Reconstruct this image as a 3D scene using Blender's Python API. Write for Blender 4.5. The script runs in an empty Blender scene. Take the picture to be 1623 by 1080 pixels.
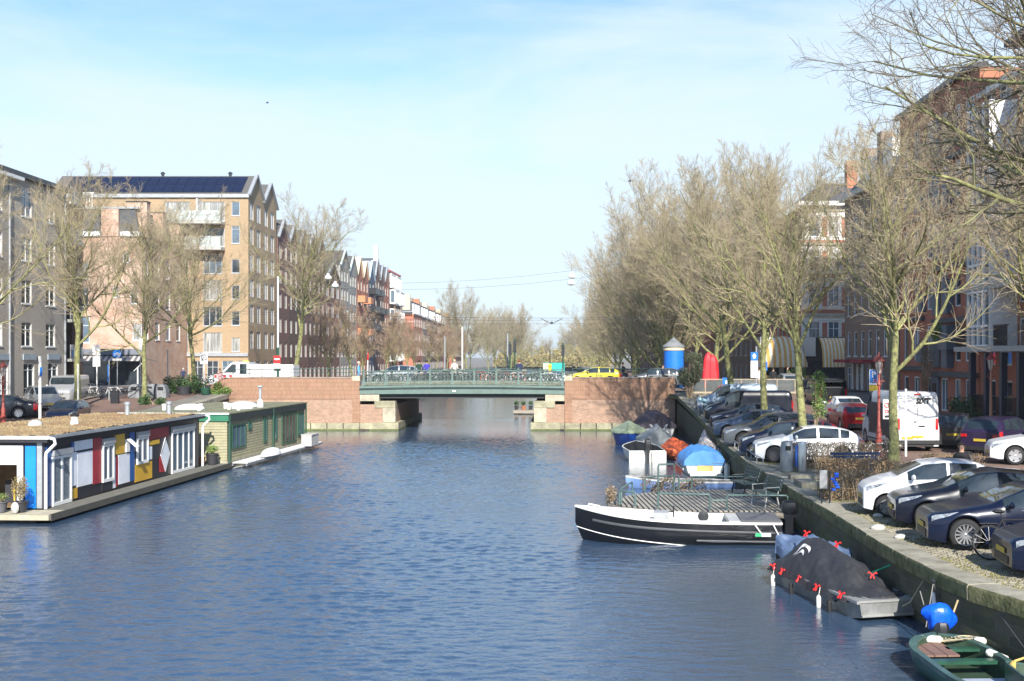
import bpy, math, random
import numpy as np
from mathutils import Vector, Matrix, noise as mnoise
random.seed(7)
R = math.radians
SC = bpy.context.scene
COL = SC.collection

# ------------------------------------------------------------------ camera, sky, sun, exposure
cd = bpy.data.cameras.new('camera'); cam = bpy.data.objects.new('camera', cd); COL.objects.link(cam)
cam.location = (0, 0, 5.6); cam.rotation_euler = (R(90), 0, 0)
cd.sensor_width = 36; cd.lens = 36 * 1750 / 1623
cd.shift_x = -68.5 / 1623; cd.shift_y = 25 / 1623
cd.clip_start = .1; cd.clip_end = 6000
SC.camera = cam
SUN_EL, SUN_AZ = R(33), R(10.5)          # behind the camera, to its right
w = bpy.data.worlds.new('World'); SC.world = w; w.use_nodes = True
nt = w.node_tree; nt.nodes.clear()
def nn(t, **k):
    n = nt.nodes.new(t)
    for a, b in k.items(): setattr(n, a, b)
    return n
sky = nn('ShaderNodeTexSky', sky_type='NISHITA', sun_disc=False, sun_elevation=SUN_EL, sun_rotation=math.pi - SUN_AZ,
         altitude=0, air_density=1.0, dust_density=.3, ozone_density=3.0)
bg = nn('ShaderNodeBackground'); out = nn('ShaderNodeOutputWorld')
tc = nn('ShaderNodeTexCoord'); mp = nn('ShaderNodeMapping'); mp.inputs['Scale'].default_value = (1, 1, 4.5)
mp.inputs['Location'].default_value = (.3, .15, .1)
no = nn('ShaderNodeTexNoise'); no.inputs['Scale'].default_value = 2.3; no.inputs['Detail'].default_value = 7; no.inputs['Roughness'].default_value = .58; no.inputs['Distortion'].default_value = .4
sp = nn('ShaderNodeSeparateXYZ')
band = nn('ShaderNodeMapRange'); band.inputs['From Min'].default_value = .13; band.inputs['From Max'].default_value = .40
band.inputs['To Min'].default_value = .34; band.inputs['To Max'].default_value = -.24
add = nn('ShaderNodeMath', operation='ADD')
ramp = nn('ShaderNodeMapRange', interpolation_type='SMOOTHSTEP'); ramp.inputs['From Min'].default_value = .32; ramp.inputs['From Max'].default_value = .78
ramp.inputs['To Max'].default_value = .9
mix = nn('ShaderNodeMix', data_type='RGBA'); mix.inputs['B'].default_value = (4.15, 4.85, 5.45, 1)
tint = nn('ShaderNodeMix', data_type='RGBA', blend_type='MULTIPLY'); tint.inputs['Factor'].default_value = 1; tint.inputs['B'].default_value = (.93, 1.02, 1.05, 1)
L = nt.links.new
L(tc.outputs['Generated'], mp.inputs['Vector']); L(mp.outputs[0], no.inputs['Vector']); L(tc.outputs['Generated'], sp.inputs[0])
L(sp.outputs['Z'], band.inputs['Value']); L(band.outputs[0], add.inputs[0]); L(no.outputs['Fac'], add.inputs[1]); L(add.outputs[0], ramp.inputs['Value'])
L(sky.outputs[0], tint.inputs['A']); L(tint.outputs['Result'], mix.inputs['A']); L(ramp.outputs[0], mix.inputs['Factor'])
L(mix.outputs['Result'], bg.inputs['Color']); L(bg.outputs[0], out.inputs[0])
bg.inputs['Strength'].default_value = .118
sd = bpy.data.lights.new('sun', 'SUN'); sd.energy = 5.0; sd.angle = R(.53); sd.color = (1, .95, .87)
sun = bpy.data.objects.new('sun', sd); COL.objects.link(sun)
_dir = Vector((-math.sin(SUN_AZ) * math.cos(SUN_EL), math.cos(SUN_AZ) * math.cos(SUN_EL), -math.sin(SUN_EL)))
sun.rotation_euler = _dir.to_track_quat('-Z', 'Y').to_euler()
SC.view_settings.view_transform = 'Standard'; SC.view_settings.look = 'None'; SC.view_settings.gamma = 1
SC.view_settings.exposure = .80; SC.view_settings.use_curve_mapping = False
SC.render.engine = 'CYCLES'
SC.cycles.max_bounces = 6; SC.cycles.diffuse_bounces = 3; SC.cycles.glossy_bounces = 3; SC.cycles.transmission_bounces = 4
SC.cycles.volume_bounces = 0

# ------------------------------------------------------------------ materials
MATS = {}
def mat(name, c, rough=.7, metal=0, var=.12, vs=3., bump=0., bs=12., spec=None, c2=None, alpha=None, stretch=None, coat=0, tr=0):
    if name in MATS: return MATS[name]
    m = bpy.data.materials.new(name); m.use_nodes = True; t = m.node_tree; b = t.nodes['Principled BSDF']
    b.inputs['Roughness'].default_value = rough; b.inputs['Metallic'].default_value = metal
    if spec is not None: b.inputs['Specular IOR Level'].default_value = spec
    if coat: b.inputs['Coat Weight'].default_value = coat; b.inputs['Coat Roughness'].default_value = .04
    if tr: b.inputs['Transmission Weight'].default_value = tr
    N = t.nodes.new; Lk = t.links.new
    co = N('ShaderNodeTexCoord').outputs['Object']
    if stretch:
        q = N('ShaderNodeMapping'); q.inputs['Scale'].default_value = stretch; Lk(co, q.inputs['Vector']); co = q.outputs[0]
    n = N('ShaderNodeTexNoise'); n.inputs['Scale'].default_value = vs; n.inputs['Detail'].default_value = 6; n.inputs['Roughness'].default_value = .65
    Lk(co, n.inputs['Vector'])
    cr = N('ShaderNodeValToRGB'); e = cr.color_ramp.elements
    e[0].position = .3; e[1].position = .7
    a = tuple(max(0, x * (1 - var)) for x in c); d = c2 if c2 else tuple(min(1, x * (1 + var)) for x in c)
    e[0].color = (*a, 1); e[1].color = (*d, 1)
    Lk(n.outputs['Fac'], cr.inputs[0]); Lk(cr.outputs[0], b.inputs['Base Color'])
    if bump:
        n2 = N('ShaderNodeTexNoise'); n2.inputs['Scale'].default_value = bs; n2.inputs['Detail'].default_value = 4; Lk(co, n2.inputs['Vector'])
        bp = N('ShaderNodeBump'); bp.inputs['Strength'].default_value = bump; bp.inputs['Distance'].default_value = .02
        Lk(n2.outputs['Fac'], bp.inputs['Height']); Lk(bp.outputs[0], b.inputs['Normal'])
    MATS[name] = m; return m
def brick(name, c1, c2, mortar, bw=.22, rh=.068, ms=.009, dirt=None, bump=.5, dscale=.35, damt=.5, off=.5, rough=.85, swap=False, flat=False):
    if name in MATS: return MATS[name]
    m = bpy.data.materials.new(name); m.use_nodes = True; t = m.node_tree; b = t.nodes['Principled BSDF']
    b.inputs['Roughness'].default_value = rough; b.inputs['Specular IOR Level'].default_value = .25
    N = t.nodes.new; Lk = t.links.new
    tcn = N('ShaderNodeTexCoord'); s = N('ShaderNodeSeparateXYZ'); Lk(tcn.outputs['Object'], s.inputs[0])
    cb = N('ShaderNodeCombineXYZ')
    if flat: Lk(s.outputs['X'], cb.inputs[0]); Lk(s.outputs['Y'], cb.inputs[1])
    else:
        ad = N('ShaderNodeMath'); ad.operation = 'ADD'; Lk(s.outputs['X'], ad.inputs[0]); Lk(s.outputs['Y'], ad.inputs[1])
        Lk(ad.outputs[0], cb.inputs[1 if swap else 0]); Lk(s.outputs['Z'], cb.inputs[0 if swap else 1])
    br = N('ShaderNodeTexBrick'); br.offset = off
    for k, v in (('Scale', 1), ('Brick Width', bw), ('Row Height', rh), ('Mortar Size', ms), ('Mortar Smooth', .3), ('Bias', -.1)): br.inputs[k].default_value = v
    br.inputs['Color1'].default_value = (*c1, 1); br.inputs['Color2'].default_value = (*c2, 1); br.inputs['Mortar'].default_value = (*mortar, 1)
    Lk(cb.outputs[0], br.inputs['Vector'])
    n = N('ShaderNodeTexNoise'); n.inputs['Scale'].default_value = dscale; n.inputs['Detail'].default_value = 8; n.inputs['Roughness'].default_value = .7
    Lk(tcn.outputs['Object'], n.inputs['Vector'])
    mr = N('ShaderNodeMapRange'); mr.inputs['From Min'].default_value = .42; mr.inputs['From Max'].default_value = .75; mr.inputs['To Max'].default_value = damt
    Lk(n.outputs['Fac'], mr.inputs['Value'])
    mx = N('ShaderNodeMix'); mx.data_type = 'RGBA'; mx.inputs['B'].default_value = (*(dirt or tuple(x * .5 for x in c1)), 1)
    Lk(mr.outputs[0], mx.inputs['Factor']); Lk(br.outputs['Color'], mx.inputs['A']); Lk(mx.outputs['Result'], b.inputs['Base Color'])
    if bump:
        bp = N('ShaderNodeBump'); bp.inputs['Strength'].default_value = bump; bp.inputs['Distance'].default_value = .01; bp.invert = True
        Lk(br.outputs['Fac'], bp.inputs['Height']); Lk(bp.outputs[0], b.inputs['Normal'])
    MATS[name] = m; return m

# ------------------------------------------------------------------ mesh builder
class MB:
    def __init__(s, M=None): s.v = []; s.f = []; s.m = []; s.M = M
    def V(s, p):
        if s.M is not None: p = s.M @ Vector(p)
        s.v.append((p[0], p[1], p[2])); return len(s.v) - 1
    def face(s, pts, m=0): s.f.append([s.V(p) for p in pts]); s.m.append(m)
    def box(s, x0, x1, y0, y1, z0, z1, m=0):
        i = [s.V((x, y, z)) for z in (z0, z1) for y in (y0, y1) for x in (x0, x1)]
        for q in ((0, 2, 3, 1), (4, 5, 7, 6), (0, 1, 5, 4), (2, 6, 7, 3), (0, 4, 6, 2), (1, 3, 7, 5)):
            s.f.append([i[k] for k in q]); s.m.append(m)
        return s
    def cbox(s, c, sz, m=0): return s.box(c[0] - sz[0] / 2, c[0] + sz[0] / 2, c[1] - sz[1] / 2, c[1] + sz[1] / 2, c[2] - sz[2] / 2, c[2] + sz[2] / 2, m)
    def bar(s, a, b, w, h, m=0):
        a = Vector(a); b = Vector(b); d = (b - a)
        if d.length < 1e-6: return s
        d.normalize(); up = Vector((0, 0, 1)) if abs(d.z) < .95 else Vector((0, 1, 0))
        r = d.cross(up).normalized() * w / 2; u = r.cross(d).normalized() * h / 2
        i = [s.V(p + sx * r + sy * u) for p in (a, b) for sx, sy in ((-1, -1), (1, -1), (1, 1), (-1, 1))]
        for q in ((0, 1, 2, 3), (7, 6, 5, 4), (0, 4, 5, 1), (1, 5, 6, 2), (2, 6, 7, 3), (3, 7, 4, 0)):
            s.f.append([i[k] for k in q]); s.m.append(m)
        return s
    def tube(s, pts, r, n=6, m=0, cap=True, closed=False):
        pts = [Vector(p) for p in pts]; K = len(pts)
        if not hasattr(r, '__len__'): r = [r] * K
        rings = []; prev = None
        for k in range(K):
            if closed: t = pts[(k + 1) % K] - pts[k - 1]
            else: t = pts[min(k + 1, K - 1)] - pts[max(k - 1, 0)]
            t = t.normalized() if t.length > 1e-9 else Vector((0, 0, 1))
            if prev is None:
                a = t.cross(Vector((0, 0, 1)) if abs(t.z) < .9 else Vector((1, 0, 0))).normalized()
            else:
                a = (prev - t * prev.dot(t)); a = a.normalized() if a.length > 1e-6 else prev
            prev = a; b = t.cross(a)
            rings.append([s.V(pts[k] + (a * math.cos(2 * math.pi * j / n) + b * math.sin(2 * math.pi * j / n)) * r[k]) for j in range(n)])
        rng = range(K) if closed else range(K - 1)
        for k in rng:
            A = rings[k]; B = rings[(k + 1) % K]
            for j in range(n): s.f.append([A[j], A[(j + 1) % n], B[(j + 1) % n], B[j]]); s.m.append(m)
        if cap and not closed:
            s.f.append(rings[0][::-1]); s.m.append(m); s.f.append(rings[-1]); s.m.append(m)
        return s
    def lathe(s, prof, n=16, c=(0, 0, 0), m=0, axis='z', cap=True):
        rings = []
        for r, z in prof:
            ring = []
            for j in range(n):
                a = 2 * math.pi * j / n
                if axis == 'z': p = (c[0] + r * math.cos(a), c[1] + r * math.sin(a), c[2] + z)
                elif axis == 'y': p = (c[0] + r * math.cos(a), c[1] + z, c[2] + r * math.sin(a))
                else: p = (c[0] + z, c[1] + r * math.cos(a), c[2] + r * math.sin(a))
                ring.append(s.V(p))
            rings.append(ring)
        for A, B in zip(rings, rings[1:]):
            for j in range(n): s.f.append([A[j], A[(j + 1) % n], B[(j + 1) % n], B[j]]); s.m.append(m)
        if cap: s.f.append(rings[0][::-1]); s.m.append(m); s.f.append(rings[-1]); s.m.append(m)
        return s
    def grid(s, rows, m=0, close=False):
        I = [[s.V(p) for p in r] for r in rows]
        for A, B in zip(I, I[1:]):
            n = len(A)
            for j in range(n if close else n - 1): s.f.append([A[j], A[(j + 1) % n], B[(j + 1) % n], B[j]]); s.m.append(m)
        return s
    def prism(s, poly, a, b, axis='y', m=0):
        def P(u, v, t): return (u, t, v) if axis == 'y' else ((t, u, v) if axis == 'x' else (u, v, t))
        A = [s.V(P(u, v, a)) for u, v in poly]; B = [s.V(P(u, v, b)) for u, v in poly]; n = len(poly)
        s.f.append(A[::-1]); s.m.append(m); s.f.append(B); s.m.append(m)
        for j in range(n): s.f.append([A[j], A[(j + 1) % n], B[(j + 1) % n], B[j]]); s.m.append(m)
        return s
    def ball(s, c, r, n=10, k=7, m=0, sz=(1, 1, 1)):
        pr = [(max(.001, math.sin(math.pi * i / k)), -math.cos(math.pi * i / k)) for i in range(k + 1)]
        rows = [[(c[0] + r * sz[0] * a * math.cos(2 * math.pi * j / n), c[1] + r * sz[1] * a * math.sin(2 * math.pi * j / n), c[2] + r * sz[2] * z) for j in range(n)] for a, z in pr]
        return s.grid(rows, m, True)
    def mesh(s, name, mats, smooth=False, ang=40):
        me = bpy.data.meshes.new(name); me.from_pydata(s.v, [], s.f)
        for x in (mats if isinstance(mats, (list, tuple)) else [mats]): me.materials.append(x)
        me.polygons.foreach_set('material_index', s.m)
        if smooth:
            me.polygons.foreach_set('use_smooth', [True] * len(s.f))
            try: me.set_sharp_from_angle(angle=R(ang))
            except Exception: pass
        me.update(); return me
    def build(s, name, mats, parent=None, smooth=False, ang=40, kind=None):
        return link(name, s.mesh(name, mats, smooth, ang), parent, kind)
def link(name, data, parent=None, kind=None, loc=None, rot=None):
    o = bpy.data.objects.new(name, data); COL.objects.link(o)
    if parent is not None: o.parent = parent
    if kind: o['kind'] = kind
    if loc is not None: o.location = loc
    if rot is not None: o.rotation_euler = rot
    return o
def tag(o, label, cat, group=None, kind=None):
    o['label'] = label; o['category'] = cat
    if group: o['group'] = group
    if kind: o['kind'] = kind
    return o
def thing(name, label, cat, loc=(0, 0, 0), rz=0, group=None, scale=1):
    o = link(name, None, loc=loc, rot=(0, 0, rz)); o.scale = (scale,) * 3
    return tag(o, label, cat, group)
def struct(name, mb, mats, smooth=False, label=None):
    o = mb.build(name, mats, None, smooth); o['kind'] = 'structure'
    if label: o['label'] = label
    return o
KIDS = {}
def kids(o):
    return [c for c in ALLK().get(o.name, [])]
def ALLK():
    d = {}
    for c in COL.objects:
        if c.parent: d.setdefault(c.parent.name, []).append(c)
    return d
def snapshot(o):
    k = ALLK()
    return (o, [(c, [(g, ()) for g in k.get(c.name, [])]) for c in k.get(o.name, [])])
def copy_tree(snap, loc, rz=0, label=None, group=None, scale=None, swap=None):
    def cp(s, parent):
        o = s[0].copy(); COL.objects.link(o)
        if parent is not None: o.parent = parent
        for c in s[1]: cp(c, o)
        return o
    r = cp(snap, None); r.location = loc; r.rotation_euler = (0, 0, rz)
    if label: r['label'] = label
    if group: r['group'] = group
    if scale is not None: r.scale = (scale,) * 3 if not hasattr(scale, '__len__') else scale
    if swap:
        for c in COL.objects:
            pass
    return r
def fb(p, s=1., o=0.): return mnoise.noise(Vector((p[0] * s + o, p[1] * s, p[2] * s)))

# frequently used materials
M_white = mat('white_paint', (.78, .78, .76), .45, var=.05)
M_wframe = mat('white_frame_paint', (.72, .74, .75), .4, var=.05)
M_dark = mat('dark_paint', (.02, .022, .026), .4, var=.2)
M_black = mat('black_rubber', (.012, .012, .013), .75, var=.3)
M_grey = mat('grey_metal', (.30, .31, .32), .45, .5, var=.1)
M_steel = mat('steel', (.45, .46, .47), .3, .9, var=.1)
M_conc = mat('concrete', (.42, .41, .38), .85, var=.18, vs=1.5, bump=.3)
M_green = mat('bridge_green_paint', (.115, .17, .15), .45, var=.15, vs=2)
M_greend = mat('dark_green_paint', (.03, .07, .055), .4, var=.2)
M_glass = mat('window_glass', (.035, .045, .055), .06, var=.5, vs=.7, spec=.9)
M_glass2 = mat('curtained_glass', (.16, .17, .17), .12, var=.6, vs=1.6, spec=.8, c2=(.50, .50, .47), stretch=(3, 3, .25))
M_glass3 = mat('blue_glass', (.10, .14, .18), .05, var=.4, vs=.6, spec=1.)
M_cglass = mat('car_glass', (.018, .028, .035), .03, var=.4, vs=1.2, spec=1.)
M_red = mat('red_paint', (.55, .03, .03), .4, var=.1)
M_blue = mat('blue_paint', (.02, .10, .42), .4, var=.1)
M_yellow = mat('yellow_paint', (.75, .52, .05), .5, var=.1)
M_wood = mat('weathered_wood', (.30, .26, .21), .8, var=.25, vs=5, bump=.3, stretch=(1, 1, 1))
M_zinc = mat('zinc', (.36, .38, .40), .5, .3, var=.15)
M_slate = mat('slate_roof', (.07, .075, .085), .6, var=.25, vs=4, bump=.4)
# ------------------------------------------------------------------ the setting
def ramp_z(y):
    if y < 57: return 1.3
    if y < 86: return 1.3 + (y - 57) / 29 * 1.6
    if y < 104: return 2.9
    if y < 132: return 2.9 - (y - 104) / 28 * 1.3
    return 1.6
WALL = [(-40, 12.5), (8, 11.0), (14, 9.7), (17, 8.75), (19.3, 8.2), (21, 7.62), (24.8, 7.46), (29.7, 7.6), (35.6, 7.62), (45, 7.8), (60, 8.55), (70, 8.85), (83, 9.05)]
def wall_x(y):
    for (a, xa), (b, xb) in zip(WALL, WALL[1:]):
        if y <= b: return xa + (xb - xa) * max(0, (y - a)) / (b - a)
    return 8.6
LW = -24.6
# water
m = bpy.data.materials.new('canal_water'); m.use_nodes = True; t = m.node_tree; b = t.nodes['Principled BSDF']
b.inputs['Base Color'].default_value = (.034, .066, .118, 1); b.inputs['Roughness'].default_value = .06; b.inputs['IOR'].default_value = 1.55  # blue in the base colour stands in for extra sky reflection
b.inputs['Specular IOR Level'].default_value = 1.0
N = t.nodes.new; Lk = t.links.new
g = N('ShaderNodeNewGeometry'); q = N('ShaderNodeMapping'); q.inputs['Scale'].default_value = (1, 1.0, 1); q.inputs['Rotation'].default_value = (0, 0, .3); Lk(g.outputs['Position'], q.inputs['Vector'])
def wn(scale, detail, rough, dist=.0):
    n = N('ShaderNodeTexNoise'); n.inputs['Scale'].default_value = scale; n.inputs['Detail'].default_value = detail; n.inputs['Roughness'].default_value = rough
    n.inputs['Distortion'].default_value = dist; Lk(q.outputs[0], n.inputs['Vector']); return n
n1 = wn(11, 3, .6, .5); n2 = wn(1.4, 2, .5, .3); n3 = wn(.16, 3, .5)
sc1 = N('ShaderNodeMath'); sc1.operation = 'MULTIPLY'; sc1.inputs[1].default_value = 1.9; Lk(n2.outputs['Fac'], sc1.inputs[0])
ad = N('ShaderNodeMath'); ad.operation = 'ADD'; Lk(n1.outputs['Fac'], ad.inputs[0]); Lk(sc1.outputs[0], ad.inputs[1])
# wind patches: calmer water in places, and in the lee of the quay and the bridge
sepp = N('ShaderNodeSeparateXYZ'); Lk(g.outputs['Position'], sepp.inputs[0])
def mrange(sock, a, b_, c, d):
    k = N('ShaderNodeMapRange'); k.interpolation_type = 'SMOOTHSTEP'
    for nme, v in zip(('From Min', 'From Max', 'To Min', 'To Max'), (a, b_, c, d)): k.inputs[nme].default_value = v
    Lk(sock, k.inputs['Value']); return k.outputs[0]
def mul(a, b_):
    k = N('ShaderNodeMath'); k.operation = 'MULTIPLY'; Lk(a, k.inputs[0]); Lk(b_, k.inputs[1]); return k.outputs[0]
patch = mrange(n3.outputs['Fac'], .36, .6, .75, 1.0)
lee = mrange(sepp.outputs['X'], 1.0, 6.5, 1, .42)
leeb = mrange(sepp.outputs['Y'], 66, 82, 1, .38)
st = mul(mul(patch, lee), leeb)
hgt = mul(ad.outputs[0], st)
bp = N('ShaderNodeBump'); bp.inputs['Strength'].default_value = 1; bp.inputs['Distance'].default_value = .016
Lk(hgt, bp.inputs['Height']); Lk(bp.outputs[0], b.inputs['Normal'])
M_water = m
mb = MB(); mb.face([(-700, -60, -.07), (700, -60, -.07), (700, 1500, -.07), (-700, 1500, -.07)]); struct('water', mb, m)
# the ripples of the near canal are real relief, so that the slopes turned to the viewer mirror the high sky
def ripple_field():
    rs = np.random.RandomState(5); yl = [15.0]
    while yl[-1] < 98.5: yl.append(yl[-1] + .05 + .035 * min(1, max(0, (yl[-1] - 25) / 50)))
    X_, Y_ = np.meshgrid(np.arange(-18.5, 9.3, .07), np.array(yl)); H_ = np.zeros_like(X_)
    for k in range(64):
        lam = .19 * (.75 / .19) ** (rs.uniform() ** 1.6); th = R(-100) + rs.normal(0, .62); a = .0125 * lam ** 1.05 * rs.uniform(.6, 1.4)
        kx, ky = math.cos(th) * 2 * np.pi / lam, math.sin(th) * 2 * np.pi / lam
        H_ += a * np.sin(kx * X_ + ky * Y_ + rs.uniform(0, 6.28) + .8 * np.sin(.55 * kx * Y_ * .11 - ky * X_ * .07 + k))
    E_ = .85 + .38 * np.sin(X_ * .31 + 1.3 * np.sin(Y_ * .11)) * np.sin(Y_ * .17 + .8 * np.sin(X_ * .23 + 1)) + .12 * np.sin(X_ * .9 + Y_ * .5)
    sm = lambda v, a, b: np.clip((v - a) / (b - a), 0, 1) ** 2 * (3 - 2 * np.clip((v - a) / (b - a), 0, 1))
    E_ *= 1 - .72 * sm(X_ - .0 * Y_, -.5, 5); E_ *= 1 - .75 * sm(Y_, 66, 80)
    E_ *= .35 + .65 * sm(X_ + .03 * (Y_ - 38), -17, -14.5)
    V_ = np.stack([X_, Y_, H_ * E_ * RIPPLE], -1).reshape(-1, 3); ny_, nx_ = X_.shape
    i = (np.arange(ny_ - 1)[:, None] * nx_ + np.arange(nx_ - 1)[None]).ravel()
    F_ = np.stack([i, i + 1, i + nx_ + 1, i + nx_], 1)
    me = bpy.data.meshes.new('water'); me.vertices.add(len(V_)); me.vertices.foreach_set('co', V_.astype(np.float32).ravel())
    me.loops.add(F_.size); me.loops.foreach_set('vertex_index', F_.astype(np.int32).ravel()); me.polygons.add(len(F_)); me.polygons.foreach_set('loop_start', np.arange(0, F_.size, 4, dtype=np.int32))
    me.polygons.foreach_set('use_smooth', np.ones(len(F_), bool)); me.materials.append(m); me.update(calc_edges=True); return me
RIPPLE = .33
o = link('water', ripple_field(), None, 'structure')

M_ground = mat('town_ground', (.20, .18, .155), .9, var=.2, vs=.6, bump=.3, bs=20)
M_pave = brick('pavement_brick', (.27, .22, .18), (.20, .17, .15), (.10, .09, .08), .21, .105, .008, dirt=(.14, .13, .09), flat=True, dscale=.5, damt=.6)
M_road = brick('street_brick', (.25, .15, .115), (.20, .13, .105), (.11, .09, .08), .2, .1, .008, dirt=(.15, .12, .1), flat=True, dscale=.3, damt=.5)
M_quayp = mat('quay_setts', (.24, .21, .14), .95, var=.35, vs=1.3, bump=.8, bs=18, c2=(.34, .305, .23))
M_moss = mat('mossy_setts', (.16, .15, .06), .95, var=.3, vs=2.2, bump=.8, bs=22, c2=(.30, .27, .2))
ys = [-60, 0, 8, 14, 17, 19.3, 21, 24.8, 29.7, 35.6, 45, 57, 62, 67, 72, 77, 82, 86, 98, 104, 109, 114, 120, 126, 132, 200, 420, 470]
def bank(name, xin, xout, dz, material, y0=-60, y1=470, kind='structure', flip=False):
    mb = MB(); Y = sorted(set([y0, y1] + [y for y in ys if y0 < y < y1]))
    rows = [[(xin(y), y, ramp_z(y) + dz), (xout(y), y, ramp_z(y) + dz)] for y in Y]
    if flip: rows = [r[::-1] for r in rows]
    mb.grid(rows); return mb.build(name, material, None, kind=kind)
right_in = lambda y: wall_x(y) + .45 if y < 83.4 else (9.05 if y < 84.5 else 8.8)
left_in = lambda y: LW - .4
bank('ground', right_in, lambda y: 900, 0, M_ground)
bank('ground', left_in, lambda y: -900, 0, M_ground, flip=True)
mb = MB(); mb.face([(-900, 470, 1.6), (900, 470, 1.6), (900, 3000, 1.6), (-900, 3000, 1.6)]); struct('ground', mb, M_ground)
bank('parking_strip', right_in, lambda y: 13.4, .004, M_quayp, 5, 84)
bank('street', lambda y: 13.5, lambda y: 19.6, .006, M_road, -20, 400)
bank('pavement', lambda y: 19.7, lambda y: 24.2, .11, M_pave, -20, 76)
bank('street', lambda y: -26.8, lambda y: -33.2, .006, M_road, -20, 400, flip=True)
bank('pavement', lambda y: -33.3, lambda y: -37.2, .10, M_pave, -20, 84, flip=True)
# cross street over the bridge
mb = MB(); mb.grid([[(x, y, z) for y in (85.0, 98.5)] for x, z in ((-80, 2.92), (-26, 2.93), (-19, 3.15), (-14.75, 3.42))]); struct('cross_street', mb, mat('cross_street_asphalt', (.13, .105, .095), .9, var=.2, bump=.2))
mb = MB(); mb.grid([[(x, y, z) for y in (85.0, 98.5)] for x, z in ((.72, 3.42), (5, 3.2), (9.2, 2.93), (80, 2.92))]); struct('cross_street', mb, MATS['cross_street_asphalt'])

# mossy stuff between the setts on the near quay
mb = MB(); rnd = random.Random(3)
y = 18.0
row = 0
while y < 31.5:
    x = wall_x(y) + .62 + (row % 2) * .1
    lim = 13.2
    while x < lim:
        h = rnd.uniform(.002, .02); j = .012
        z0 = 1.3; a = rnd.uniform(-.004, .004)
        X0, X1, Y0, Y1 = x + j + a, x + .2 - j, y + j * .7, y + .1 - j * .7
        i = [mb.V(p) for p in ((X0, Y0, z0), (X1, Y0, z0), (X1, Y1, z0), (X0, Y1, z0), (X0 + .01, Y0 + .01, z0 + h + .008), (X1 - .01, Y0 + .01, z0 + h + .008), (X1 - .01, Y1 - .01, z0 + h + .01), (X0 + .01, Y1 - .01, z0 + h + .01))]
        for qd in ((4, 5, 6, 7), (0, 1, 5, 4), (1, 2, 6, 5), (2, 3, 7, 6), (3, 0, 4, 7)):
            mb.f.append([i[k] for k in qd]); mb.m.append(0)
        x += .2
    y += .1; row += 1
o = mb.build('paving_setts', M_quayp, None, kind='stuff'); o['label'] = 'worn stone setts paving the parking strip along the near quay'; o['category'] = 'paving'
# moss and grass tufts on the quay edge
M_tuft = mat('quay_moss', (.13, .14, .03), .95, var=.4, vs=8, c2=(.28, .26, .08))
mb = MB(); rnd = random.Random(5)
for k in range(9000):
    yy = rnd.uniform(17.8, 60) ** 1.0; t_ = rnd.random()
    if yy > 33 and rnd.random() < .5: continue
    xx = wall_x(yy) + .5 + abs(rnd.gauss(0, .5)) if t_ < .7 else wall_x(yy) + rnd.uniform(.6, 3.)
    if fb((xx, yy, 0), .8, 3) < -.02: continue
    s_ = rnd.uniform(.008, .03); a = rnd.uniform(0, 6.3); zt = ramp_z(yy) + .01
    hgt_ = rnd.uniform(.008, .028)
    mb.face([(xx - s_ * math.cos(a), yy - s_ * math.sin(a), zt), (xx + s_ * math.cos(a), yy + s_ * math.sin(a), zt), (xx + .01, yy, zt + hgt_ + .02)])
o = mb.build('moss', M_tuft, None, kind='stuff'); o['label'] = 'moss and short grass growing along the quay edge'; o['category'] = 'moss'

# right quay wall: dark wet masonry under separate coping stones
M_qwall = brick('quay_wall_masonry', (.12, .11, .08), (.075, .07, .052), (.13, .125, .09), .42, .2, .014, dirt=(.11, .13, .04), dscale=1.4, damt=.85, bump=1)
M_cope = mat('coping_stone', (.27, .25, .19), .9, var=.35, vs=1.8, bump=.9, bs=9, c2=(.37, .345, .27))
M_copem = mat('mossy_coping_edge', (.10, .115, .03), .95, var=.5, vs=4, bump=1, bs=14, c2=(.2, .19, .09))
root = thing('quay_wall', 'dark mossy masonry quay wall below the parked cars', 'wall')
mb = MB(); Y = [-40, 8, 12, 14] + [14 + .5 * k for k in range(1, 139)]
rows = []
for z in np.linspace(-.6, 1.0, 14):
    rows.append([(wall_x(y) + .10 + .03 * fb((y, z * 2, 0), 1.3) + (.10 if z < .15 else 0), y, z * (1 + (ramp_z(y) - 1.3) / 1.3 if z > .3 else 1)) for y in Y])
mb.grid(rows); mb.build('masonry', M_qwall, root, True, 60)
pts = []
y = 14.0; rnd = random.Random(9); meshes = []
while y < 82.5:
    ln = rnd.uniform(.85, 1.15); y1 = y + ln
    mb = MB(); g_ = .012; n = 3
    wd = .62
    A = Vector((wall_x(y + g_), y + g_)); B_ = Vector((wall_x(y1 - g_), y1 - g_)); d = (B_ - A).normalized(); nrm = Vector((d.y, -d.x))
    dz = rnd.uniform(-.012, .012); za, zb_ = ramp_z(y) + .03 + dz, ramp_z(y1) + .03 + dz
    lo = .30
    sec = [(-.02, -lo), (-.03, -.05), (-.005, 0), (wd * .5, .012), (wd, 0), (wd, -lo)]
    rws = []
    for P_, zz in ((A, za), (A.lerp(B_, .5), (za + zb_) / 2), (B_, zb_)):
        jj = rnd.uniform(-.012, .012)
        rws.append([(P_.x + nrm.x * (u + jj), P_.y + nrm.y * (u + jj), zz + v) for u, v in sec])
    mb.grid(rws, 0, True); mb.face(rws[0][::-1]); mb.face(rws[-1])
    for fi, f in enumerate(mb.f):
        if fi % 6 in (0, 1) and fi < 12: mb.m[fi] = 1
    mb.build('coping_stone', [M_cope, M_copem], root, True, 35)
    y = y1
# rust ring ropes hang down the wall handled later

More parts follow.
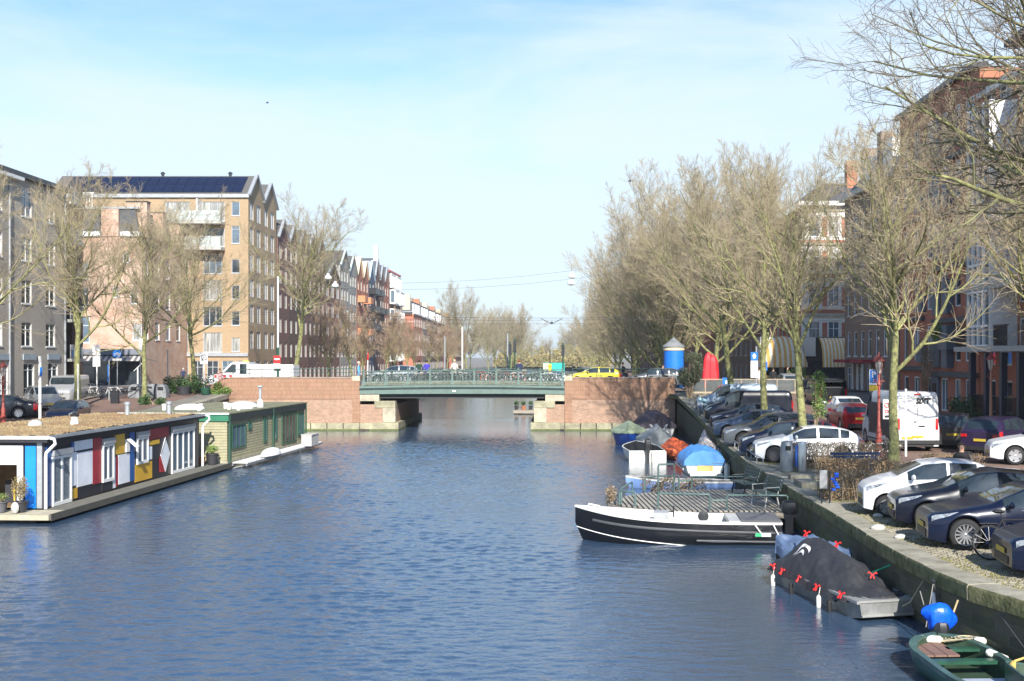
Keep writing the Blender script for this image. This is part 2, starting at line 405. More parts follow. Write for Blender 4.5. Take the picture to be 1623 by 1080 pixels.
# left quay wall
root = thing('quay_wall', 'brown brick quay wall behind the houseboats', 'wall')
MB().box(LW - .4, LW, -40, 83, -.6, 1.05).build('masonry', M_qwall, root)
mb = MB(); mb.grid([[(LW - .55, y, ramp_z(y) + .03), (LW + .05, y, ramp_z(y) + .03), (LW + .05, y, ramp_z(y) - .3)] for y in (-40, 57, 62, 67, 72, 77, 83)]); mb.build('coping', M_cope, root)
# quays beyond the bridge
for xs, lab in ((-20.5, 'far brick quay wall beyond the bridge on the left'), (9, 'far brick quay wall beyond the bridge on the right')):
    root = thing('quay_wall', lab, 'wall')
    sgn = -1 if xs < 0 else 1
    MB().box(min(xs, xs + sgn * .5), max(xs, xs + sgn * .5), 98.6, 470, -.6, 1.7).build('masonry', M_qwall, root)
mb = MB(); mb.face([(-25, 98, 1.66), (-20.6, 98, 1.66), (-20.6, 470, 1.66), (-25, 470, 1.66)]); struct('pavement', mb, M_pave)
# ------------------------------------------------------------------ the bridge
M_bbrick = brick('bridge_brick', (.43, .235, .155), (.23, .125, .085), (.38, .33, .26), .23, .078, .013, dirt=(.27, .18, .12), dscale=1.6, damt=.75)
M_bbrickv = brick('bridge_soldier_brick', (.41, .23, .15), (.30, .165, .105), (.20, .13, .09), .3, .085, .016, dirt=(.30, .20, .13), dscale=1.2, damt=.6, swap=True, off=0)
M_stone = mat('pale_bridge_stone', (.40, .36, .27), .85, var=.3, vs=1.6, bump=.4)
M_stoned = mat('water_stained_stone', (.30, .28, .19), .9, var=.45, vs=1.2, bump=.5)
M_algae = mat('algae_band', (.10, .12, .03), .8, var=.4, vs=3)
bridge = thing('bridge', 'low canal bridge with green steel girder, ornate green railing and brick wing walls', 'bridge', (0, 0, 0))
FY = 83.4
def wing(x0, x1, inner):
    mb = MB(); mb.box(x0, x1, FY, FY + .5, .55, 2.35, 0); mb.box(x0, x1, FY - .03, FY + .5, 2.35, 3.93, 1)
    mb.box(x0, x1, FY + .5, FY + 15, -.5, 2.88, 0)
    mb.build('wing_wall', [M_bbrick, M_bbrickv], bridge)
    n = int(round((x1 - x0) / 1.16)); w_ = (x1 - x0) / n
    for k in range(n):
        MB().box(x0 + k * w_ + .035, x0 + (k + 1) * w_ - .035, FY - .13, FY + .3, .1, .56).build('plinth_stone', M_stoned, bridge)
    MB().box(x0, x1, FY - .10, FY + .3, -.6, .09, 0).box(x0, x1, FY - .135, FY - .10, -.1, .105, 0).build('algae_band', M_algae, bridge)
    n = int(round((x1 - x0) / .9)); w_ = (x1 - x0) / n
    for k in range(n):
        MB().box(x0 + k * w_ + .008, x0 + (k + 1) * w_ - .008, FY - .06, FY + .42, 3.93, 4.03).build('coping_stone', mat('brown_coping', (.30, .22, .17), .85, var=.25, vs=2, bump=.4), bridge)
wing(-24.6, -14.76, 1); wing(.71, 9.05, 0)
# stone caps at the parapet ends and piers in soldier brick
for x0, x1 in ((-15.35, -14.75), (.7, 1.3)):
    MB().box(x0, x1, FY - .09, FY + .5, 3.75, 4.12).build('parapet_capstone', M_stone, bridge)
    MB().box(x0 + .02, x1 - .02, FY - .05, FY + .5, .57, 3.75).build('pilaster', M_bbrickv, bridge)
# abutments
for sx, xo, xi in ((1, -14.75, -12.1), (-1, .7, -1.57)):
    a, b_ = min(xo, xi), max(xo, xi)
    MB().box(a, b_, FY + .02, FY + 14.6, -.6, 1.95).build('abutment', M_bbrick, bridge)
    bx = (xo, xo + sx * 1.45)
    MB().box(min(bx), max(bx), FY - .03, FY + 14, 2.22, 2.72).build('bearing_stone', M_stone, bridge)
    cx = (xi - sx * 1.55, xi + sx * .02)
    MB().box(min(cx), max(cx), FY - .06, FY + .9, 1.72, 2.22).build('corner_stone', M_stoned, bridge)
    cx = (xi - sx * .9, xi + sx * .03)
    MB().box(min(cx), max(cx), FY - .07, FY + .6, .62, 1.70).build('corner_stone', M_stone, bridge)
    cx = (xi - sx * 1.95, xi + sx * .28)
    mb = MB().box(min(cx), max(cx), FY - .2, FY + 14.6, .1, .6); mb.build('plinth_stone', M_stoned, bridge)
    MB().box(min(cx), max(cx), FY - .17, FY + 14.6, -.6, .09).build('algae_band', M_algae, bridge)
    cx = (xo, xi - sx * 1.97)
    if abs(cx[1] - cx[0]) > .3: MB().box(min(cx), max(cx), FY - .13, FY + .02, .1, .56).build('plinth_stone', M_stoned, bridge)
# steel deck: an arched shallow girder
def arch(x): return .10 * (1 - ((x + 7.03) / 7.8) ** 2)
XS = [-14.75 + 15.45 * k / 24 for k in range(25)]
def strip(z0, z1, y0, y1, a0=1, a1=1):
    mb = MB(); mb.grid([[(x, y0, z0 + a0 * arch(x)), (x, y0, z1 + a1 * arch(x)), (x, y1, z1 + a1 * arch(x)), (x, y1, z0 + a0 * arch(x))] for x in XS], 0, True)
    for x, s_ in ((XS[0], 1), (XS[-1], -1)): mb.face([(x, y0, z0 + a0 * arch(x)), (x, y1, z0 + a0 * arch(x)), (x, y1, z1 + a1 * arch(x)), (x, y0, z1 + a1 * arch(x))])
    return mb
strip(2.74, 3.10, FY - .10, FY + .25, .3).build('girder', M_green, bridge)
strip(3.10, 3.16, FY - .22, FY + .25).build('girder_flange', M_green, bridge)
strip(3.18, 3.34, FY - .32, FY + .3).build('deck_edge', M_green, bridge)
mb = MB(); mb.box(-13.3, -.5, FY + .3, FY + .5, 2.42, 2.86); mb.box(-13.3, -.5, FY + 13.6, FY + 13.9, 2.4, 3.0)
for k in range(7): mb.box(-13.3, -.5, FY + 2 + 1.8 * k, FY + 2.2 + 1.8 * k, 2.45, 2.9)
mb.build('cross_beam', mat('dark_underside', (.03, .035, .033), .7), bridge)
strip(3.0, 3.40, FY + .3, FY + 14).build('deck', M_conc, bridge)
strip(3.40, 3.52, FY + .3, FY + 2.6).build('sidewalk', M_pave, bridge)
# railing: posts, rails and cast panels
def rail_z(x): return 3.36 + arch(x)
xp = [-14.45 + 15.0 * k / 9 for k in range(10)]
for x in xp:
    z = rail_z(x)
    mb = MB(); mb.box(x - .06, x + .06, FY - .16, FY - .04, z, z + 1.06); mb.box(x - .09, x + .09, FY - .19, FY - .01, z, z + .3); mb.cbox((x, FY - .1, z + 1.16), (.17, .17, .06)); mb.ball((x, FY - .1, z + 1.25), .07, 8, 5)
    mb.build('railing_post', M_green, bridge)
mb = MB()
for zo, h in ((1.06, .08), (.84, .04), (.30, .05)):
    mb.tube([(x, FY - .1, rail_z(x) + zo) for x in XS], h / 1.6, 4)
mb.build('railing_bars', M_green, bridge)
def ring(mb, c, r, tk, n=10):
    mb.tube([(c[0] + r * math.cos(2 * math.pi * j / n), c[1], c[2] + r * math.sin(2 * math.pi * j / n)) for j in range(n)], tk, 4, closed=True)
panels = []
for a, b_ in zip(xp, xp[1:]):
    mb = MB(); n = 6; w_ = (b_ - a - .14) / n
    for k in range(n):
        x = a + .07 + (k + .5) * w_; z = rail_z(x)
        mb.box(x - .012 - w_ / 2, x + .012 - w_ / 2, FY - .115, FY - .085, z + .3, z + .84)
        ring(mb, (x, FY - .1, z + .57), .10, .013, 8)
        mb.bar((x - w_ / 2, FY - .1, z + .33), (x, FY - .1, z + .48), .02, .02); mb.bar((x + w_ / 2, FY - .1, z + .33), (x, FY - .1, z + .48), .02, .02)
        mb.bar((x - w_ / 2, FY - .1, z + .81), (x, FY - .1, z + .66), .02, .02); mb.bar((x + w_ / 2, FY - .1, z + .81), (x, FY - .1, z + .66), .02, .02)
        ring(mb, (x, FY - .1, z + .95), .06, .012, 6)
    mb.build('railing_panel', M_green, bridge)
    mb = MB(); n = 13; w_ = (b_ - a) / n
    mb.box(a + .09, b_ - .09, FY - .10, FY - .06, rail_z((a + b_) / 2) + .0, rail_z((a + b_) / 2) + .27)
    for k in range(n - 1):
        x = a + .09 + (k + .9) * w_; z = rail_z(x)
        mb.ball((x, FY - .12, z + .17), .055, 6, 4); mb.ball((x - w_ / 2, FY - .12, z + .06), .04, 6, 4)
    mb.build('cast_frieze', mat('weathered_frieze', (.17, .19, .15), .7, var=.5, vs=6), bridge)
# rear railing
mb = MB()
for x in [-14.6 + 1.25 * k for k in range(13)]: mb.box(x - .03, x + .03, FY + 13.7, FY + 13.76, 3.4, 4.45)
for zo in (1.05, .8, .3): mb.tube([(x, FY + 13.73, 3.36 + zo + arch(x)) for x in XS], .025, 4)
mb.build('rear_railing', M_green, bridge)
# tubular railing on the wing walls
def wing_rail(pts, name='wing_railing'):
    mb = MB(); mb.tube([(x, y, z + .62) for x, y, z in pts], .035, 6); mb.tube([(x, y, z + .34) for x, y, z in pts], .02, 5)
    d = 0; last = Vector(pts[0])
    for a, b_ in zip(pts, pts[1:]):
        a = Vector(a); b2 = Vector(b_); n = max(1, int((b2 - a).length / 1.6))
        for k in range(n):
            p = a.lerp(b2, k / n); mb.tube([p, p + Vector((0, 0, .62))], .03, 5)
    mb.build(name, M_greend, bridge)
wing_rail([(-26.4, 83.2, 3.1), (-25.8, 83.4, 3.62), (-24.4, FY + .2, 3.95), (-20, FY + .2, 4.02), (-15.3, FY + .2, 4.04)])
wing_rail([(1.3, FY + .2, 4.04), (5, FY + .2, 4.03), (8.9, FY + .2, 3.98)])
# sloped end of the left wing wall
mb = MB(); mb.prism([(-26.4, .5), (-24.6, .5), (-24.6, 3.95), (-25.2, 3.85), (-25.9, 3.45), (-26.4, 2.95)], FY + .0, FY + .5, 'y'); mb.build('wing_wall_end', M_bbrickv, bridge)
MB().box(-14.75 + 7.0, -14.75 + 7.25, FY - .13, FY - .102, 2.93, 3.02).build('number_plate', M_white, bridge)
# ------------------------------------------------------------------ windows and facades
WCACHE = {}
rw = random.Random(21)
PANES = [M_glass, M_glass, M_glass2, M_glass3]
def win_mesh(w_, h, nx, ny, fm, ft=.06, sill=True):
    key = (round(w_, 2), round(h, 2), nx, str(ny), fm.name, ft, sill)
    if key in WCACHE: return WCACHE[key]
    mb = MB(); y0, y1 = .05, .13
    mb.box(0, ft, y0, y1, 0, h); mb.box(w_ - ft, w_, y0, y1, 0, h); mb.box(ft, w_ - ft, y0, y1, 0, ft); mb.box(ft, w_ - ft, y0, y1, h - ft, h)
    for k in range(1, nx): x = w_ * k / nx; mb.box(x - ft * .5, x + ft * .5, y0 + .01, y1, ft, h - ft)
    for k in (range(1, ny) if isinstance(ny, int) else ny):
        z = h * k / ny if isinstance(ny, int) else h * k
        mb.box(ft, w_ - ft, y0 + .015, y1 - .003, z - ft * .4, z + ft * .4)
    if sill: mb.box(-.04, w_ + .04, -.05, .05, -.07, -.003)
    f = mb.mesh('window', fm); pn = MB(); pn.face([(ft, .1, ft), (w_ - ft, .1, ft), (w_ - ft, .1, h - ft), (ft, .1, h - ft)])
    ps = [pn.mesh('pane', p) for p in PANES]
    WCACHE[key] = (f, ps); return WCACHE[key]
def put_window(parent, org, ang, w_, h, nx=1, ny=1, fm=None, ft=.06, sill=True, pane=None, name='window'):
    f, ps = win_mesh(w_, h, nx, ny, fm or M_wframe, ft, sill)
    o = link(name, f, parent, loc=org, rot=(0, 0, ang))
    link('pane', ps[rw.randrange(4) if pane is None else pane], o)
    return o
def wall_holes(mb, A, u, n, Lw, z0, z1, rects, m=0, depth=.14, mr=None):
    us = sorted(set([0, Lw] + [r[0] for r in rects] + [r[1] for r in rects])); vs = sorted(set([z0, z1] + [r[2] for r in rects] + [r[3] for r in rects]))
    us = [x for x in us if 0 <= x <= Lw]; vs = [x for x in vs if z0 <= x <= z1]
    P = lambda a, z, d=0: (A[0] + u[0] * a - n[0] * d, A[1] + u[1] * a - n[1] * d, z)
    for a, b_ in zip(us, us[1:]):
        c = (a + b_) / 2; run = None
        for z, zz in zip(vs, vs[1:]):
            cz = (z + zz) / 2
            hole = any(r[0] < c < r[1] and r[2] < cz < r[3] for r in rects)
            if hole:
                if run is not None: mb.face([P(a, run), P(b_, run), P(b_, z), P(a, z)], m); run = None
            elif run is None: run = z
        if run is not None: mb.face([P(a, run), P(b_, run), P(b_, z1), P(a, z1)], m)
    k = m if mr is None else mr
    for a, b_, z, zz in [r[:4] for r in rects]:
        mb.face([P(a, z), P(a, z, depth), P(a, zz, depth), P(a, zz)], k); mb.face([P(b_, z, depth), P(b_, z), P(b_, zz), P(b_, zz, depth)], k)
        mb.face([P(a, z), P(b_, z), P(b_, z, depth), P(a, z, depth)], k); mb.face([P(a, zz, depth), P(b_, zz, depth), P(b_, zz), P(a, zz)], k)
def facade(root, A, B, z0, z1, rects, wm, fm=None, name='wall', gable=None, ft=.06, sill=True, extra=None):
    """A -> B left to right seen from outside; rects (u0, u1, z0, z1, nx, ny[, pane])"""
    d = Vector((B[0] - A[0], B[1] - A[1])); Lw = d.length; u = d / Lw; n = (u.y, -u.x)
    mb = MB(); wall_holes(mb, A, u, n, Lw, z0, z1, rects, 0)
    if gable:
        mb.face([(A[0] + u.x * a, A[1] + u.y * a, z) for a, z in gable])
    mb.build(name, wm, root)
    ang = math.atan2(u.y, u.x)
    for r in rects:
        nx, ny = (r[4], r[5]) if len(r) > 4 else (1, 1)
        put_window(root, (A[0] + u.x * r[0], A[1] + u.y * r[0], r[2]), ang, r[1] - r[0], r[3] - r[2], nx, ny, fm, ft, sill, r[6] if len(r) > 6 else None)
def grid_wins(Lw, rows, n, w_, m0=.6, nx=1, ny=1, jit=0):
    out = []
    st = (Lw - 2 * m0 - w_) / max(1, n - 1) if n > 1 else 0
    for z, h in rows:
        for k in range(n):
            a = m0 + st * k if n > 1 else (Lw - w_) / 2
            out.append((a, a + w_, z, z + h, nx, ny))
    return out
def slab(root, name, m, x0, x1, y0, y1, z0, z1): return MB().box(x0, x1, y0, y1, z0, z1).build(name, m, root)
def rect_on(A, B, off):   # helper frame for trims on a facade
    d = Vector((B[0] - A[0], B[1] - A[1])); Lw = d.length; u = d / Lw; n = Vector((u.y, -u.x))
    def bx(mb, a, b_, z, zz, d0, d1, m=0):
        P = lambda s_, dd: (A[0] + u.x * s_ + n.x * dd, A[1] + u.y * s_ + n.y * dd)
        q = [P(a, d0), P(b_, d0), P(b_, d1), P(a, d1)]
        i = [mb.V((x, y, zc)) for zc in (z, zz) for x, y in q]
        for f in ((0, 1, 2, 3), (7, 6, 5, 4), (0, 4, 5, 1), (1, 5, 6, 2), (2, 6, 7, 3), (3, 7, 4, 0)): mb.f.append([i[k] for k in f]); mb.m.append(m)
        return mb
    return bx, Lw
B_grey = brick('grey_brown_brick', (.46, .415, .355), (.38, .34, .295), (.42, .39, .345), .22, .07, .01, dirt=(.25, .23, .19), dscale=.25)
B_tan = brick('tan_brick', (.43, .295, .175), (.34, .235, .14), (.34, .28, .2), .22, .07, .009, dirt=(.27, .22, .13), dscale=.22, damt=.45)
B_pink = brick('pink_brick', (.50, .28, .19), (.36, .19, .13), (.48, .38, .3), .26, .09, .014, dirt=(.62, .49, .40), dscale=.7, damt=.95)
B_dark = brick('dark_brown_brick', (.17, .10, .075), (.13, .075, .06), (.14, .11, .09), .22, .07, .009)
B_brown = brick('purple_brown_brick', (.24, .12, .09), (.19, .095, .075), (.18, .14, .12), .22, .07, .009)
B_red = brick('red_brick', (.52, .18, .11), (.42, .14, .085), (.33, .2, .15), .21, .066, .008, dirt=(.24, .09, .06), dscale=.3, damt=.5)
B_orange = brick('orange_brick', (.52, .20, .11), (.45, .17, .10), (.35, .2, .14), .21, .066, .008, damt=.3)
B_old = brick('old_grey_brick', (.32, .24, .19), (.25, .185, .15), (.2, .175, .15), .21, .066, .009, damt=.6)
B_pale = brick('pale_grey_brick', (.40, .38, .34), (.34, .33, .30), (.33, .32, .29), .21, .066, .009, damt=.4)
M_panel = mat('blue_grey_panel', (.10, .135, .17), .5, var=.12)
M_cream = mat('cream_render', (.62, .52, .36), .8, var=.1)
M_wrender = mat('white_render', (.70, .68, .64), .8, var=.1)
M_band = mat('dark_concrete_band', (.10, .10, .10), .8, var=.2)
M_solar = mat('solar_cell', (.012, .018, .05), .12, .2, var=.3, vs=.4, spec=.8)
M_rooft = mat('dark_roof_tile', (.10, .095, .09), .8, var=.25, vs=5, bump=.5)

# --- grey brown apartment block, far left
LX = -37.2
root = thing('apartment_block', 'long grey brown brick apartment block at the far left edge', 'building')
A, B = (LX, 50), (LX, 84); Lw = 34
wins = []
for fl, (z, h) in enumerate(((6.3, 1.7), (9.3, 1.7), (12.3, 1.7), (15.4, 2.0))):
    for k in range(9):
        a = 1.2 + 3.68 * k
        wins.append((a, a + (1.5 if k % 3 else 1.0), z, z + h, 2 if k % 3 else 1, [.7]))
for k in range(9):
    a = 1.0 + 3.75 * k
    wins.append((a, a + 1.6, 2.75 + (.0), 5.1, 2, [.25, .8]))
facade(root, A, B, 1.0, 18.0, wins, B_grey)
bx, _ = rect_on(A, B, 0)
bx(MB(), -.3, 34.2, 18.0, 18.35, -.4, .35).build('eaves', M_dark, root)
bx(MB(), 3.5, 8.6, 17.75, 17.98, .02, .4).build('balcony_fascia', M_white, root); bx(MB(), 21, 26.6, 17.75, 17.98, .02, .4).build('balcony_fascia', M_white, root)
for k in range(9):
    a = 1.0 + 3.75 * k
    bx(MB(), a - .15, a + 1.75, 5.35, 5.75, .02, .09).build('lintel_panel', mat('pale_blue_panel', (.30, .36, .42), .5), root)
slab(root, 'roof', M_slate, LX - 14, LX - .4, 50, 84, 18.0, 18.2)
for a in (3.0, 14.1, 25.1, 33.6): bx(MB(), a, a + .1, 2.2, 17.9, .03, .14).build('drainpipe', M_zinc, root)
slab(root, 'end_wall', B_grey, LX - 14, LX - .02, 83.8, 84.0, 1, 18)
slab(root, 'near_end_wall', B_grey, LX - 14, LX - .02, 50.0, 50.2, 1, 18)
# recessed balcony stack at the corner
for k in range(5):
    z = 5.2 + 3.0 * k
    slab(root, 'balcony_slab', M_conc, LX - 3.2, LX + .4, 84.05, 86.4, z, z + .22)
    put_window(root, (LX + .35, 84.15, z + .25), R(90), 2.1, 1.05, 3, 1, M_grey, .04, False, 3, 'balcony_screen')
slab(root, 'stair_tower', B_dark, LX - 3.4, LX - .6, 86.45, 88.4, 1.5, 17.2)
for z in (6, 9, 12): MB().box(LX - 1.6, LX - 1.0, 86.40, 86.44, z, z + 1.4).build('stair_window', M_glass3, root)

# --- pink brick house at the crossing, lit side towards the camera
PX = -39.3
root = thing('corner_house', 'pink brick corner house with dark mansard roof and black bicycle shop front', 'building')
A, B = (-47.5, 105), (PX, 105)
wins = [(1.6, 2.9, 10.3, 12.2, 1, [.65]), (1.5, 2.9, 13.0, 14.6, 1, [.65]), (1.5, 3.0, 6.9, 9.4, 1, [.65]), (6.9, 7.6, 10.6, 12.0, 1, 1), (7.1, 8.0, 7.1, 8.7, 1, 1, 2), (5.2, 5.8, 11.2, 12.2, 1, 1), (6.2, 6.8, 14.5, 15.5, 1, 1)]
wins = [(a + .2, b_ + .2, *r) for a, b_, *r in wins]
facade(root, A, B, 6.3, 17.0, wins, B_pink, sill=True)
wins = [(.5 + 3 * k, 1.7 + 3 * k, z, z + 1.8, 1, [.65]) for k in range(4) for z in (7.2, 10.3, 13.4)]
facade(root, (PX, 105), (PX, 117.8), 1.5, 17.0, wins, B_pink)
slab(root, 'shop_beam', mat('grey_shop_beam', (.16, .17, .2), .6), -47.5, PX + .15, 104.6, 105.0, 5.75, 6.3)
# shop front: piers, stall riser, dark glazing
facade(root, (-45.6, 105.15), (PX, 105.15), 2.0, 5.75, [(.35, 3.1, 2.7, 5.5, 2, [.75], 0), (3.4, 4.5, 2.05, 5.5, 1, [.75], 0), (4.75, 5.9, 2.7, 5.5, 2, 1, 0)], mat('black_shopfront', (.018, .022, .035), .5), M_dark)
facade(root, (-47.5, 104.98), (-45.6, 104.98), 2.0, 5.75, [(.15, 1.45, 3.4, 5.3, 1, [.72], 0)], mat('blue_black_plinth', (.03, .035, .07), .6), M_white, ft=.13)
aw = MB()
for k in range(24):
    x = -45.5 + .26 * k
    aw.face([(x, 104.95, 5.72), (x + .26, 104.95, 5.72), (x + .13 + .26 * 1, 103.7, 5.15), (x + .13, 103.7, 5.15)], k % 2)
aw.build('striped_awning', [mat('awning_dark', (.12, .11, .11), .8), mat('awning_pale', (.42, .40, .38), .8)], root)
# mansard, chimneys, cornice
slab(root, 'cornice', M_white, -46.6, -43.2, 104.75, 105.0, 17.0, 17.45); slab(root, 'cornice', M_white, -41.3, PX + .1, 104.75, 105.0, 17.0, 17.45)
for x0, x1 in ((-47.4, -43.15), (-41.5, PX - .3)):
    mb = MB(); mb.prism([(x0, 17.05), (x1, 17.05), (x1 - .3, 19.6), (x0 + .1, 19.6)], 105.02, 117, 'y'); mb.build('mansard_roof', M_slate, root)
slab(root, 'party_wall', B_pink, -43.15, -41.5, 104.9, 106, 17.0, 19.7)
slab(root, 'roof_edge', M_zinc, -47.5, -39.6, 104.85, 105.1, 19.62, 19.8)
put_window(root, (-46.6, 104.94, 17.75), 0, 1.25, 1.35, 2, 1, M_wframe, sill=False)
slab(root, 'drainpipe', M_white, -47.35, -47.2, 104.8, 104.95, 17.0, 21.6)
for i, (x0, x1, y0, z1) in enumerate(((PX - .4, PX + .35, 105.3, 20.3), (PX - .2, PX + .4, 109.5, 19.8), (PX - .1, PX + .5, 114, 19.2))):
    slab(root, 'party_wall', B_pink, x0 - 1.2, x1, y0, y0 + .9, 17.02, z1); slab(root, 'party_wall_cap', M_dark, x0 - 1.25, x1 + .05, y0 - .05, y0 + .95, z1, z1 + .12)
for k in range(9):
    slab(root, 'roof_railing_bar', M_white, -47.0 + .26 * k, -46.92 + .26 * k, 107, 107.05, 20.0, 21.4)
slab(root, 'roof_railing_rail', M_white, -47.1, -44.7, 106.99, 107.06, 21.4, 21.5)
slab(root, 'awning_frame', M_white, PX - .05, PX + .05, 103.9, 104.0, 2.2, 4.6)
mb = MB(); mb.face([(PX + .3, 104.2, 5.35), (PX + 1.9, 104.2, 5.0), (PX + 2.1, 103.0, 5.2), (PX + .5, 103.0, 5.6)]); mb.bar((PX - .5, 104.3, 4.2), (PX + .9, 103.6, 5.3), .06, .06); mb.build('white_sunshade', M_white, root)

# --- tall tan block with solar roof and two gables on the canal
TX = -32.8
root = thing('apartment_block', 'tall tan brick apartment block with solar panels and two pointed gables', 'building')
Z = lambda py, d: 5.6 + (565 - py) * d / 1750
X = lambda px, d: (px - 880) * d / 1750
A, B = (-53, 118), (TX, 118); q = 118 / 1750
def r_(px0, px1, py0, py1, nx=1, ny=1, pane=None, d=118, x0=-53):
    e = (X(px0, d) - x0, X(px1, d) - x0, Z(py1, d), Z(py0, d), nx, ny)
    return e + (pane,) if pane is not None else e
wins = [r_(262, 301, 320, 351, 3, 1, 2), r_(320, 356, 320, 351, 3, 1, 2), r_(367, 380, 320, 342, 1, 1, 3), r_(367, 380, 358, 386, 1, [.8], 3),
        r_(320, 356, 362, 391, 3, 1, 2), r_(262, 301, 362, 391, 3, 1, 0)]
for k in range(2, 6):
    y_ = 320 + 41.5 * k
    wins += [r_(367, 380, y_ + 8, y_ + 30), r_(322, 352, y_, y_ + 31, 3, 1), r_(266, 298, y_, y_ + 31, 3, 1)]
for k in range(7): wins.append(r_(232 + 24 * k, 250 + 24 * k, 572, 606, 2, [.7]))
facade(root, A, B, 1.6, 22.9, wins, B_tan, mat('zinc_frame', (.42, .44, .46), .5))
# ground-floor canopy and white shop piers
slab(root, 'ground_floor_band', M_zinc, X(240, 118), TX, 117.8, 117.99, 5.6, 5.95)
sw = []
for g_ in (0, 5.95): sw += [(.6 + g_, 2.1 + g_, z, z + 1.9, 2, 1) for z in (3.2, 6.4, 9.2, 12, 14.8, 17.6, 20.3)] + [(3.3 + g_, 4.9 + g_, z, z + 1.9, 2, 1) for z in (3.2, 6.4, 9.2, 12, 14.8, 17.6, 20.3)]
facade(root, (TX, 118), (TX, 129.9), 1.6, 22.9, sw, B_tan, mat('zinc_frame', (.42, .44, .46), .5), sill=False)
mb = MB()
for g_ in (0, 5.95): mb.face([(TX, 118 + g_, 22.9), (TX, 123.95 + g_, 22.9), (TX, 120.97 + g_, 25.3)])
mb.build('gable_wall', B_tan, root)
for g_ in (0, 5.95):
    nm = MB(); nm.face([(-54, 118 + g_ - .1, 22.95), (TX + .1, 118 + g_ - .1, 22.95), (TX + .1, 120.97 + g_, 25.35), (-54, 120.97 + g_, 25.35)]); nm.face([(TX + .1, 120.97 + g_, 25.35), (TX + .1, 123.95 + g_, 22.95), (-54, 123.95 + g_, 22.95), (-54, 120.97 + g_, 25.35)])
    nm.build('roof_slope', M_rooft, root)
    mb = MB()
    for y0, z0, y1, z1 in ((118 + g_ - .15, 22.85, 120.97 + g_, 25.45), (120.97 + g_, 25.45, 123.95 + g_ + .15, 22.85)): mb.bar((TX + .12, y0, z0), (TX + .12, y1, z1), .35, .22)
    mb.build('gable_verge', M_zinc, root)
slab(root, 'gutter', M_zinc, -53.5, TX + .1, 117.75, 118.0, 22.55, 22.92)
sl = Vector((0, 3.07, 2.4)).normalized(); nm_ = Vector((0, -2.4, 3.07)).normalized()
pm = MB(); pm.box(0, 1.02, 0, 1.62, .05, .09); pm = pm.mesh('solar_panel', M_solar)
for r0 in range(2):
    for k in range(18):
        o = link('solar_panel', pm, root, loc=Vector((-52.6 + 1.06 * k, 117.9, 22.95)) + sl * (.25 + 1.68 * r0) , rot=(math.atan2(2.4, 3.07), 0, 0))
for x in (-43, -35.6): MB().lathe([(.16, 0), (.16, .35), (.26, .37), (.26, .45), (.1, .6)], 8, (x, 121, 25.2)).build('roof_vent', M_dark, root)
# glass balconies
for z in (Z(353, 118), Z(394, 118)):
    slab(root, 'balcony_slab', M_conc, X(281, 118), X(357, 118), 116.4, 117.98, z - .28, z)
    for k in range(5):
        x = X(281, 118) + k * 1.02
        MB().box(x + .02, x + .99, 116.42, 116.45, z + .05, z + 1.1).build('balcony_glass', mat('balcony_glass', (.42, .47, .46), .15, var=.2), root)
        MB().box(x - .02, x + .02, 116.4, 116.46, z, z + 1.15).build('balcony_post', M_grey, root)
slab(root, 'balcony_divider', M_white, X(318, 118), X(320, 118), 116.5, 117.98, Z(351, 118), Z(318, 118))
slab(root, 'rear_mass', B_tan, -53, TX - .3, 118.3, 129.8, 1.6, 22.8)

# --- row of gabled houses down the left side of the canal
def gable_house(y0, y1, eave, ridge, wm, rm, label, fm=None, z0=1.6, nx_=2, trim=None, rows=6, balc=None, x=TX, ww=None, side=True):
    root = thing('canal_house', label, 'house')
    Lw = y1 - y0; fh = (eave - z0 - .4) / rows
    wd = ww or (Lw - 1.6) / nx_ * .62
    rows_ = [(z0 + .9 + fh * k, fh * .62) for k in range(rows)]
    wn_ = grid_wins(Lw, rows_, nx_, wd, .75, 2, 1)
    facade(root, (x, y0), (x, y1), z0, eave, wn_, wm, fm or mat('stone_frame', (.40, .40, .38), .6), gable=[(0, eave), (Lw, eave), (Lw / 2, ridge)] if ridge > eave + .3 else None, sill=False)
    mb = MB(); mb.face([(x - 14, y0, z0), (x, y0, z0), (x, y0, eave), (x - 14, y0, eave)]); mb.build('side_wall', wm, root)
    if ridge > eave + .3:
        ym = (y0 + y1) / 2
        mb = MB(); mb.face([(x - 14, y0 - .05, eave), (x + .12, y0 - .05, eave), (x + .12, ym, ridge + .08), (x - 14, ym, ridge + .08)]); mb.face([(x + .12, ym, ridge + .08), (x + .12, y1, eave), (x - 14, y1, eave), (x - 14, ym, ridge + .08)])
        mb.build('roof', rm, root)
        mb = MB(); mb.bar((x + .12, y0, eave), (x + .12, ym, ridge + .12), .3, .2); mb.bar((x + .12, ym, ridge + .12), (x + .12, y1, eave), .3, .2); mb.build('gable_verge', trim or M_zinc, root)
    else:
        MB().box(x - 14, x - .3, y0, y1, eave - .4, eave - .1).build('roof', rm, root)
        MB().box(x - .2, x + .15, y0, y1, eave, eave + .3).build('cornice', trim or M_zinc, root)
    if balc:
        for z in balc[1]:
            for a in balc[2]:
                mb = MB(); mb.box(x, x + 1.2, y0 + a, y0 + a + balc[3], z, z + .15); mb.box(x + 1.14, x + 1.2, y0 + a, y0 + a + balc[3], z + .15, z + 1.1); mb.box(x, x + 1.14, y0 + a, y0 + a + .05, z + .15, z + 1.1); mb.build('balcony', balc[0], root)
    return root
M_orangeb = mat('orange_balcony', (.55, .22, .10), .6); M_bluefr = mat('blue_grey_timber', (.06, .08, .14), .6)
yy = 130.5
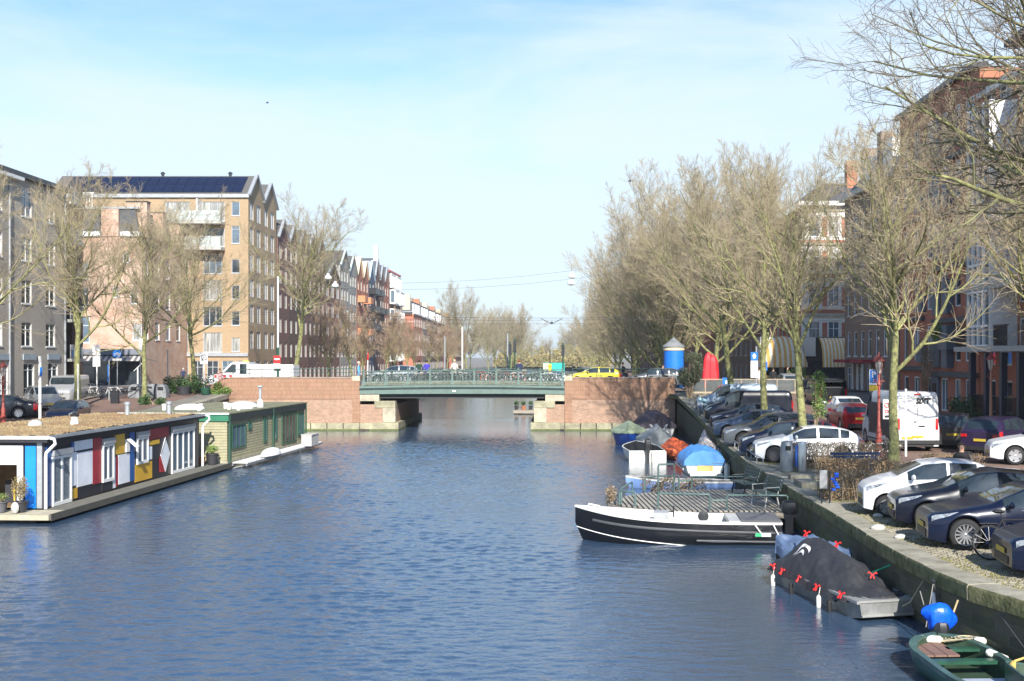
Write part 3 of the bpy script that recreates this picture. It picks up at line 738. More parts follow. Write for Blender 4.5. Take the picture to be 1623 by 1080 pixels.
for i, lab in enumerate(('dark brown gabled house next to the tall tan block', 'second dark gabled house after the tall tan block', 'middle dark gabled house behind the big bare tree', 'fourth dark gabled house of the brown row', 'last dark gabled house of the brown row')):
    gable_house(yy, yy + 5.3, 19.7, 22.0, [B_brown, B_dark, B_brown, B_dark, B_brown][i], M_rooft, lab); yy += 5.35
gable_house(157.3, 168.2, 16.6, 19.2, B_brown, M_rooft, 'lower brown gabled house before the pale gables', rows=5, nx_=3)
gable_house(168.4, 175.6, 19.6, 22.0, B_pale, M_slate, 'pale grey green gabled house with dark sloping roof', trim=mat('pale_green_verge', (.42, .47, .45), .6), nx_=3)
gable_house(175.7, 182.4, 19.2, 21.8, B_pale, M_slate, 'second pale gabled house beside the cream gables', trim=MATS['pale_green_verge'], nx_=3)
bl = lambda: (M_orangeb, (9.2, 14.6), (1.0,), 3.0)
gable_house(182.6, 188.2, 19.0, 22.2, B_orange, M_cream, 'orange house with cream gable and balconies, nearer one', trim=M_cream, balc=bl())
gable_house(188.3, 194, 19.0, 21.9, B_orange, M_cream, 'orange house with cream gable and balconies, farther one', trim=M_cream, balc=bl())
gable_house(194.2, 200.5, 19.3, 22.6, M_bluefr, M_zinc, 'dark blue house with pale blue gable and dark balconies', trim=mat('pale_blue_verge', (.4, .5, .58), .5), balc=(M_dark, (7, 10.2, 13.4, 16.6), (.6,), 4.6))
gable_house(200.6, 206.3, 20.2, 23.6, B_brown, M_slate, 'purple brown gabled house with a tall white chimney', balc=(M_dark, (10.2, 13.4, 16.6), (.6,), 4))
slab(bpy.data.objects['canal_house.010'] if 'canal_house.010' in bpy.data.objects else root, 'chimney', M_white, TX - .6, TX + .2, 203, 204, 23, 26)
gable_house(206.4, 211.8, 19.8, 22.8, B_brown, M_slate, 'brown red gabled house, first after the tall chimney', balc=(M_dark, (10.2, 13.4), (.6,), 4))
gable_house(211.9, 217.6, 19.8, 22.9, B_red, M_slate, 'brown red gabled house beside the white bays')
hb = gable_house(217.7, 234, 22.4, 22.4, B_brown, M_slate, 'flat topped red brown house with big white window bays', trim=M_red, nx_=2)
for z in (4.6, 8.2, 12.2, 16.0, 19.2):
    for y0 in (218.6, 226):
        mb = MB(); y1 = y0 + 6.2; x = TX + .05; e = 1.1 if z < 19 else .4
        mb.box(x, x + e, y0, y1, z, z + .25); mb.box(x, x + e, y0, y1, z + 2.6, z + 2.85)
        for k in range(5): yk = y0 + (y1 - y0 - .2) * k / 4; mb.box(x + e - .2, x + e, yk, yk + .2, z + .25, z + 2.6)
        mb.box(x, x + .2, y0, y0 + .2, z + .25, z + 2.6); b2 = mb.build('window_bay', M_white, hb)
        MB().box(x + .02, x + e - .1, y0 + .1, y1 - .1, z + .26, z + 2.59).build('bay_glass', M_glass3, b2)
# older houses farther along
labs = ['old red brick house with white sash window on its lit end', 'old house with pale chimney, second in the far terrace', 'old house with white dormer, third in the far terrace', 'narrow old house in the middle of the far terrace', 'old house with two chimneys in the far terrace', 'red brick end wall house beyond the gap in the far terrace', 'old house behind the row of far trees', 'last old house before the tall far tree']
yy = 240; OX = -30.8
for i, lab in enumerate(labs):
    ln = 16; 
    o = gable_house(yy, yy + ln - .4, 14.8 - .15 * i, 14.8 - .15 * i, [B_red, B_old, B_dark, B_brown][i % 4] if i not in (0, 5) else B_red, M_slate, lab, rows=4, nx_=5, trim=M_white, x=OX)
    ev = 14.8 - .15 * i
    mb = MB(); mb.prism([(yy, ev + .3), (yy + ln - .4, ev + .3), (yy + ln - .8, ev + 2.8), (yy + .4, ev + 2.8)], OX - 9, OX - .5, 'x'); mb.build('mansard_roof', M_slate, o)
    for k in range(3):
        MB().box(OX - .9, OX - .1, yy + 1.5 + 4.6 * k, yy + 3.4 + 4.6 * k, ev + .35, ev + 2.3).build('dormer', M_white, o)
    slab(o, 'chimney', B_orange if i % 2 else M_cream, OX - 2.4, OX - .8, yy + .1, yy + 1.1, ev + .3, ev + 4.3)
    slab(o, 'chimney', B_old, OX - 2.4, OX - 1.2, yy + 8, yy + 8.8, ev + .3, ev + 3.9)
    if i == 0: put_window(o, (X(641, 240), 239.96, Z(510, 240)), 0, 1.9, 2.2, 1, [.55], M_wframe)
    yy += ln + (8 if i == 4 else 0)

# ------------------------------------------------------------------ right side
RX = 24.2
# red brick block with blue grey panels
root = thing('apartment_block', 'tall red brick block with white window frames and blue grey panels', 'building')
A, B = (RX, 77.5), (RX, 63); Lw = 14.5
zs = [1.3 + .2 + 3.3 * k for k in range(6)]
wins = []
for k, z in enumerate(zs):
    for a, w_ in ((.9, 1.0), (3.0, 1.15), (5.6, 1.0), (8.2, 1.2), (10.6, 1.0), (12.3, 1.5)):
        wins.append((a, a + w_, z + (.5 if k else .7), z + 2.75, 2 if w_ > 1.1 else 1, 1))
facade(root, A, B, 1.3, 22.1, wins, B_red, M_wframe, ft=.09, sill=False)
bx, _ = rect_on(A, B, 0)
for k in range(1, 6):
    z = zs[k]
    bx(MB(), .02, 5.2, z - .15, z + .13, .02, .22).build('floor_band', M_band, root); bx(MB(), 7.4, 14.4, z - .45, z - .15, .02, .35).build('floor_band', M_band, root)
    bx(MB(), 6.85, 8.15, z + .1, z + 2.6, .02, .10).build('facade_panel', M_panel, root)
    bx(MB(), 4.3, 5.45, z + .4, z + 1.6, .02, .30).build('facade_panel', M_panel, root)
    bx(MB(), 9.55, 10.5, z + .1, z + 2.2, .02, .45).build('facade_panel', M_panel, root)
bx(MB(), 5.75 + 1.05, 8.1, 1.4, 4.6, .02, .16).build('entrance_surround', mat('blue_grey_portal', (.16, .18, .21), .6), root)
bx(MB(), 7.1, 7.8, 1.45, 3.9, .17, .2).build('entrance_door', M_dark, root)
bx(MB(), -.1, 14.6, 22.1, 22.4, -.5, .4).build('roof_edge', M_dark, root)
slab(root, 'near_gable_wall', B_orange, RX + .02, RX + 12, 62.98, 63.2, 14, 22.1)
slab(root, 'gable_band', M_grey, RX + .05, RX + 3.4, 62.90, 62.97, 19.9, 20.3); slab(root, 'gable_render', M_cream, RX + .1, RX + 2.6, 62.90, 62.97, 18.1, 19.85)
slab(root, 'rear_mass', B_red, RX + .4, RX + 12, 63.3, 77.4, 1.3, 22.0)
# hanging plant on a balcony panel
o = slab(root, 'planter_panel', M_panel, RX - .75, RX - .05, 66.2, 67.6, 6.0, 7.5)

# white bay block at the right edge
root = thing('apartment_block', 'white framed apartment block with glazed balconies at the right edge', 'building')
A, B = (RX, 62.9), (RX, 44); Lw = 18.9
wins = []
for k in range(6):
    z = 1.5 + 3.3 * k
    for j in range(4): wins.append((.7 + 4.6 * j, 2.2 + 4.6 * j, z + .3, z + 2.8, 2, [.3], 0)); wins.append((2.7 + 4.6 * j, 4.4 + 4.6 * j, z + .3, z + 2.8, 2, [.3]))
facade(root, A, B, 1.3, 20.2, wins, B_red, M_wframe, ft=.09, sill=False)
bx, _ = rect_on(A, B, 0)
for z in (6.05, 9.35, 12.65, 15.95):
    bx(MB(), .0, 18.8, z - .2, z + .08, .02, 1.5).build('balcony_slab', mat('pale_concrete_slab', (.42, .42, .39), .8), root)
    if z > 19: continue
    if z in (6.05,):
        for s_ in (0, 1): 
            mb = MB(); 
            for k in range(18): a = .1 + .1 * k + s_ * 5.4; bx(mb, a, a + .02, z + .1, z + 1.15, 1.4, 1.43)
            for k in range(6): a = .1 + .3 * k + s_ * 5.4; bx(mb, a, a + .32, z + .3 + .12 * (k % 2), z + .34 + .12 * (k % 2), 1.4, 1.43)
            bx(mb, .05 + s_ * 5.4, 1.95 + s_ * 5.4, z + 1.12, z + 1.18, 1.38, 1.45); mb.build('balcony_railing', M_dark, root)
    # glazed white bay
    mb = MB()
    for a in (2.0, 2.75, 3.5, 4.25, 5.0): bx(mb, a - .06, a + .06, z + .1, z + 3.1, 1.25, 1.5)
    for zz in (z + .1, z + 1.15, z + 3.0): bx(mb, 2.0, 5.0, zz - .05, zz + .07, 1.27, 1.48)
    bx(mb, 4.95, 5.15, z + .08, z + 3.1, .02, 1.5); bx(mb, 1.9, 2.03, z + .08, z + 3.1, .02, 1.5)
    g0 = mb.build('glazed_bay', M_white, root)
    bx(MB(), 2.08, 4.94, z + .12, z + 2.95, 1.33, 1.37).build('bay_glass', M_glass3, g0)
    bx(MB(), 9, 12.5, z + .1, z + 1.1, 1.4, 1.46).build('balcony_railing', M_dark, root)
for j in range(5): bx(MB(), 2.0 + 2.1 * j, 2.3 + 2.1 * j, 1.35, 5.8, 1.1, 1.4).build('balcony_post', mat('navy_post', (.03, .035, .06), .5), root)
for j in range(4):
    mb = MB()
    for k in range(12): bx(mb, 2.4 + 2.1 * j + .13 * k, 2.42 + 2.1 * j + .13 * k, 2.3, 3.5, 1.25, 1.28)
    bx(mb, 2.35 + 2.1 * j, 4.05 + 2.1 * j, 3.5, 3.55, 1.23, 1.3); mb.build('balcony_railing', M_dark, root)
bx(MB(), 1.6, 12, 2.0, 2.28, .02, 1.5).build('balcony_slab', M_conc, root)
slab(root, 'penthouse', mat('penthouse_cladding', (.06, .075, .10), .4), RX + 1.6, RX + 11, 45, 60.5, 20.25, 22.6)
slab(root, 'penthouse_roof', M_slate, RX + .5, RX + 11, 44.8, 60.8, 22.6, 22.95); bx(MB(), 0, 18.9, 20.2, 20.5, -.3, .25).build('roof_fascia', M_wrender, root)
slab(root, 'rear_mass', B_red, RX + .3, RX + 12, 44, 62.85, 1.3, 20.15)
slab(root, 'roof_rail', M_zinc, RX + .3, RX + .36, 50, 61, 21.3, 21.36)

# old grey brick block with a dark roof and white dormer
root = thing('apartment_block', 'old grey brick block with tall narrow windows and white dormer', 'building')
A, B = (RX, 92.3), (RX, 77.6)
rows_ = [(5.6, 2.0), (8.9, 2.0), (12.1, 2.0), (15.2, 1.8)]
facade(root, A, B, 1.5, 18.4, grid_wins(14.7, rows_, 7, 1.0, .8, 1, [.66]) + grid_wins(14.7, [(2.3, 2.4)], 5, 1.6, .8, 2, [.75]), B_old, M_wframe)
slab(root, 'cornice', M_zinc, RX - .5, RX, 77.6, 92.3, 18.4, 18.8)
mb = MB(); mb.prism([(RX - .1, 18.8), (RX + 10, 18.8), (RX + 8, 20.8), (RX + 1.6, 20.8)], 77.6, 92.2, 'y'); mb.build('mansard_roof', M_slate, root)
slab(root, 'dormer', M_white, RX + .3, RX + 3, 80.2, 82.5, 18.85, 21.6); slab(root, 'dormer', M_white, RX + .3, RX + 3, 86, 88, 18.85, 21.2)
slab(root, 'chimney', B_old, RX + .6, RX + 1.6, 88.6, 89.8, 18.9, 22.3); slab(root, 'chimney', B_old, RX + .4, RX + 1.4, 83.4, 84.4, 18.9, 22.6)
slab(root, 'rear_mass', B_old, RX + .3, RX + 12, 77.7, 92.25, 1.5, 18.3)
bx, _ = rect_on(A, B, 0)
mb = MB()
for s_ in (2.5, 7.5):
    bx(mb, s_, s_ + 3.6, 5.1, 5.35, .02, 1.6)
mb.build('red_awning', mat('dark_red_canvas', (.28, .03, .04), .8), root)
for s_ in (2.6, 4.0, 5.4, 7.6): bx(MB(), s_, s_ + .3, 1.6, 5.0, .02, .12).build('white_pilaster', M_white, root)

# white and red striped corner building facing the camera
root = thing('corner_building', 'white and red brick corner building above the striped cafe awnings', 'building')
A, B = (22.6, 101.5), (31, 101.5)
wr = []
for z in (6.9, 10.2, 13.5, 16.6): wr += [(.7, 1.75, z, z + 1.9, 1, [.66]), (2.5, 3.5, z, z + 1.9, 2, [.66]), (4.6, 5.6, z, z + 1.9, 1, [.66])]
facade(root, A, B, 1.9, 19.4, wr, M_wrender)
facade(root, (22.6, 118), (22.6, 101.5), 1.9, 19.4, grid_wins(16.5, [(6.9, 1.9), (10.2, 1.9), (13.5, 1.9), (16.6, 1.9)], 7, 1.0, .9, 1, [.66]), B_red)
bx, _ = rect_on(A, B, 0)
for z in (7.2, 10.5, 13.8, 16.9):
    for a in (1.95, 3.75): bx(MB(), a, a + .45, z - .3, z + 1.5, .02, .06).build('brick_panel', B_red, root)
    bx(MB(), 0, 8, z + 2.0, z + 2.25, .02, .12).build('stone_band', M_stone, root); bx(MB(), 0, 8, z - .95, z - .6, .02, .05).build('brick_band', B_red, root)
bx(MB(), -.4, 8.6, 19.4, 19.8, -.2, .6).build('cornice', M_white, root)
mb = MB(); mb.face([(22.3, 101, 19.8), (31, 101, 19.8), (30, 105, 22), (25.5, 105, 22)]); mb.face([(22.3, 118, 19.8), (22.3, 101, 19.8), (25.5, 105, 22), (25.5, 116, 22)]); mb.build('hipped_roof', M_slate, root)
slab(root, 'chimney', B_orange, 27.5, 28.5, 104, 105, 21, 24)
# cafe
cafe = thing('cafe', 'corner cafe with yellow and white striped barrel awnings', 'building')
facade(cafe, (18.6, 99.6), (22.5, 99.6), 2.9, 7.3, [(.3, 1.7, 3.4, 5.6, 2, [.8], 0), (2.0, 3.5, 3.0, 5.6, 2, [.8], 0)], M_wrender, M_white)
facade(cafe, (22.6, 99.6), (27.5, 99.6), 2.9, 7.3, [(.5, 3.9, 3.2, 5.2, 3, [.8], 0)], mat('dark_cafe_wood', (.06, .045, .04), .6), M_dark)
slab(cafe, 'cafe_roof', M_zinc, 18.5, 27.6, 99.7, 101.4, 7.1, 7.35); slab(cafe, 'cafe_fascia', M_wrender, 22.35, 23.4, 99.2, 99.58, 5.6, 7.3)
slab(cafe, 'cafe_side_wall', M_wrender, 18.5, 18.6, 99.6, 101.4, 2.9, 7.1)
M_ay = mat('awning_yellow', (.72, .42, .12), .8, var=.15); M_aw = mat('awning_white', (.80, .74, .60), .8, var=.08)
def barrel(x0, x1, y1, zt, depth, h, name, quarter_ends=True):
    mb = MB(); n = 18; K = 8
    for k in range(n):
        a, b_ = x0 + (x1 - x0) * k / n, x0 + (x1 - x0) * (k + 1) / n
        rows = []
        for j in range(K + 1):
            t_ = R(90) * j / K
            row = []
            for xx in (a, b_):
                s_ = 1.0
                if quarter_ends:
                    e = min(xx - x0, x1 - xx) / (x1 - x0); s_ = math.sqrt(max(.02, 1 - max(0, 1 - e / .45) ** 2))
                row.append((xx, y1 - depth * math.sin(t_) * (.4 + .6 * s_), zt - h + h * math.cos(t_) * s_))
            rows.append(row)
        mb.grid(rows, k % 2)
        xa = rows[-1]
        mb.face([xa[0], xa[1], (xa[1][0], xa[1][1], xa[1][2] - .22), (xa[0][0], xa[0][1], xa[0][2] - .22)], k % 2)
    return mb.build(name, [M_ay, M_aw], cafe, True)
barrel(18.3, 22.5, 99.55, 7.35, 2.4, 2.5, 'barrel_awning'); barrel(23.7, 26.6, 99.55, 7.25, 1.7, 2.4, 'barrel_awning', False)
MB().box(18.4, 22.4, 97.4, 97.9, 2.95, 3.9).build('terrace_counter', mat('yellow_wood', (.55, .36, .13), .7, var=.2, vs=6), cafe)
# houses farther along the right side, mostly behind trees
for i, (y0, y1, e, lab) in enumerate(((119, 150, 17, 'brown brick terrace right of the canal behind the trees'), (151, 190, 16.5, 'red brick terrace farther down the right side'), (191, 260, 16, 'long dark terrace far down the right side'), (262, 330, 15, 'last terrace on the right beside the far trees'))):
    root = thing('terrace_house', lab, 'building')
    facade(root, (22.6, y1), (22.6, y0), 1.6, e, grid_wins(y1 - y0, [(2.6, 1.9), (5.7, 1.8), (8.8, 1.8), (11.9, 1.7)], 9, 1.4, 1, 2, 1), [B_old, B_red, B_dark, B_brown][i], M_wframe)
    slab(root, 'mansard_roof', M_slate, 22.9, 33, y0, y1, e, e + 2.4); slab(root, 'near_wall', B_old, 22.65, 33, y0, y0 + .3, 1.6, e)
# ------------------------------------------------------------------ bare trees
def bark(name, c, c2, g):
    m = mat(name, c, .9, var=.2, vs=2.5, bump=.7, bs=16, c2=c2); return m
M_bark = mat('mossy_bark', (.085, .072, .045), .92, var=.25, vs=5.5, bump=1, bs=16, c2=(.33, .34, .13))
M_limb = mat('greenish_limb', (.22, .21, .09), .9, var=.3, vs=2.5, bump=.4, bs=20, c2=(.37, .37, .15))
M_twig = mat('bare_twig', (.33, .26, .17), .9, var=.25, vs=.9, c2=(.49, .41, .27))
M_twigb = mat('brown_twig', (.32, .22, .15), .9, var=.3, vs=.5, c2=(.46, .33, .23))
M_willow = mat('willow_twig', (.36, .30, .12), .9, var=.25, vs=.3, c2=(.48, .40, .19))
def interp(P, t):
    k = P.shape[1] - 1; x = t * k; i = np.minimum(x.astype(int), k - 1); f = (x - i)[:, None]; r = np.arange(len(t))
    return P[r, i] * (1 - f) + P[r, i + 1] * f, P[r, i + 1] - P[r, i]
def nrm(v): return v / np.maximum(1e-9, np.linalg.norm(v, axis=-1, keepdims=True))
def grow(rs, P, Rd, n, t0, t1, ang, asd, lmul, lmin, k, up, wob, rmul, rtip, tip=True):
    B = P.shape[0]; plen = np.linalg.norm(np.diff(P, axis=1), axis=2).sum(1)
    t = (np.tile(np.linspace(t0, t1, n), (B, 1)) + rs.uniform(-.5, .5, (B, n)) * (t1 - t0) / n).clip(0.02, .995)
    idx = np.repeat(np.arange(B), n); t = t.ravel()
    pos, tan = interp(P[idx], t); tan = nrm(tan)
    kk = Rd.shape[1] - 1; x = t * kk; i = np.minimum(x.astype(int), kk - 1); rad = Rd[idx, i] * (1 - (x - i)) + Rd[idx, i + 1] * (x - i)
    ref = nrm(rs.normal(size=(len(t), 3))); a = nrm(np.cross(tan, ref)); b = np.cross(tan, a)
    az = np.tile(np.arange(n) * 2.399, B) + np.repeat(rs.uniform(0, 6.28, B), n) + rs.normal(0, .4, len(t))
    th = np.radians(rs.normal(ang, asd, len(t)))
    # a fixed frame per parent so that the spiral holds
    ref = np.tile(np.array([[.31, .17, .93]]), (len(t), 1)); a = nrm(np.cross(tan, ref)); b = np.cross(tan, a)
    d = nrm(tan * np.cos(th)[:, None] + (a * np.cos(az)[:, None] + b * np.sin(az)[:, None]) * np.sin(th)[:, None])
    ln = np.maximum(plen[idx] * lmul * (1 - .55 * t) * rs.uniform(.7, 1.25, len(t)), lmin)
    out = np.zeros((len(t), k + 1, 3)); out[:, 0] = pos
    for s in range(k):
        d = nrm(d + np.array([0, 0, up]) + rs.normal(0, wob, d.shape)); out[:, s + 1] = out[:, s] + d * (ln / k)[:, None]
    r0 = np.minimum(rad * rmul, ln * .05 + .002)
    R2 = r0[:, None] * np.linspace(1, .25, k + 1)[None]; R2 = np.maximum(R2, rtip)
    return out, R2
def tubes(levels):
    vs, fs, off = [], [], 0
    for P, Rd, n in levels:
        B, K, _ = P.shape
        T = np.zeros_like(P); T[:, 1:-1] = P[:, 2:] - P[:, :-2]; T[:, 0] = P[:, 1] - P[:, 0]; T[:, -1] = P[:, -1] - P[:, -2]; T = nrm(T)
        ref = np.where(np.abs(T[:, :1, 2:3]) > .9, np.array([[[1., 0, 0]]]), np.array([[[0, 0, 1.]]]))
        a = nrm(np.cross(T, np.broadcast_to(ref, T.shape))); b = np.cross(T, a)
        th = np.arange(n) * 2 * np.pi / n
        V = P[:, :, None] + (a[:, :, None] * np.cos(th)[None, None, :, None] + b[:, :, None] * np.sin(th)[None, None, :, None]) * Rd[:, :, None, None]
        vs.append(V.reshape(-1, 3))
        base = (np.arange(B)[:, None, None] * K + np.arange(K - 1)[None, :, None]) * n + off
        j = np.arange(n)[None, None]; j2 = (j + 1) % n
        F = np.stack([base + j, base + j2, base + n + j2, base + n + j], -1).reshape(-1, 4)
        fs.append(F); off += B * K * n
    return np.concatenate(vs), np.concatenate(fs)
def np_mesh(name, V, F, m, smooth=True):
    me = bpy.data.meshes.new(name); me.vertices.add(len(V)); me.vertices.foreach_set('co', V.astype(np.float32).ravel())
    me.loops.add(F.size); me.loops.foreach_set('vertex_index', F.astype(np.int32).ravel())
    me.polygons.add(len(F)); me.polygons.foreach_set('loop_start', np.arange(0, F.size, F.shape[1], dtype=np.int32))
    if smooth: me.polygons.foreach_set('use_smooth', np.ones(len(F), bool))
    me.materials.append(m); me.update(calc_edges=True); return me
def make_tree(seed, H, clear=.22, tr=.24, nl=11, lang=36, spread=.62, up=.10, n2=8, n3=8, n4=6, twig=M_twig, rt=.006, lean=(0, 0), n5=0, wob=.13, ltop=.95, limbm=None, trunkm=None, t4=.0):
    rs = np.random.RandomState(seed)
    k = 9; P = np.zeros((1, k + 1, 3)); d = np.array([lean[0], lean[1], 1.])
    for s in range(k):
        d = d + np.array([rs.normal(0, .06), rs.normal(0, .06), .05]); d = d / np.linalg.norm(d); P[0, s + 1] = P[0, s] + d * H * .80 / k
    rr = np.linspace(1, .16, k + 1) ** 1.0 * tr; rr[0] *= 1.25; Rd = rr[None]
    L1, R1 = grow(rs, P, Rd, nl, clear, .97, lang, 8, spread, 1.2, 8, up, wob * .7, .62, .012)
    L2, R2 = grow(rs, np.concatenate([L1]), R1, n2, .18, .98, 38, 10, .55, .7, 6, up * .9, wob, .62, .008)
    Lt, Rt = grow(rs, P, Rd, nl * 2, clear + .1, .99, 42, 10, .3, .8, 5, up, wob, .4, .008)
    L2 = [(L2, R2), (Lt, Rt)]
    trunk = tubes([(P, Rd, 10), (L1, R1, 7)])
    lv = []; sec = []
    for (a, b) in L2:
        kk = a.shape[1]
        sec.append((a, b, 5))
        c, r_ = grow(rs, a, b, n3, .15, .99, 36, 12, .6, .35, 4, up * .8, wob * 1.2, .65, rt)
        lv.append((c, r_, 3))
        e, f = grow(rs, c, r_, n4, .15, .99, 34, 12, .65, .22, 2, up * .6, wob * 1.2, .7, rt * .75)
        lv.append((e, f, 3))
    tm = np_mesh('trunk', *trunk, trunkm or M_bark); lm = np_mesh('limbs', *tubes(sec), limbm or M_limb); cm = np_mesh('crown', *tubes(lv), twig, False)
    return tm, lm, cm
TREES = {}
def proto(name, *a, **k): TREES[name] = make_tree(*a, **k)
proto('elm_a', 11, 18, nl=13, n2=9, n3=8, n4=8, up=.10, tr=.27, clear=.38, lang=48, rt=.008, spread=.70)
proto('elm_b', 23, 18, nl=14, n2=9, n3=8, n4=8, up=.11, tr=.25, clear=.34, lang=50, rt=.008, spread=.74)
proto('young', 31, 15, nl=13, n2=9, n3=8, n4=8, rt=.008, up=.07, tr=.20, clear=.30, lang=54, spread=.76, twig=M_twig)
proto('dense', 47, 18, nl=18, n2=10, n3=9, n4=9, up=.13, tr=.24, clear=.15, lang=52, spread=.90, rt=.010, wob=.10)
proto('small', 53, 9, nl=12, n2=8, n3=7, n4=6, up=.09, tr=.13, clear=.30, lang=44, spread=.55, twig=M_twigb, rt=.010)
proto('willow', 61, 12, nl=14, n2=8, n3=7, n4=7, up=-.05, tr=.3, clear=.12, lang=58, spread=.8, twig=M_willow, limbm=M_willow, rt=.02)
def tree(kind, x, y, h, label, rz=0, group=None, base=None, name='bare_tree'):
    H0 = {'elm_a': 18, 'elm_b': 18, 'young': 15, 'dense': 18, 'small': 9, 'willow': 12}[kind]
    o = thing(name, label, 'tree', (x, y, ramp_z(y) - .05 if base is None else base), rz, group, h / H0)
    tm, lm, cm = TREES[kind]
    link('trunk', tm, o); link('limbs', lm, o); link('crown', cm, o)
    return o
# left quay
tree('young', -30.6, 55, 15.0, 'bare tree cut off by the left edge, in front of the grey block', 2.2)
tree('elm_b', -31.4, 72.5, 16.2, 'bare tree with pale forked trunk in front of the grey block', 1.0)
tree('young', -28.1, 75.5, 14.0, 'bare tree with dark trunk before the pink corner house', 4.0)
tree('young', -27.6, 84.5, 14.5, 'bare tree standing in the green plants beside the white truck', 5.5)
tree('elm_a', -25.8, 109, 18.6, 'tall bare tree with spreading green limbs behind the white truck', .8, base=2.5)
for i, (x, y, h) in enumerate(((-25, 122, 10), (-24, 131, 10.5), (-24.5, 141, 10), (-23.5, 152, 10.5), (-24, 163, 10), (-23.5, 176, 10.5), (-24, 190, 10), (-23.5, 205, 11), (-24, 222, 10), (-23.5, 240, 11), (-24, 262, 11), (-23.5, 285, 11), (-24, 312, 12))):
    tree('small', x, y, h, 'small brown bare tree in the row along the left side beyond the bridge', i * 1.3, 'small bare trees along the far left quay', 1.55)
tree('dense', -24, 300, 21, 'tall pale bare tree standing above the far left row', 1.2, base=1.55)
for i, (x, y, h) in enumerate(((-20, 330, 16), (-19, 352, 18), (-15, 372, 19), (-12, 395, 17), (-17, 385, 18))):
    tree('dense', x, y, h, 'brown bare tree in the far group left of the canal end', i * 2.1, 'far tree group left of the canal end', 1.55)
# far end: willows and park trees
for i, (x, y, h) in enumerate(((-14, 440, 9), (-6, 452, 9), (0, 448, 8), (6, 455, 10), (12, 446, 10), (-10, 470, 11), (17, 462, 12), (3, 475, 12))):
    tree('willow', x, y, h, 'yellowish weeping tree at the far end of the canal', i * 1.7, 'yellowish trees closing the canal far away', 1.55, name='willow_tree')
for i, (x, y, h) in enumerate(((8, 520, 17), (14, 515, 20), (-4, 530, 12), (22, 510, 18), (-20, 520, 15))):
    tree('dense', x, y, h, 'hazy grey bare tree behind the yellowish far trees', i * 1.1, 'hazy trees behind the yellowish ones', 1.55)
# right quay
tree('elm_b', 12.7, 41.5, 14.3, 'bare tree with thick moss green trunk beside the white rental van', .4)
tree('elm_a', 10.5, 46.2, 13.6, 'bare tree with speckled trunk rising behind the white hatchback', 3.0)
tree('elm_b', 11.3, 59.5, 15.2, 'bare tree with dark mossy trunk beside the black van roof', 2.1)
tree('elm_a', 11.0, 69, 15.6, 'bare tree in front of the red parasol covers', 5.0)
tree('dense', 10.8, 106, 18.5, 'broad bare tree right behind the blue advertising column', 2.6, base=2.6)
tree('dense', 13.5, 93.5, 17.5, 'bare tree between the red parasol covers and the cafe', 3.3, base=2.9)
for i, (y, h) in enumerate(((116, 18.5), (127, 18.5), (139, 18), (152, 18), (166, 17.5), (181, 17), (198, 17), (216, 16.5), (236, 16), (258, 16), (282, 15.5), (308, 15), (340, 15), (380, 14))):
    tree('dense', 11.5 + (i % 3) * .6, y, h, 'broad bare tree in the row along the right side beyond the bridge', i * 1.9 + .5, 'tall bare trees along the far right quay', 1.55)
for i, (y, x) in enumerate(((120, 17.5), (140, 18), (165, 17.5))):
    tree('elm_b', x, y, 17, 'bare tree in the second row before the right terrace', i * 2., 'second row of trees on the far right', 1.55)
# near trees at the right edge, trunks outside the picture
for args, loc, rz, sc, lab in (((dict(seed=77, H=17, nl=30, n2=11, n3=8, n4=5, up=.02, tr=.28, clear=.50, lang=72, spread=.72, wob=.15, rt=.005, twig=mat('dark_twig', (.13, .10, .075), .9, var=.2, c2=(.24, .19, .13)), limbm=mat('dark_limb', (.12, .105, .06), .9, var=.3, vs=2, bump=.4, c2=(.25, .25, .12)))), (11.7, 23.9, 1.3), .6, 1.0, 'overhanging bare tree with long twigs across the top right corner'),):
    tm, lm, cm = make_tree(**args)
    o = thing('bare_tree', lab, 'tree', loc, rz, None, sc); link('trunk', tm, o); link('limbs', lm, o); link('crown', cm, o)
o = tree('elm_b', 19.6, 43, 16, 'bare tree by the right edge with green limbs before the white balconies', 2.4)

# ------------------------------------------------------------------ leafy plants and hedges
def leaves(n, fn, size, seed, m2=2):
    rs = np.random.RandomState(seed); C = fn(rs, n); n = len(C)
    a = nrm(rs.normal(size=(n, 3))); b = nrm(np.cross(a, rs.normal(size=(n, 3)))); s = size * rs.uniform(.6, 1.3, (n, 1))
    V = np.stack([C - a * s, C + b * s * .45, C + a * s, C - b * s * .45], 1).reshape(-1, 3)
    F = np.arange(4 * n).reshape(n, 4); return V, F
M_hedge = mat('dry_beech_leaf', (.20, .12, .055), .8, var=.35, vs=9, c2=(.42, .29, .16))
M_hedged = mat('bare_hedge_leaf', (.10, .075, .05), .85, var=.4, vs=8, c2=(.30, .25, .19))
M_ever = mat('evergreen_leaf', (.025, .065, .018), .5, var=.4, vs=6, c2=(.07, .14, .035))
M_olive = mat('olive_leaf', (.06, .085, .045), .7, var=.4, vs=5, c2=(.14, .16, .09))
M_bright = mat('bright_leaf', (.10, .20, .03), .6, var=.3, vs=5, c2=(.22, .32, .07))
M_dry = mat('dry_stalk', (.24, .17, .11), .9, var=.4, vs=9, c2=(.40, .31, .2))
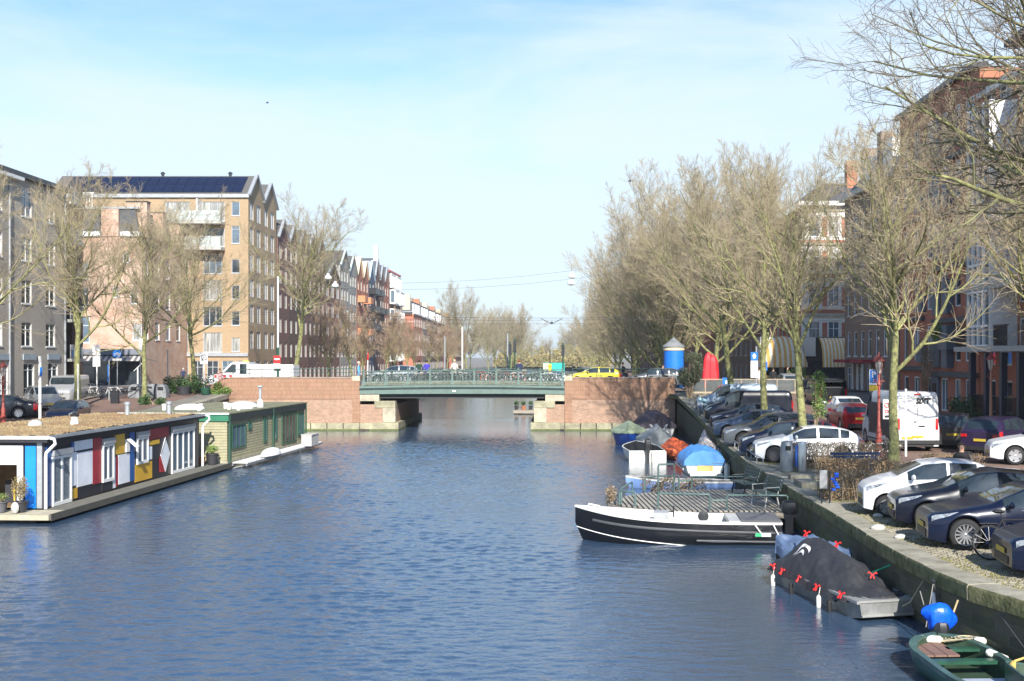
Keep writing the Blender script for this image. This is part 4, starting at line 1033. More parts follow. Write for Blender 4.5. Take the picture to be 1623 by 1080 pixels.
def boxcloud(x0, x1, y0, y1, z0, z1):
    def f(rs, n):
        p = rs.uniform(size=(n, 3)); k = rs.randint(0, 4, n); e = np.abs(rs.normal(0, .12, n)).clip(0, 1)
        p[:, 2] = np.where(k == 0, 1 - e, p[:, 2]); p[:, 1] = np.where(k == 1, e, p[:, 1]); p[:, 0] = np.where(k == 2, e, p[:, 0])
        q = np.array([x0, y0, z0]) + p * np.array([x1 - x0, y1 - y0, z1 - z0])
        q += rs.normal(0, .03, q.shape); q[:, 2] = q[:, 2].clip(z0 + .01, None); return q
    return f
def hedge(label, x0, x1, y0, y1, h, n, m, seed, size=.035):
    z = ramp_z((y0 + y1) / 2); o = thing('hedge', label, 'hedge', (0, 0, 0))
    link('leaves', np_mesh('leaves', *leaves(n, boxcloud(x0, x1, y0, y1, z + .05, z + h), size, seed), m, False), o)
    mb = MB(); rnd = random.Random(seed)
    for k in range(int((x1 - x0) * (y1 - y0) * 60) + 30):
        x, y = rnd.uniform(x0, x1), rnd.uniform(y0, y1)
        mb.tube([(x, y, z), (x + rnd.uniform(-.1, .1), y + rnd.uniform(-.1, .1), z + h * .5), (x + rnd.uniform(-.25, .25), y + rnd.uniform(-.2, .2), z + h * rnd.uniform(.8, 1.08))], [.012, .009, .004], 3)
    mb.build('stems', M_dry, o)
    return o
hedge('brown beech hedge in front beside the small signpost', 7.98, 10.1, 32.6, 33.7, 1.22, 5200, M_hedge, 1)
hedge('half bare dark hedge behind the blue bench', 9.0, 13.2, 41.9, 42.8, .98, 6500, M_hedged, 2)
hedge('low hedge stretch right of the mossy trunk', 12.9, 15.0, 38.5, 39.2, .85, 2400, M_hedge, 3)
hedge('sparse hedge end below the red lamp post', 10.2, 11.9, 33.9, 34.5, 1.0, 2600, M_hedged, 4)
def ballcloud(cs):
    def f(rs, n):
        cs_ = np.array(cs); i = rs.randint(0, len(cs_), n); d = nrm(rs.normal(size=(n, 3))) * (rs.uniform(size=(n, 1)) ** .4)
        return cs_[i, :3] + d * cs_[i, 3:6]
    return f
def bush(label, loc, cs, n, size, m, seed, stem=1.0, name='bush', cat='bush', stemm=None):
    o = thing(name, label, cat, loc)
    link('leaves', np_mesh('leaves', *leaves(n, ballcloud(cs), size, seed), m, False), o)
    mb = MB(); rnd = random.Random(seed)
    for c in cs:
        for k in range(4):
            mb.tube([(c[0] * .3 * rnd.random(), c[1] * .3, 0), (c[0] * .6, c[1] * .6, c[2] * .6), (c[0] + rnd.uniform(-.6, .6) * c[3], c[1] + rnd.uniform(-.6, .6) * c[4], c[2] + c[5] * rnd.uniform(.1, .9))], [.03 * stem, .02 * stem, .008], 4)
    mb.build('stems', stemm or M_dry, o); return o
rs0 = random.Random(4)
bush('tall olive green bush at the corner of the right wing wall', (9.75, 80.5, 2.6), [(rs0.uniform(-.75, .75), rs0.uniform(-.6, .6), rs0.uniform(.9, 3.1), .45, .45, .5) for _ in range(16)], 5200, .07, M_olive, 5)
bush('dark evergreen bush growing round the tree beside the truck', (-27.6, 83.6, 2.7), [(rs0.uniform(-1.7, .8), rs0.uniform(-.5, .5), rs0.uniform(.4, 1.2), .5, .5, .45) for _ in range(14)], 3800, .09, M_ever, 6)
bush('small bright bush right of the dark evergreen', (-25.3, 83.2, 2.6), [(rs0.uniform(-.6, .6), 0, rs0.uniform(.2, .8), .35, .3, .3) for _ in range(7)], 1400, .07, M_bright, 7)
bush('low green growth at the foot of the dark trunk', (-27.3, 75.2, 2.3), [(rs0.uniform(-.9, .9), 0, rs0.uniform(.1, .5), .35, .3, .25) for _ in range(7)], 1500, .07, M_ever, 8)
bush('ivy mass climbing on the speckled trunk', (10.7, 46.2, 1.3), [(.35, 0, 2.0 + .35 * k, .35, .3, .35) for k in range(5)], 1300, .05, M_bright, 9)
bush('green shrub in front of the brick entrance wall', (22.6, 60.5, 1.3), [(rs0.uniform(-.5, .5), rs0.uniform(-1.5, 1.5), rs0.uniform(.5, 1.8), .5, .6, .5) for _ in range(12)], 2600, .08, M_ever, 10)
bush('dark shrub below the right balconies', (22.9, 55.5, 1.3), [(rs0.uniform(-.5, .4), rs0.uniform(-1.2, 1.2), rs0.uniform(.4, 1.3), .45, .5, .4) for _ in range(9)], 1600, .08, M_olive, 11)
bush('bare climbing shrub on the brick wall', (23.6, 70.5, 1.3), [(0, rs0.uniform(-1.4, 1.4), rs0.uniform(.8, 5.5), .3, .5, .6) for _ in range(12)], 900, .05, M_hedged, 12)
bush('hanging green plant on the blue grey balcony panel', (RX - .75, 67.4, 6.9), [(0, 0, .3, .35, .4, .45), (-.1, .3, .0, .3, .35, .4)], 700, .07, M_bright, 13)
bush('bushy green plants in front of the cafe terrace', (19.6, 90.6, 2.9), [(rs0.uniform(-1.0, 1.0), rs0.uniform(-.5, .5), rs0.uniform(.4, 1.5), .4, .4, .45) for _ in range(10)], 2000, .09, M_bright, 14)

rs = np.random.RandomState(3)
def shrubrow(rs_, n):
    x = rs_.uniform(-24, 22, n); y = rs_.uniform(424, 432, n); h = 5.5 + 1.8 * np.sin(x * .9) + 1.2 * np.sin(x * 2.3 + 1)
    return np.stack([x, y, 1.4 + h * rs_.uniform(0, 1, n) ** .8], 1)
o = link('shrubbery', np_mesh('shrubbery', *leaves(16000, shrubrow, .34, 9), M_willow, False), None, 'stuff'); o['label'] = 'yellowish shrubbery closing the far end of the canal'; o['category'] = 'shrubs'
# ------------------------------------------------------------------ cars
def lerpt(tab, x):
    if x <= tab[0][0]: return tab[0][1]
    for (a, va), (b, vb) in zip(tab, tab[1:]):
        if x <= b:
            t_ = (x - a) / (b - a); return va + (vb - va) * t_
    return tab[-1][1]
def smt(tab, x, h=.07): return sum(lerpt(tab, x + d) for d in (-h, -h / 2, 0, h / 2, h)) / 5
M_tyre = mat('tyre_rubber', (.015, .015, .016), .8, var=.2)
M_rim = mat('alloy_rim', (.55, .56, .58), .3, .8, var=.05)
M_rimd = mat('dark_alloy_rim', (.12, .12, .13), .35, .7, var=.1)
M_lamp = mat('headlamp_glass', (.20, .23, .26), .08, .3, var=.7, vs=14, spec=1, c2=(.6, .63, .66))
M_tail = mat('tail_lamp_red', (.45, .012, .015), .15, var=.2, spec=.9)
M_under = mat('underbody_black', (.01, .01, .011), .8)
M_trim = mat('black_trim', (.02, .02, .022), .5)
M_platey = mat('yellow_plate', (.50, .36, .04), .5)
WH = {}
def wheel_meshes(r, spokes, wd=.2, rimm=None, rf=.68):
    key = (r, spokes, (rimm or M_rim).name)
    if key in WH: return WH[key]
    ty = MB(); h = wd / 2
    ty.lathe([(r * rf, -h), (r * .9, -h * 1.02), (r * .985, -h * .8), (r, -h * .4), (r, h * .4), (r * .985, h * .8), (r * .9, h * 1.02), (r * rf, h)], 30, axis='y', cap=False)
    rm = MB(); q = r * rf
    for s_ in (-1, 1):
        rm.lathe([(q * 1.02, s_ * h * .98), (q * .93, s_ * h * .95), (q * .90, s_ * h * .6)], 30, axis='y', cap=False)
        rm.lathe([(q * .16, s_ * h * .78), (q * .10, s_ * h * .84), (.001, s_ * h * .84)], 12, axis='y', cap=False)
        for k in range(spokes):
            a = 2 * math.pi * k / spokes
            wdt = q * (1.5 / spokes if spokes < 12 else .9 / spokes) * 1.35
            c_, s2 = math.cos(a), math.sin(a)
            def Pp(rad, off, yy): return (rad * c_ - off * s2, yy, rad * s2 + off * c_)
            y0 = s_ * h * .86; y1 = s_ * h * .55
            A = [Pp(q * .12, -wdt * .7, y0 * .92), Pp(q * .12, wdt * .7, y0 * .92), Pp(q * .93, wdt, y0), Pp(q * .93, -wdt, y0)]
            Bq = [Pp(q * .12, -wdt * .7, y1), Pp(q * .12, wdt * .7, y1), Pp(q * .93, wdt, y1), Pp(q * .93, -wdt, y1)]
            i = [rm.V(p) for p in A + Bq]
            for f in ((0, 1, 2, 3), (0, 4, 5, 1), (1, 5, 6, 2), (2, 6, 7, 3), (3, 7, 4, 0)): rm.f.append([i[j] for j in f]); rm.m.append(0)
    hb_ = MB(); hb_.lathe([(q * .9, -h * .35), (q * .9, h * .35)], 20, axis='y')
    WH[key] = (ty.mesh('wheel', M_tyre, True, 50), rm.mesh('rim', rimm or M_rim, True, 30), hb_.mesh('brake', M_under))
    return WH[key]
SP = {
 # L, half width, belt table, top table, glass: windscreen range, rear glass range, side windows, wheels
 'city': dict(L=3.45, W=.81, belt=[(0, .68), (.08, .80), (.6, .94), (1.1, 1.0), (3.3, 1.08), (3.45, .95)], top=[(0, .70), (.06, .84), (.5, 1.0), (.82, 1.07), (1.55, 1.45), (2.1, 1.51), (2.9, 1.48), (3.22, 1.36), (3.42, 1.02), (3.45, .96)],
        ws=(.88, 1.5), rg=(3.22, 3.41), sw=[(1.12, 2.12), (2.2, 2.9)], wf=.58, wr=2.92, r=.295, sp=5, clear=.17),
 'hatch': dict(L=4.3, W=.89, belt=[(0, .66), (.08, .76), (.8, .91), (1.3, .96), (4.0, 1.03), (4.3, .9)], top=[(0, .68), (.06, .80), (.7, .96), (1.18, 1.05), (1.95, 1.41), (2.5, 1.47), (3.3, 1.41), (3.8, 1.30), (4.22, 1.0), (4.3, .86)],
        ws=(1.24, 1.92), rg=(3.8, 4.2), sw=[(1.48, 2.42), (2.52, 3.3), (3.36, 3.72)], wf=.74, wr=3.42, r=.33, sp=10, clear=.16),
 'sedan': dict(L=4.75, W=.92, belt=[(0, .64), (.08, .74), (.8, .89), (1.4, .95), (4.3, .99), (4.75, .87)], top=[(0, .66), (.06, .78), (.8, .94), (1.35, 1.03), (2.1, 1.38), (2.7, 1.44), (3.3, 1.39), (4.05, 1.08), (4.6, 1.02), (4.75, .88)],
        ws=(1.42, 2.12), rg=(3.45, 4.05), sw=[(1.58, 2.6), (2.7, 3.5)], wf=.76, wr=3.72, r=.35, sp=20, clear=.16),
 'suv': dict(L=4.7, W=.95, belt=[(0, .62), (.12, .8), (.9, .98), (1.4, 1.04), (4.4, 1.12), (4.7, 1.0)], top=[(0, .66), (.1, .88), (.9, 1.05), (1.35, 1.12), (2.0, 1.55), (2.5, 1.64), (3.8, 1.62), (4.3, 1.50), (4.62, 1.12), (4.7, 1.0)],
        ws=(1.38, 1.98), rg=(4.28, 4.6), sw=[(1.6, 2.5), (2.6, 3.45), (3.55, 4.1)], wf=.9, wr=3.72, r=.37, sp=5, clear=.22),
 'mpv': dict(L=4.2, W=.88, belt=[(0, .6), (.12, .76), (.7, .92), (1.1, .98), (3.95, 1.06), (4.2, .96)], top=[(0, .62), (.1, .82), (.7, .98), (1.0, 1.06), (1.8, 1.52), (2.3, 1.6), (3.6, 1.57), (3.95, 1.48), (4.16, 1.05), (4.2, .96)],
        ws=(1.03, 1.78), rg=(3.93, 4.15), sw=[(1.3, 2.25), (2.35, 3.1), (3.2, 3.7)], wf=.78, wr=3.35, r=.315, sp=7, clear=.18),
 'van': dict(L=4.95, W=.96, belt=[(0, .66), (.1, .86), (.6, 1.05), (.95, 1.12), (4.8, 1.15), (4.95, 1.1)], top=[(0, .7), (.08, .95), (.6, 1.15), (.9, 1.26), (1.55, 1.80), (1.95, 1.90), (4.7, 1.90), (4.88, 1.82), (4.95, 1.2)],
        ws=(.93, 1.5), rg=(4.89, 4.94), sw=[(1.1, 2.0)], wf=.92, wr=3.98, r=.34, sp=7, clear=.2),
 'bigvan': dict(L=5.9, W=1.0, belt=[(0, .7), (.1, .9), (.5, 1.15), (.9, 1.3), (5.75, 1.35), (5.9, 1.35)], top=[(0, .75), (.08, 1.0), (.5, 1.3), (.8, 1.5), (1.5, 2.35), (2.0, 2.66), (5.75, 2.70), (5.86, 2.62), (5.9, 2.4)],
        ws=(.83, 1.5), rg=None, sw=[(1.1, 2.0)], wf=1.0, wr=4.7, r=.345, sp=6, clear=.24, boxy=1),
}
CARM = {}
def car_meshes(kind):
    if kind in CARM: return CARM[kind]
    s = SP[kind]; Ln, W = s['L'], s['W']; boxy = s.get('boxy', 0); van = kind in ('van', 'bigvan')
    xs = set(np.round(np.linspace(0, Ln, int(Ln / .07)), 3))
    for a in (s['wf'], s['wr']):
        for t_ in np.linspace(-1, 1, 17): xs.add(round(a + t_ * (s['r'] + .06), 3))
    for a, b in s['sw'] + [s['ws']] + ([s['rg']] if s['rg'] else []): xs.add(a); xs.add(b)
    xs = sorted(x for x in xs if 0 <= x <= Ln); xs = [x for i, x in enumerate(xs) if i == 0 or x - xs[i - 1] > .012 or x == Ln]
    V = []
    for x in xs:
        Bz = smt(s['belt'], x, .05); T = max(smt(s['top'], x, .05 if not boxy else .03), Bz + .015)
        k = .9 if van else 1
        plan = 1 - .26 * k * max(0, 1 - x / .75) ** 2.3 - (.03 if van else .10) * max(0, 1 - (Ln - x) / .35) ** 2
        w_ = W * plan; c = max(0, min(1, (T - Bz - .10) / .28))
        R_ = s['r'] + .055; zb = s['clear']
        for xw in (s['wf'], s['wr']):
            if abs(x - xw) < R_: zb = max(zb, s['r'] + math.sqrt(R_ ** 2 - (x - xw) ** 2))
        if x < .3: zb = max(zb, s['clear'] + .05 * (1 - x / .3))
        tumb = .93 if van else .78
        yr = w_ * (.80 * (1 - c) + tumb * c)
        lower = min(.30, Bz - .2)
        z3 = max(s['clear'] + .16, zb + .012); z4 = max(.50 * (Bz / .9), zb + .03); z5 = max(Bz * .80, zb + .05); z4 = min(z4, z5 - .01); z3 = min(z3, z4 - .005)
        Bz = max(Bz, z5 + .03)
        h_ = [(0, zb), (w_ * .7, zb), (w_ * .965, zb + .003), (w_ * .995, z3), (w_ * 1.0, z4), (w_ * .995, z5), (w_ * .955, Bz),
              ((w_ * .955 + yr) / 2 + .012 * c, Bz + (T - Bz) * .48), (yr, Bz + (T - Bz) * .90), (yr - .07, Bz + (T - Bz) * .975), (yr * .5, T - .004), (0, T + .0)]
        V.append([(x, y, z) for y, z in h_] + [(x, -y, z) for y, z in h_[-2:0:-1]])
    n = len(V[0]); J = 11
    def jj(j): return j if j < J else n - 1 - j     # segment index mirrored
    body, ws, rg, under = MB(), MB(), MB(), MB(); sws = {}
    def cls(xm, j, i):
        j = jj(j)
        if j in (0, 1): return under
        if s['ws'][0] < xm < s['ws'][1] and j in (9, 10): return ws
        if s['rg'] and s['rg'][0] < xm < s['rg'][1] and j in (9, 10): return rg
        if j in (6, 7):
            for k, (a, b) in enumerate(s['sw']):
                if a < xm < b:
                    top = V[i][8][2]; bel = V[i][6][2]
                    if top - bel > .12: return ('sw', k)
        return body
    for i in range(len(xs) - 1):
        xm = (xs[i] + xs[i + 1]) / 2
        for j in range(n):
            q = [V[i][j], V[i][(j + 1) % n], V[i + 1][(j + 1) % n], V[i + 1][j]]
            t_ = cls(xm, j, i)
            if isinstance(t_, tuple):
                t_ = sws.setdefault((t_[1], j < J), MB())
            t_.face(q)
    body.face(V[0]); body.face(V[-1][::-1])
    # weld by position
    def weld(mb):
        d = {}; nv = []; mp_ = []
        for p in mb.v:
            k = (round(p[0], 4), round(p[1], 4), round(p[2], 4))
            if k not in d: d[k] = len(nv); nv.append(p)
            mp_.append(d[k])
        mb.v = nv; fs, ms = [], []
        for f, m_ in zip(mb.f, mb.m):
            g_ = []
            for q in f:
                if mp_[q] not in g_: g_.append(mp_[q])
            if len(g_) > 2: fs.append(g_); ms.append(m_)
        mb.f, mb.m = fs, ms; return mb
    out = {}
    weld(body); weld(under)
    out['body'] = body
    out['underbody'] = under.mesh('underbody', M_under)
    out['glass'] = [('windscreen', weld(ws).mesh('windscreen', M_cglass, True))]
    if s['rg'] and kind != 'van': out['glass'].append(('rear_window', weld(rg).mesh('rear_window', M_cglass, True)))
    for k in sws: out['glass'].append(('side_window', weld(sws[k]).mesh('side_window', M_cglass, True)))
    inner = MB(); inner.box(.25, Ln - .2, -W * .62, W * .62, s['clear'] + .04, .72 if not van else .9); out['inner'] = inner.mesh('chassis', M_under)
    def ring_at(x): 
        i = min(range(len(xs)), key=lambda q: abs(xs[q] - x)); return V[i], i
    # headlamps / tail lamps follow the skin, 6 mm proud
    def patch(x0, x1, j0, j1, side, e=.006):
        mb = MB(); ii = [i for i, x in enumerate(xs) if x0 <= x <= x1]
        rows = []
        for i in ii:
            rows.append([Vector(V[i][j if side > 0 else (n - j) % n]) + Vector(((-e if x0 < Ln / 2 else e), side * e, e * .5)) for j in range(j0, j1 + 1)])
        if len(rows) > 1: mb.grid(rows)
        return mb
    def lampshape(x0, x1, side, e=.005):
        mb = MB(); rows = []
        for i in [i for i, x in enumerate(xs) if x0 <= x <= x1]:
            f = (xs[i] - x0) / (x1 - x0); a = Vector(V[i][5 if side > 0 else n - 5]); b = Vector(V[i][6 if side > 0 else n - 6]); c = Vector(V[i][7 if side > 0 else n - 7])
            lo = a.lerp(b, .25 + .62 * f); hi = b.lerp(c, .35 * (1 - f)); off = Vector((-e, side * e, e * .6))
            rows.append([lo + off, lo.lerp(b, .5) + off, b + off, hi + off])
        if len(rows) > 1: mb.grid(rows)
        return mb
    out['lamps'] = []
    for sd_ in (-1, 1):
        mb = lampshape(.04, .62 if kind not in ('van', 'bigvan') else .36, sd_); out['lamps'].append(('headlamp', mb.mesh('headlamp', M_lamp, True)))
        mb = patch(Ln - (.24 if not van else .08), Ln, 4 if not van else 5, 6 if not van else 7, sd_)
        mb.cbox((Ln - .01, sd_ * W * (.74 if not van else .86), lerpt(s['belt'], Ln) * (.86 if not van else .92)), (.07, W * (.28 if not van else .12), .13 if not van else .5))
        out['lamps'].append(('tail_lamp', mb.mesh('tail_lamp', M_tail, True)))
    tr = MB()
    z0 = lerpt(s['belt'], 0)
    tr.box(-.015, .06, -W * .48, W * .48, s['clear'] + .08, z0 * .62); out['grille'] = tr.mesh('grille', M_trim); tr = MB(); tr.box(Ln - .05, Ln + .03, -W * .72, W * .72, s['clear'] + .02, .40)
    out['bumper'] = tr.mesh('rear_bumper', M_trim)
    pl = MB(); pl.box(-.03, -.016, -.26, .26, z0 * .66, z0 * .66 + .11); out['plate0'] = pl.mesh('number_plate', M_platey); pl = MB(); pl.box(Ln + .0, Ln + .04, -.26, .26, .62, .73); out['plate'] = pl.mesh('number_plate', M_platey)
    # door seams, handles, mirrors
    se = MB()
    seams = [s['sw'][0][0] - .02] + [ (a[1] + b[0]) / 2 for a, b in zip(s['sw'], s['sw'][1:])][:2] + ([s['sw'][-1][1] + .03] if len(s['sw']) < 3 else [])
    for x in seams:
        rg_, i = ring_at(x)
        for sd_ in (-1, 1):
            p = [Vector(rg_[j if sd_ > 0 else (n - j) % n]) + Vector((0, sd_ * .003, 0)) for j in range(3, 7)]
            for a, b in zip(p, p[1:]): se.face([a + Vector((-.006, 0, 0)), a + Vector((.006, 0, 0)), b + Vector((.006, 0, 0)), b + Vector((-.006, 0, 0))])
    for sd_ in (-1, 1):   # sill strip and belt line
        for j in (3,):
            ii = [i for i, x in enumerate(xs) if s['wf'] + s['r'] + .08 < x < s['wr'] - s['r'] - .08]
            for i, k in zip(ii, ii[1:]):
                a = Vector(V[i][j if sd_ > 0 else n - j]) + Vector((0, sd_ * .003, 0)); b = Vector(V[k][j if sd_ > 0 else n - j]) + Vector((0, sd_ * .003, 0))
                se.face([a, b, b - Vector((0, 0, .06)), a - Vector((0, 0, .06))])
    out['seams'] = se.mesh('door_seams', M_trim)
    out['mirrors'] = []; x = s['sw'][0][0] + .12; rg_, i = ring_at(x)
    for sd_ in (-1, 1):
        mb = MB(); mb.ball((x, sd_ * (W + .10), V[i][6][2] + .08), .1, 8, 6, 0, (.6, 1.1, .8)); mb.bar((x, sd_ * W * .93, V[i][6][2] + .02), (x, sd_ * (W + .06), V[i][6][2] + .06), .05, .05)
        out['mirrors'].append(mb)
    hd = MB()
    for x in [(seams[k + 1] - .2) for k in range(min(2, len(seams) - 1))]:
        rg_, i = ring_at(x)
        for sd_ in (-1, 1): hd.cbox((x, sd_ * (abs(rg_[5][1]) + .012), rg_[5][2] + .03), (.17, .03, .025))
    out['handles'] = hd
    CARM[kind] = out; return out
def paint(name, c, metal=.0):
    return mat('car_paint_' + name, c, .28, metal, var=.03, coat=.45, spec=.3)
P_navy = paint('navy', (.004, .008, .026)); P_dnavy = paint('dark_navy', (.005, .007, .016)); P_white = paint('white', (.74, .75, .76)); P_wred = paint('wine_red', (.20, .010, .018))
P_grey = paint('grey', (.11, .12, .13), .3); P_bgrey = paint('blue_grey', (.10, .135, .20), .3); P_black = paint('black', (.012, .012, .015)); P_silver = paint('silver', (.42, .43, .44), .4)
P_lblue = paint('pale_blue_grey', (.34, .42, .50), .2); P_purple = paint('dark_purple', (.022, .014, .045)); P_yellow = paint('yellow', (.62, .50, .03)); P_red = paint('red', (.36, .015, .02)); P_dgrey = paint('dark_grey', (.05, .05, .055), .2)
CB = {}
def car(kind, p, x, y, z, rz, label, group=None, rim=None, spokes=None, name='parked_car', cat='car', front=True):
    M_ = car_meshes(kind); s = SP[kind]
    o = thing(name, label, cat, (x, y, z), rz, group)
    k = (kind, p.name)
    if k not in CB:
        CB[k] = (M_['body'].mesh('body', p, True, 62), [m.mesh('mirror', p, True) for m in M_['mirrors']], M_['handles'].mesh('door_handles', p))
    b, mi, ha = CB[k]
    bo = link('body', b, o); link('door_handles', ha, bo); link('door_seams', M_['seams'], bo)
    link('underbody', M_['underbody'], o); link('chassis', M_['inner'], o)
    for nme, g_ in M_['glass']: link(nme, g_, o)
    for nme, g_ in M_['lamps']: link(nme, g_, o)
    link('rear_bumper', M_['bumper'], o); link('grille', M_['grille'], o); link('number_plate', M_['plate'], o); link('number_plate', M_['plate0'], o)
    for m_ in mi: link('mirror', m_, o)
    ty, rm, hb_ = wheel_meshes(s['r'], spokes or s['sp'], .2, rim)
    for xw in (s['wf'], s['wr']):
        for sd_ in (-1, 1):
            wo = link('wheel', ty, o, loc=(xw, sd_ * (s['W'] - .115), s['r'])); link('rim', rm, wo); link('brake', hb_, wo)
    return o
def qcar(kind, p, px_front_x, y, lab, rz=0., **k): return car(kind, p, px_front_x, y, ramp_z(y) + .012, rz, lab, 'cars parked nose to the right quay', **k)
# near group: the car's left flank faces the camera when its nose points to the water; y is the centre line
qcar('sedan', P_navy, 8.85, 21.9, 'dark blue saloon at the bottom right edge with clear headlamp', -.10, spokes=10)
qcar('sedan', P_navy, 8.4, 25.3, 'glossy navy car with bright many spoked wheel and bicycle beside it', -.12, spokes=14)
qcar('hatch', P_dnavy, 8.55, 28.1, 'blackish blue hatchback between the navy car and the white one', -.13, spokes=20)
qcar('city', P_white, 8.35, 30.2, 'small white city car parked beside the brown hedge', -.13, spokes=6)
qcar('hatch', P_white, 8.15, 45.3, 'white hatchback parked behind the bins and dark hedge', -.09, rim=M_rimd)
qcar('city', P_navy, 7.95, 47.6, 'small navy car just behind the white hatchback', -.09, spokes=6)
qcar('hatch', P_wred, 8.6, 49.9, 'wine red car between the small navy car and the grey estate', -.09)
qcar('suv', P_grey, 8.0, 52.6, 'grey high car with dark star spoked wheels near the railing', -.09, rim=M_rimd, spokes=5)
qcar('hatch', P_bgrey, 8.25, 57.9, 'blue grey car behind the grey high car', -.09)
qcar('hatch', P_navy, 8.6, 61.2, 'dark navy hatchback with silver wheels next to the black van', -.09, spokes=12)
qcar('van', P_dnavy, 8.75, 64.5, 'dark navy panel van parked nose to the water', -.09, name='parked_van', cat='van')
qcar('van', P_lblue, 8.9, 69.3, 'pale blue grey van behind the dark one', -.09, name='parked_van', cat='van')
# street side, seen from behind (nose away from the camera: local +x points to -y ... rz = -90)
def rcar(kind, p, x, y, lab, rz=R(-90), **k):
    # x, y = middle of the rear end; the nose points along -local x
    s = SP[kind]; d = Vector((math.cos(rz), math.sin(rz))) * s['L']
    yy = y; return car(kind, p, x - d.x, yy - d.y, ramp_z(yy) + .012, rz, lab, k.pop('group', 'cars along the right side of the street'), **k)
sx = rcar('bigvan', P_white, 16.28, 49.6, 'tall white rental van seen from behind with dark lettering on its rear door', name='parked_van', cat='van')
rcar('van', P_black, 18.4, 73, 'glossy black people carrier far up the street with red tail lamps', name='parked_van', cat='van')
rcar('sedan', P_white, 17.6, 65, 'white saloon behind the red car, seen from the rear')
rcar('hatch', P_red, 16.7, 60.5, 'dark red hatchback left of the rental van, seen from the rear')
rcar('hatch', P_silver, 18.2, 84, 'white car with red tail lamp near the cafe')
rcar('mpv', P_dgrey, 18.35, 51.0, 'dark grey compact with round red lamps right of the rental van', R(-112))
rcar('mpv', P_silver, 18.9, 56.5, 'silver car behind the dark grey compact', R(-105))
rcar('suv', P_purple, 18.3, 47.6, 'very dark purple car between the compact and the white one', R(-135))
car('suv', P_white, 17.45, 44.6, ramp_z(44) + .012, -.22, 'white high car at the right edge of the picture', 'cars along the right side of the street')
# left quay
def lcar(kind, p, x, y, lab, rz, **k): return car(kind, p, x, y, ramp_z(y) + .012, rz, lab, 'cars parked on the left quay', **k)
lcar('sedan', P_dnavy, -36.2, 66.5, 'black car at the left edge behind the lamp post', R(15), spokes=8)
lcar('mpv', P_silver, -32.4, 70.8, 'silver car facing the canal on the left quay', R(125), spokes=7)
lcar('city', P_navy, -27.9, 61.8, 'dark blue car roof between the white post and the pale trunk', R(95))
lcar('van', P_silver, -34.2, 76, 'silver van behind the silver car on the left quay', R(100), name='parked_van', cat='van')
# bridge level
car('hatch', P_silver, -14.9, 88.6, 3.42, 0, 'silver car driving on the bridge behind the bicycles', None, spokes=10)
car('hatch', P_yellow, 1.0, 88.6, 3.3, 0, 'yellow car leaving the bridge on the right', None)
car('suv', P_grey, 6.0, 93.0, 3.0, 0, 'grey car on the cross street right of the yellow one')
car('hatch', P_bgrey, 3.6, 112, 2.4, R(0), 'blue car beyond the bridge on the right')
for i, (x, y, k, p, lab, rz) in enumerate(((-5, 140, 'suv', P_white, 'white car beyond the bridge near the canal end', 0), (-2.0, 146, 'bigvan', P_white, 'white van beyond the bridge near the canal end', 0), (-14, 128, 'van', P_dnavy, 'dark van crossing beyond the bridge', 0), (-13, 150, 'hatch', P_grey, 'grey car far beyond the bridge', 0))):
    pass
# rear details of the rental van
M_let = mat('black_lettering', (.01, .01, .01), .5)
def text_mesh(s_, size, m, ext=.004, name='lettering', shear=0., bold=.0):
    cu = bpy.data.curves.new(name, 'FONT'); cu.body = s_; cu.size = size; cu.extrude = ext; cu.align_x = 'CENTER'; cu.align_y = 'CENTER'; cu.offset = bold; cu.shear = shear; cu.resolution_u = 2
    o = bpy.data.objects.new('tmp', cu); COL.objects.link(o); dg = bpy.context.evaluated_depsgraph_get(); me = bpy.data.meshes.new_from_object(o.evaluated_get(dg)); bpy.data.objects.remove(o)
    me.name = name; me.materials.clear(); me.materials.append(m); return me
def text(s_, size, m, parent, loc, rot, **k): return link('lettering', text_mesh(s_, size, m, **k), parent, loc=loc, rot=rot)
Ls = SP['bigvan']['L']
text('SiXT', .31, M_let, sx, (Ls + .02, .22, 2.26), (R(90), 0, R(90)), bold=.018, shear=.2)
mb = MB(); mb.box(Ls, Ls + .012, -.008, .008, .5, 2.42); mb.box(Ls, Ls + .01, -.8, .8, 2.40, 2.425); mb.box(Ls, Ls + .012, -.84, -.83, .5, 2.4); mb.box(Ls, Ls + .012, .83, .84, .5, 2.4); mb.build('door_seams', M_trim, sx)
MB().box(Ls, Ls + .06, .05, .32, 1.13, 1.18).build('door_handle', M_trim, sx); MB().lathe([(.07, 0), (.05, .02)], 12, (Ls, -.10, 1.33), axis='x').build('badge', M_grey, sx)
MB().box(Ls - .02, Ls + .1, -.98, .98, .35, .52).build('rear_bumper', M_dgreyb if 'M_dgreyb' in globals() else M_trim, sx)
MB().box(Ls - .04, Ls + .03, -.15, .15, 2.56, 2.62).build('brake_lamp', M_tail, sx)
MB().box(Ls - 4.2, Ls - .12, -1.012, -1.003, .62, 2.1).build('dark_side_panel', mat('dark_grey_side', (.05, .052, .06), .35), sx); MB().box(Ls + .012, Ls + .03, -.72, -.2, .56, .68).build('number_plate', M_platey, sx)  # plain dark grey panel laid over the van's left side
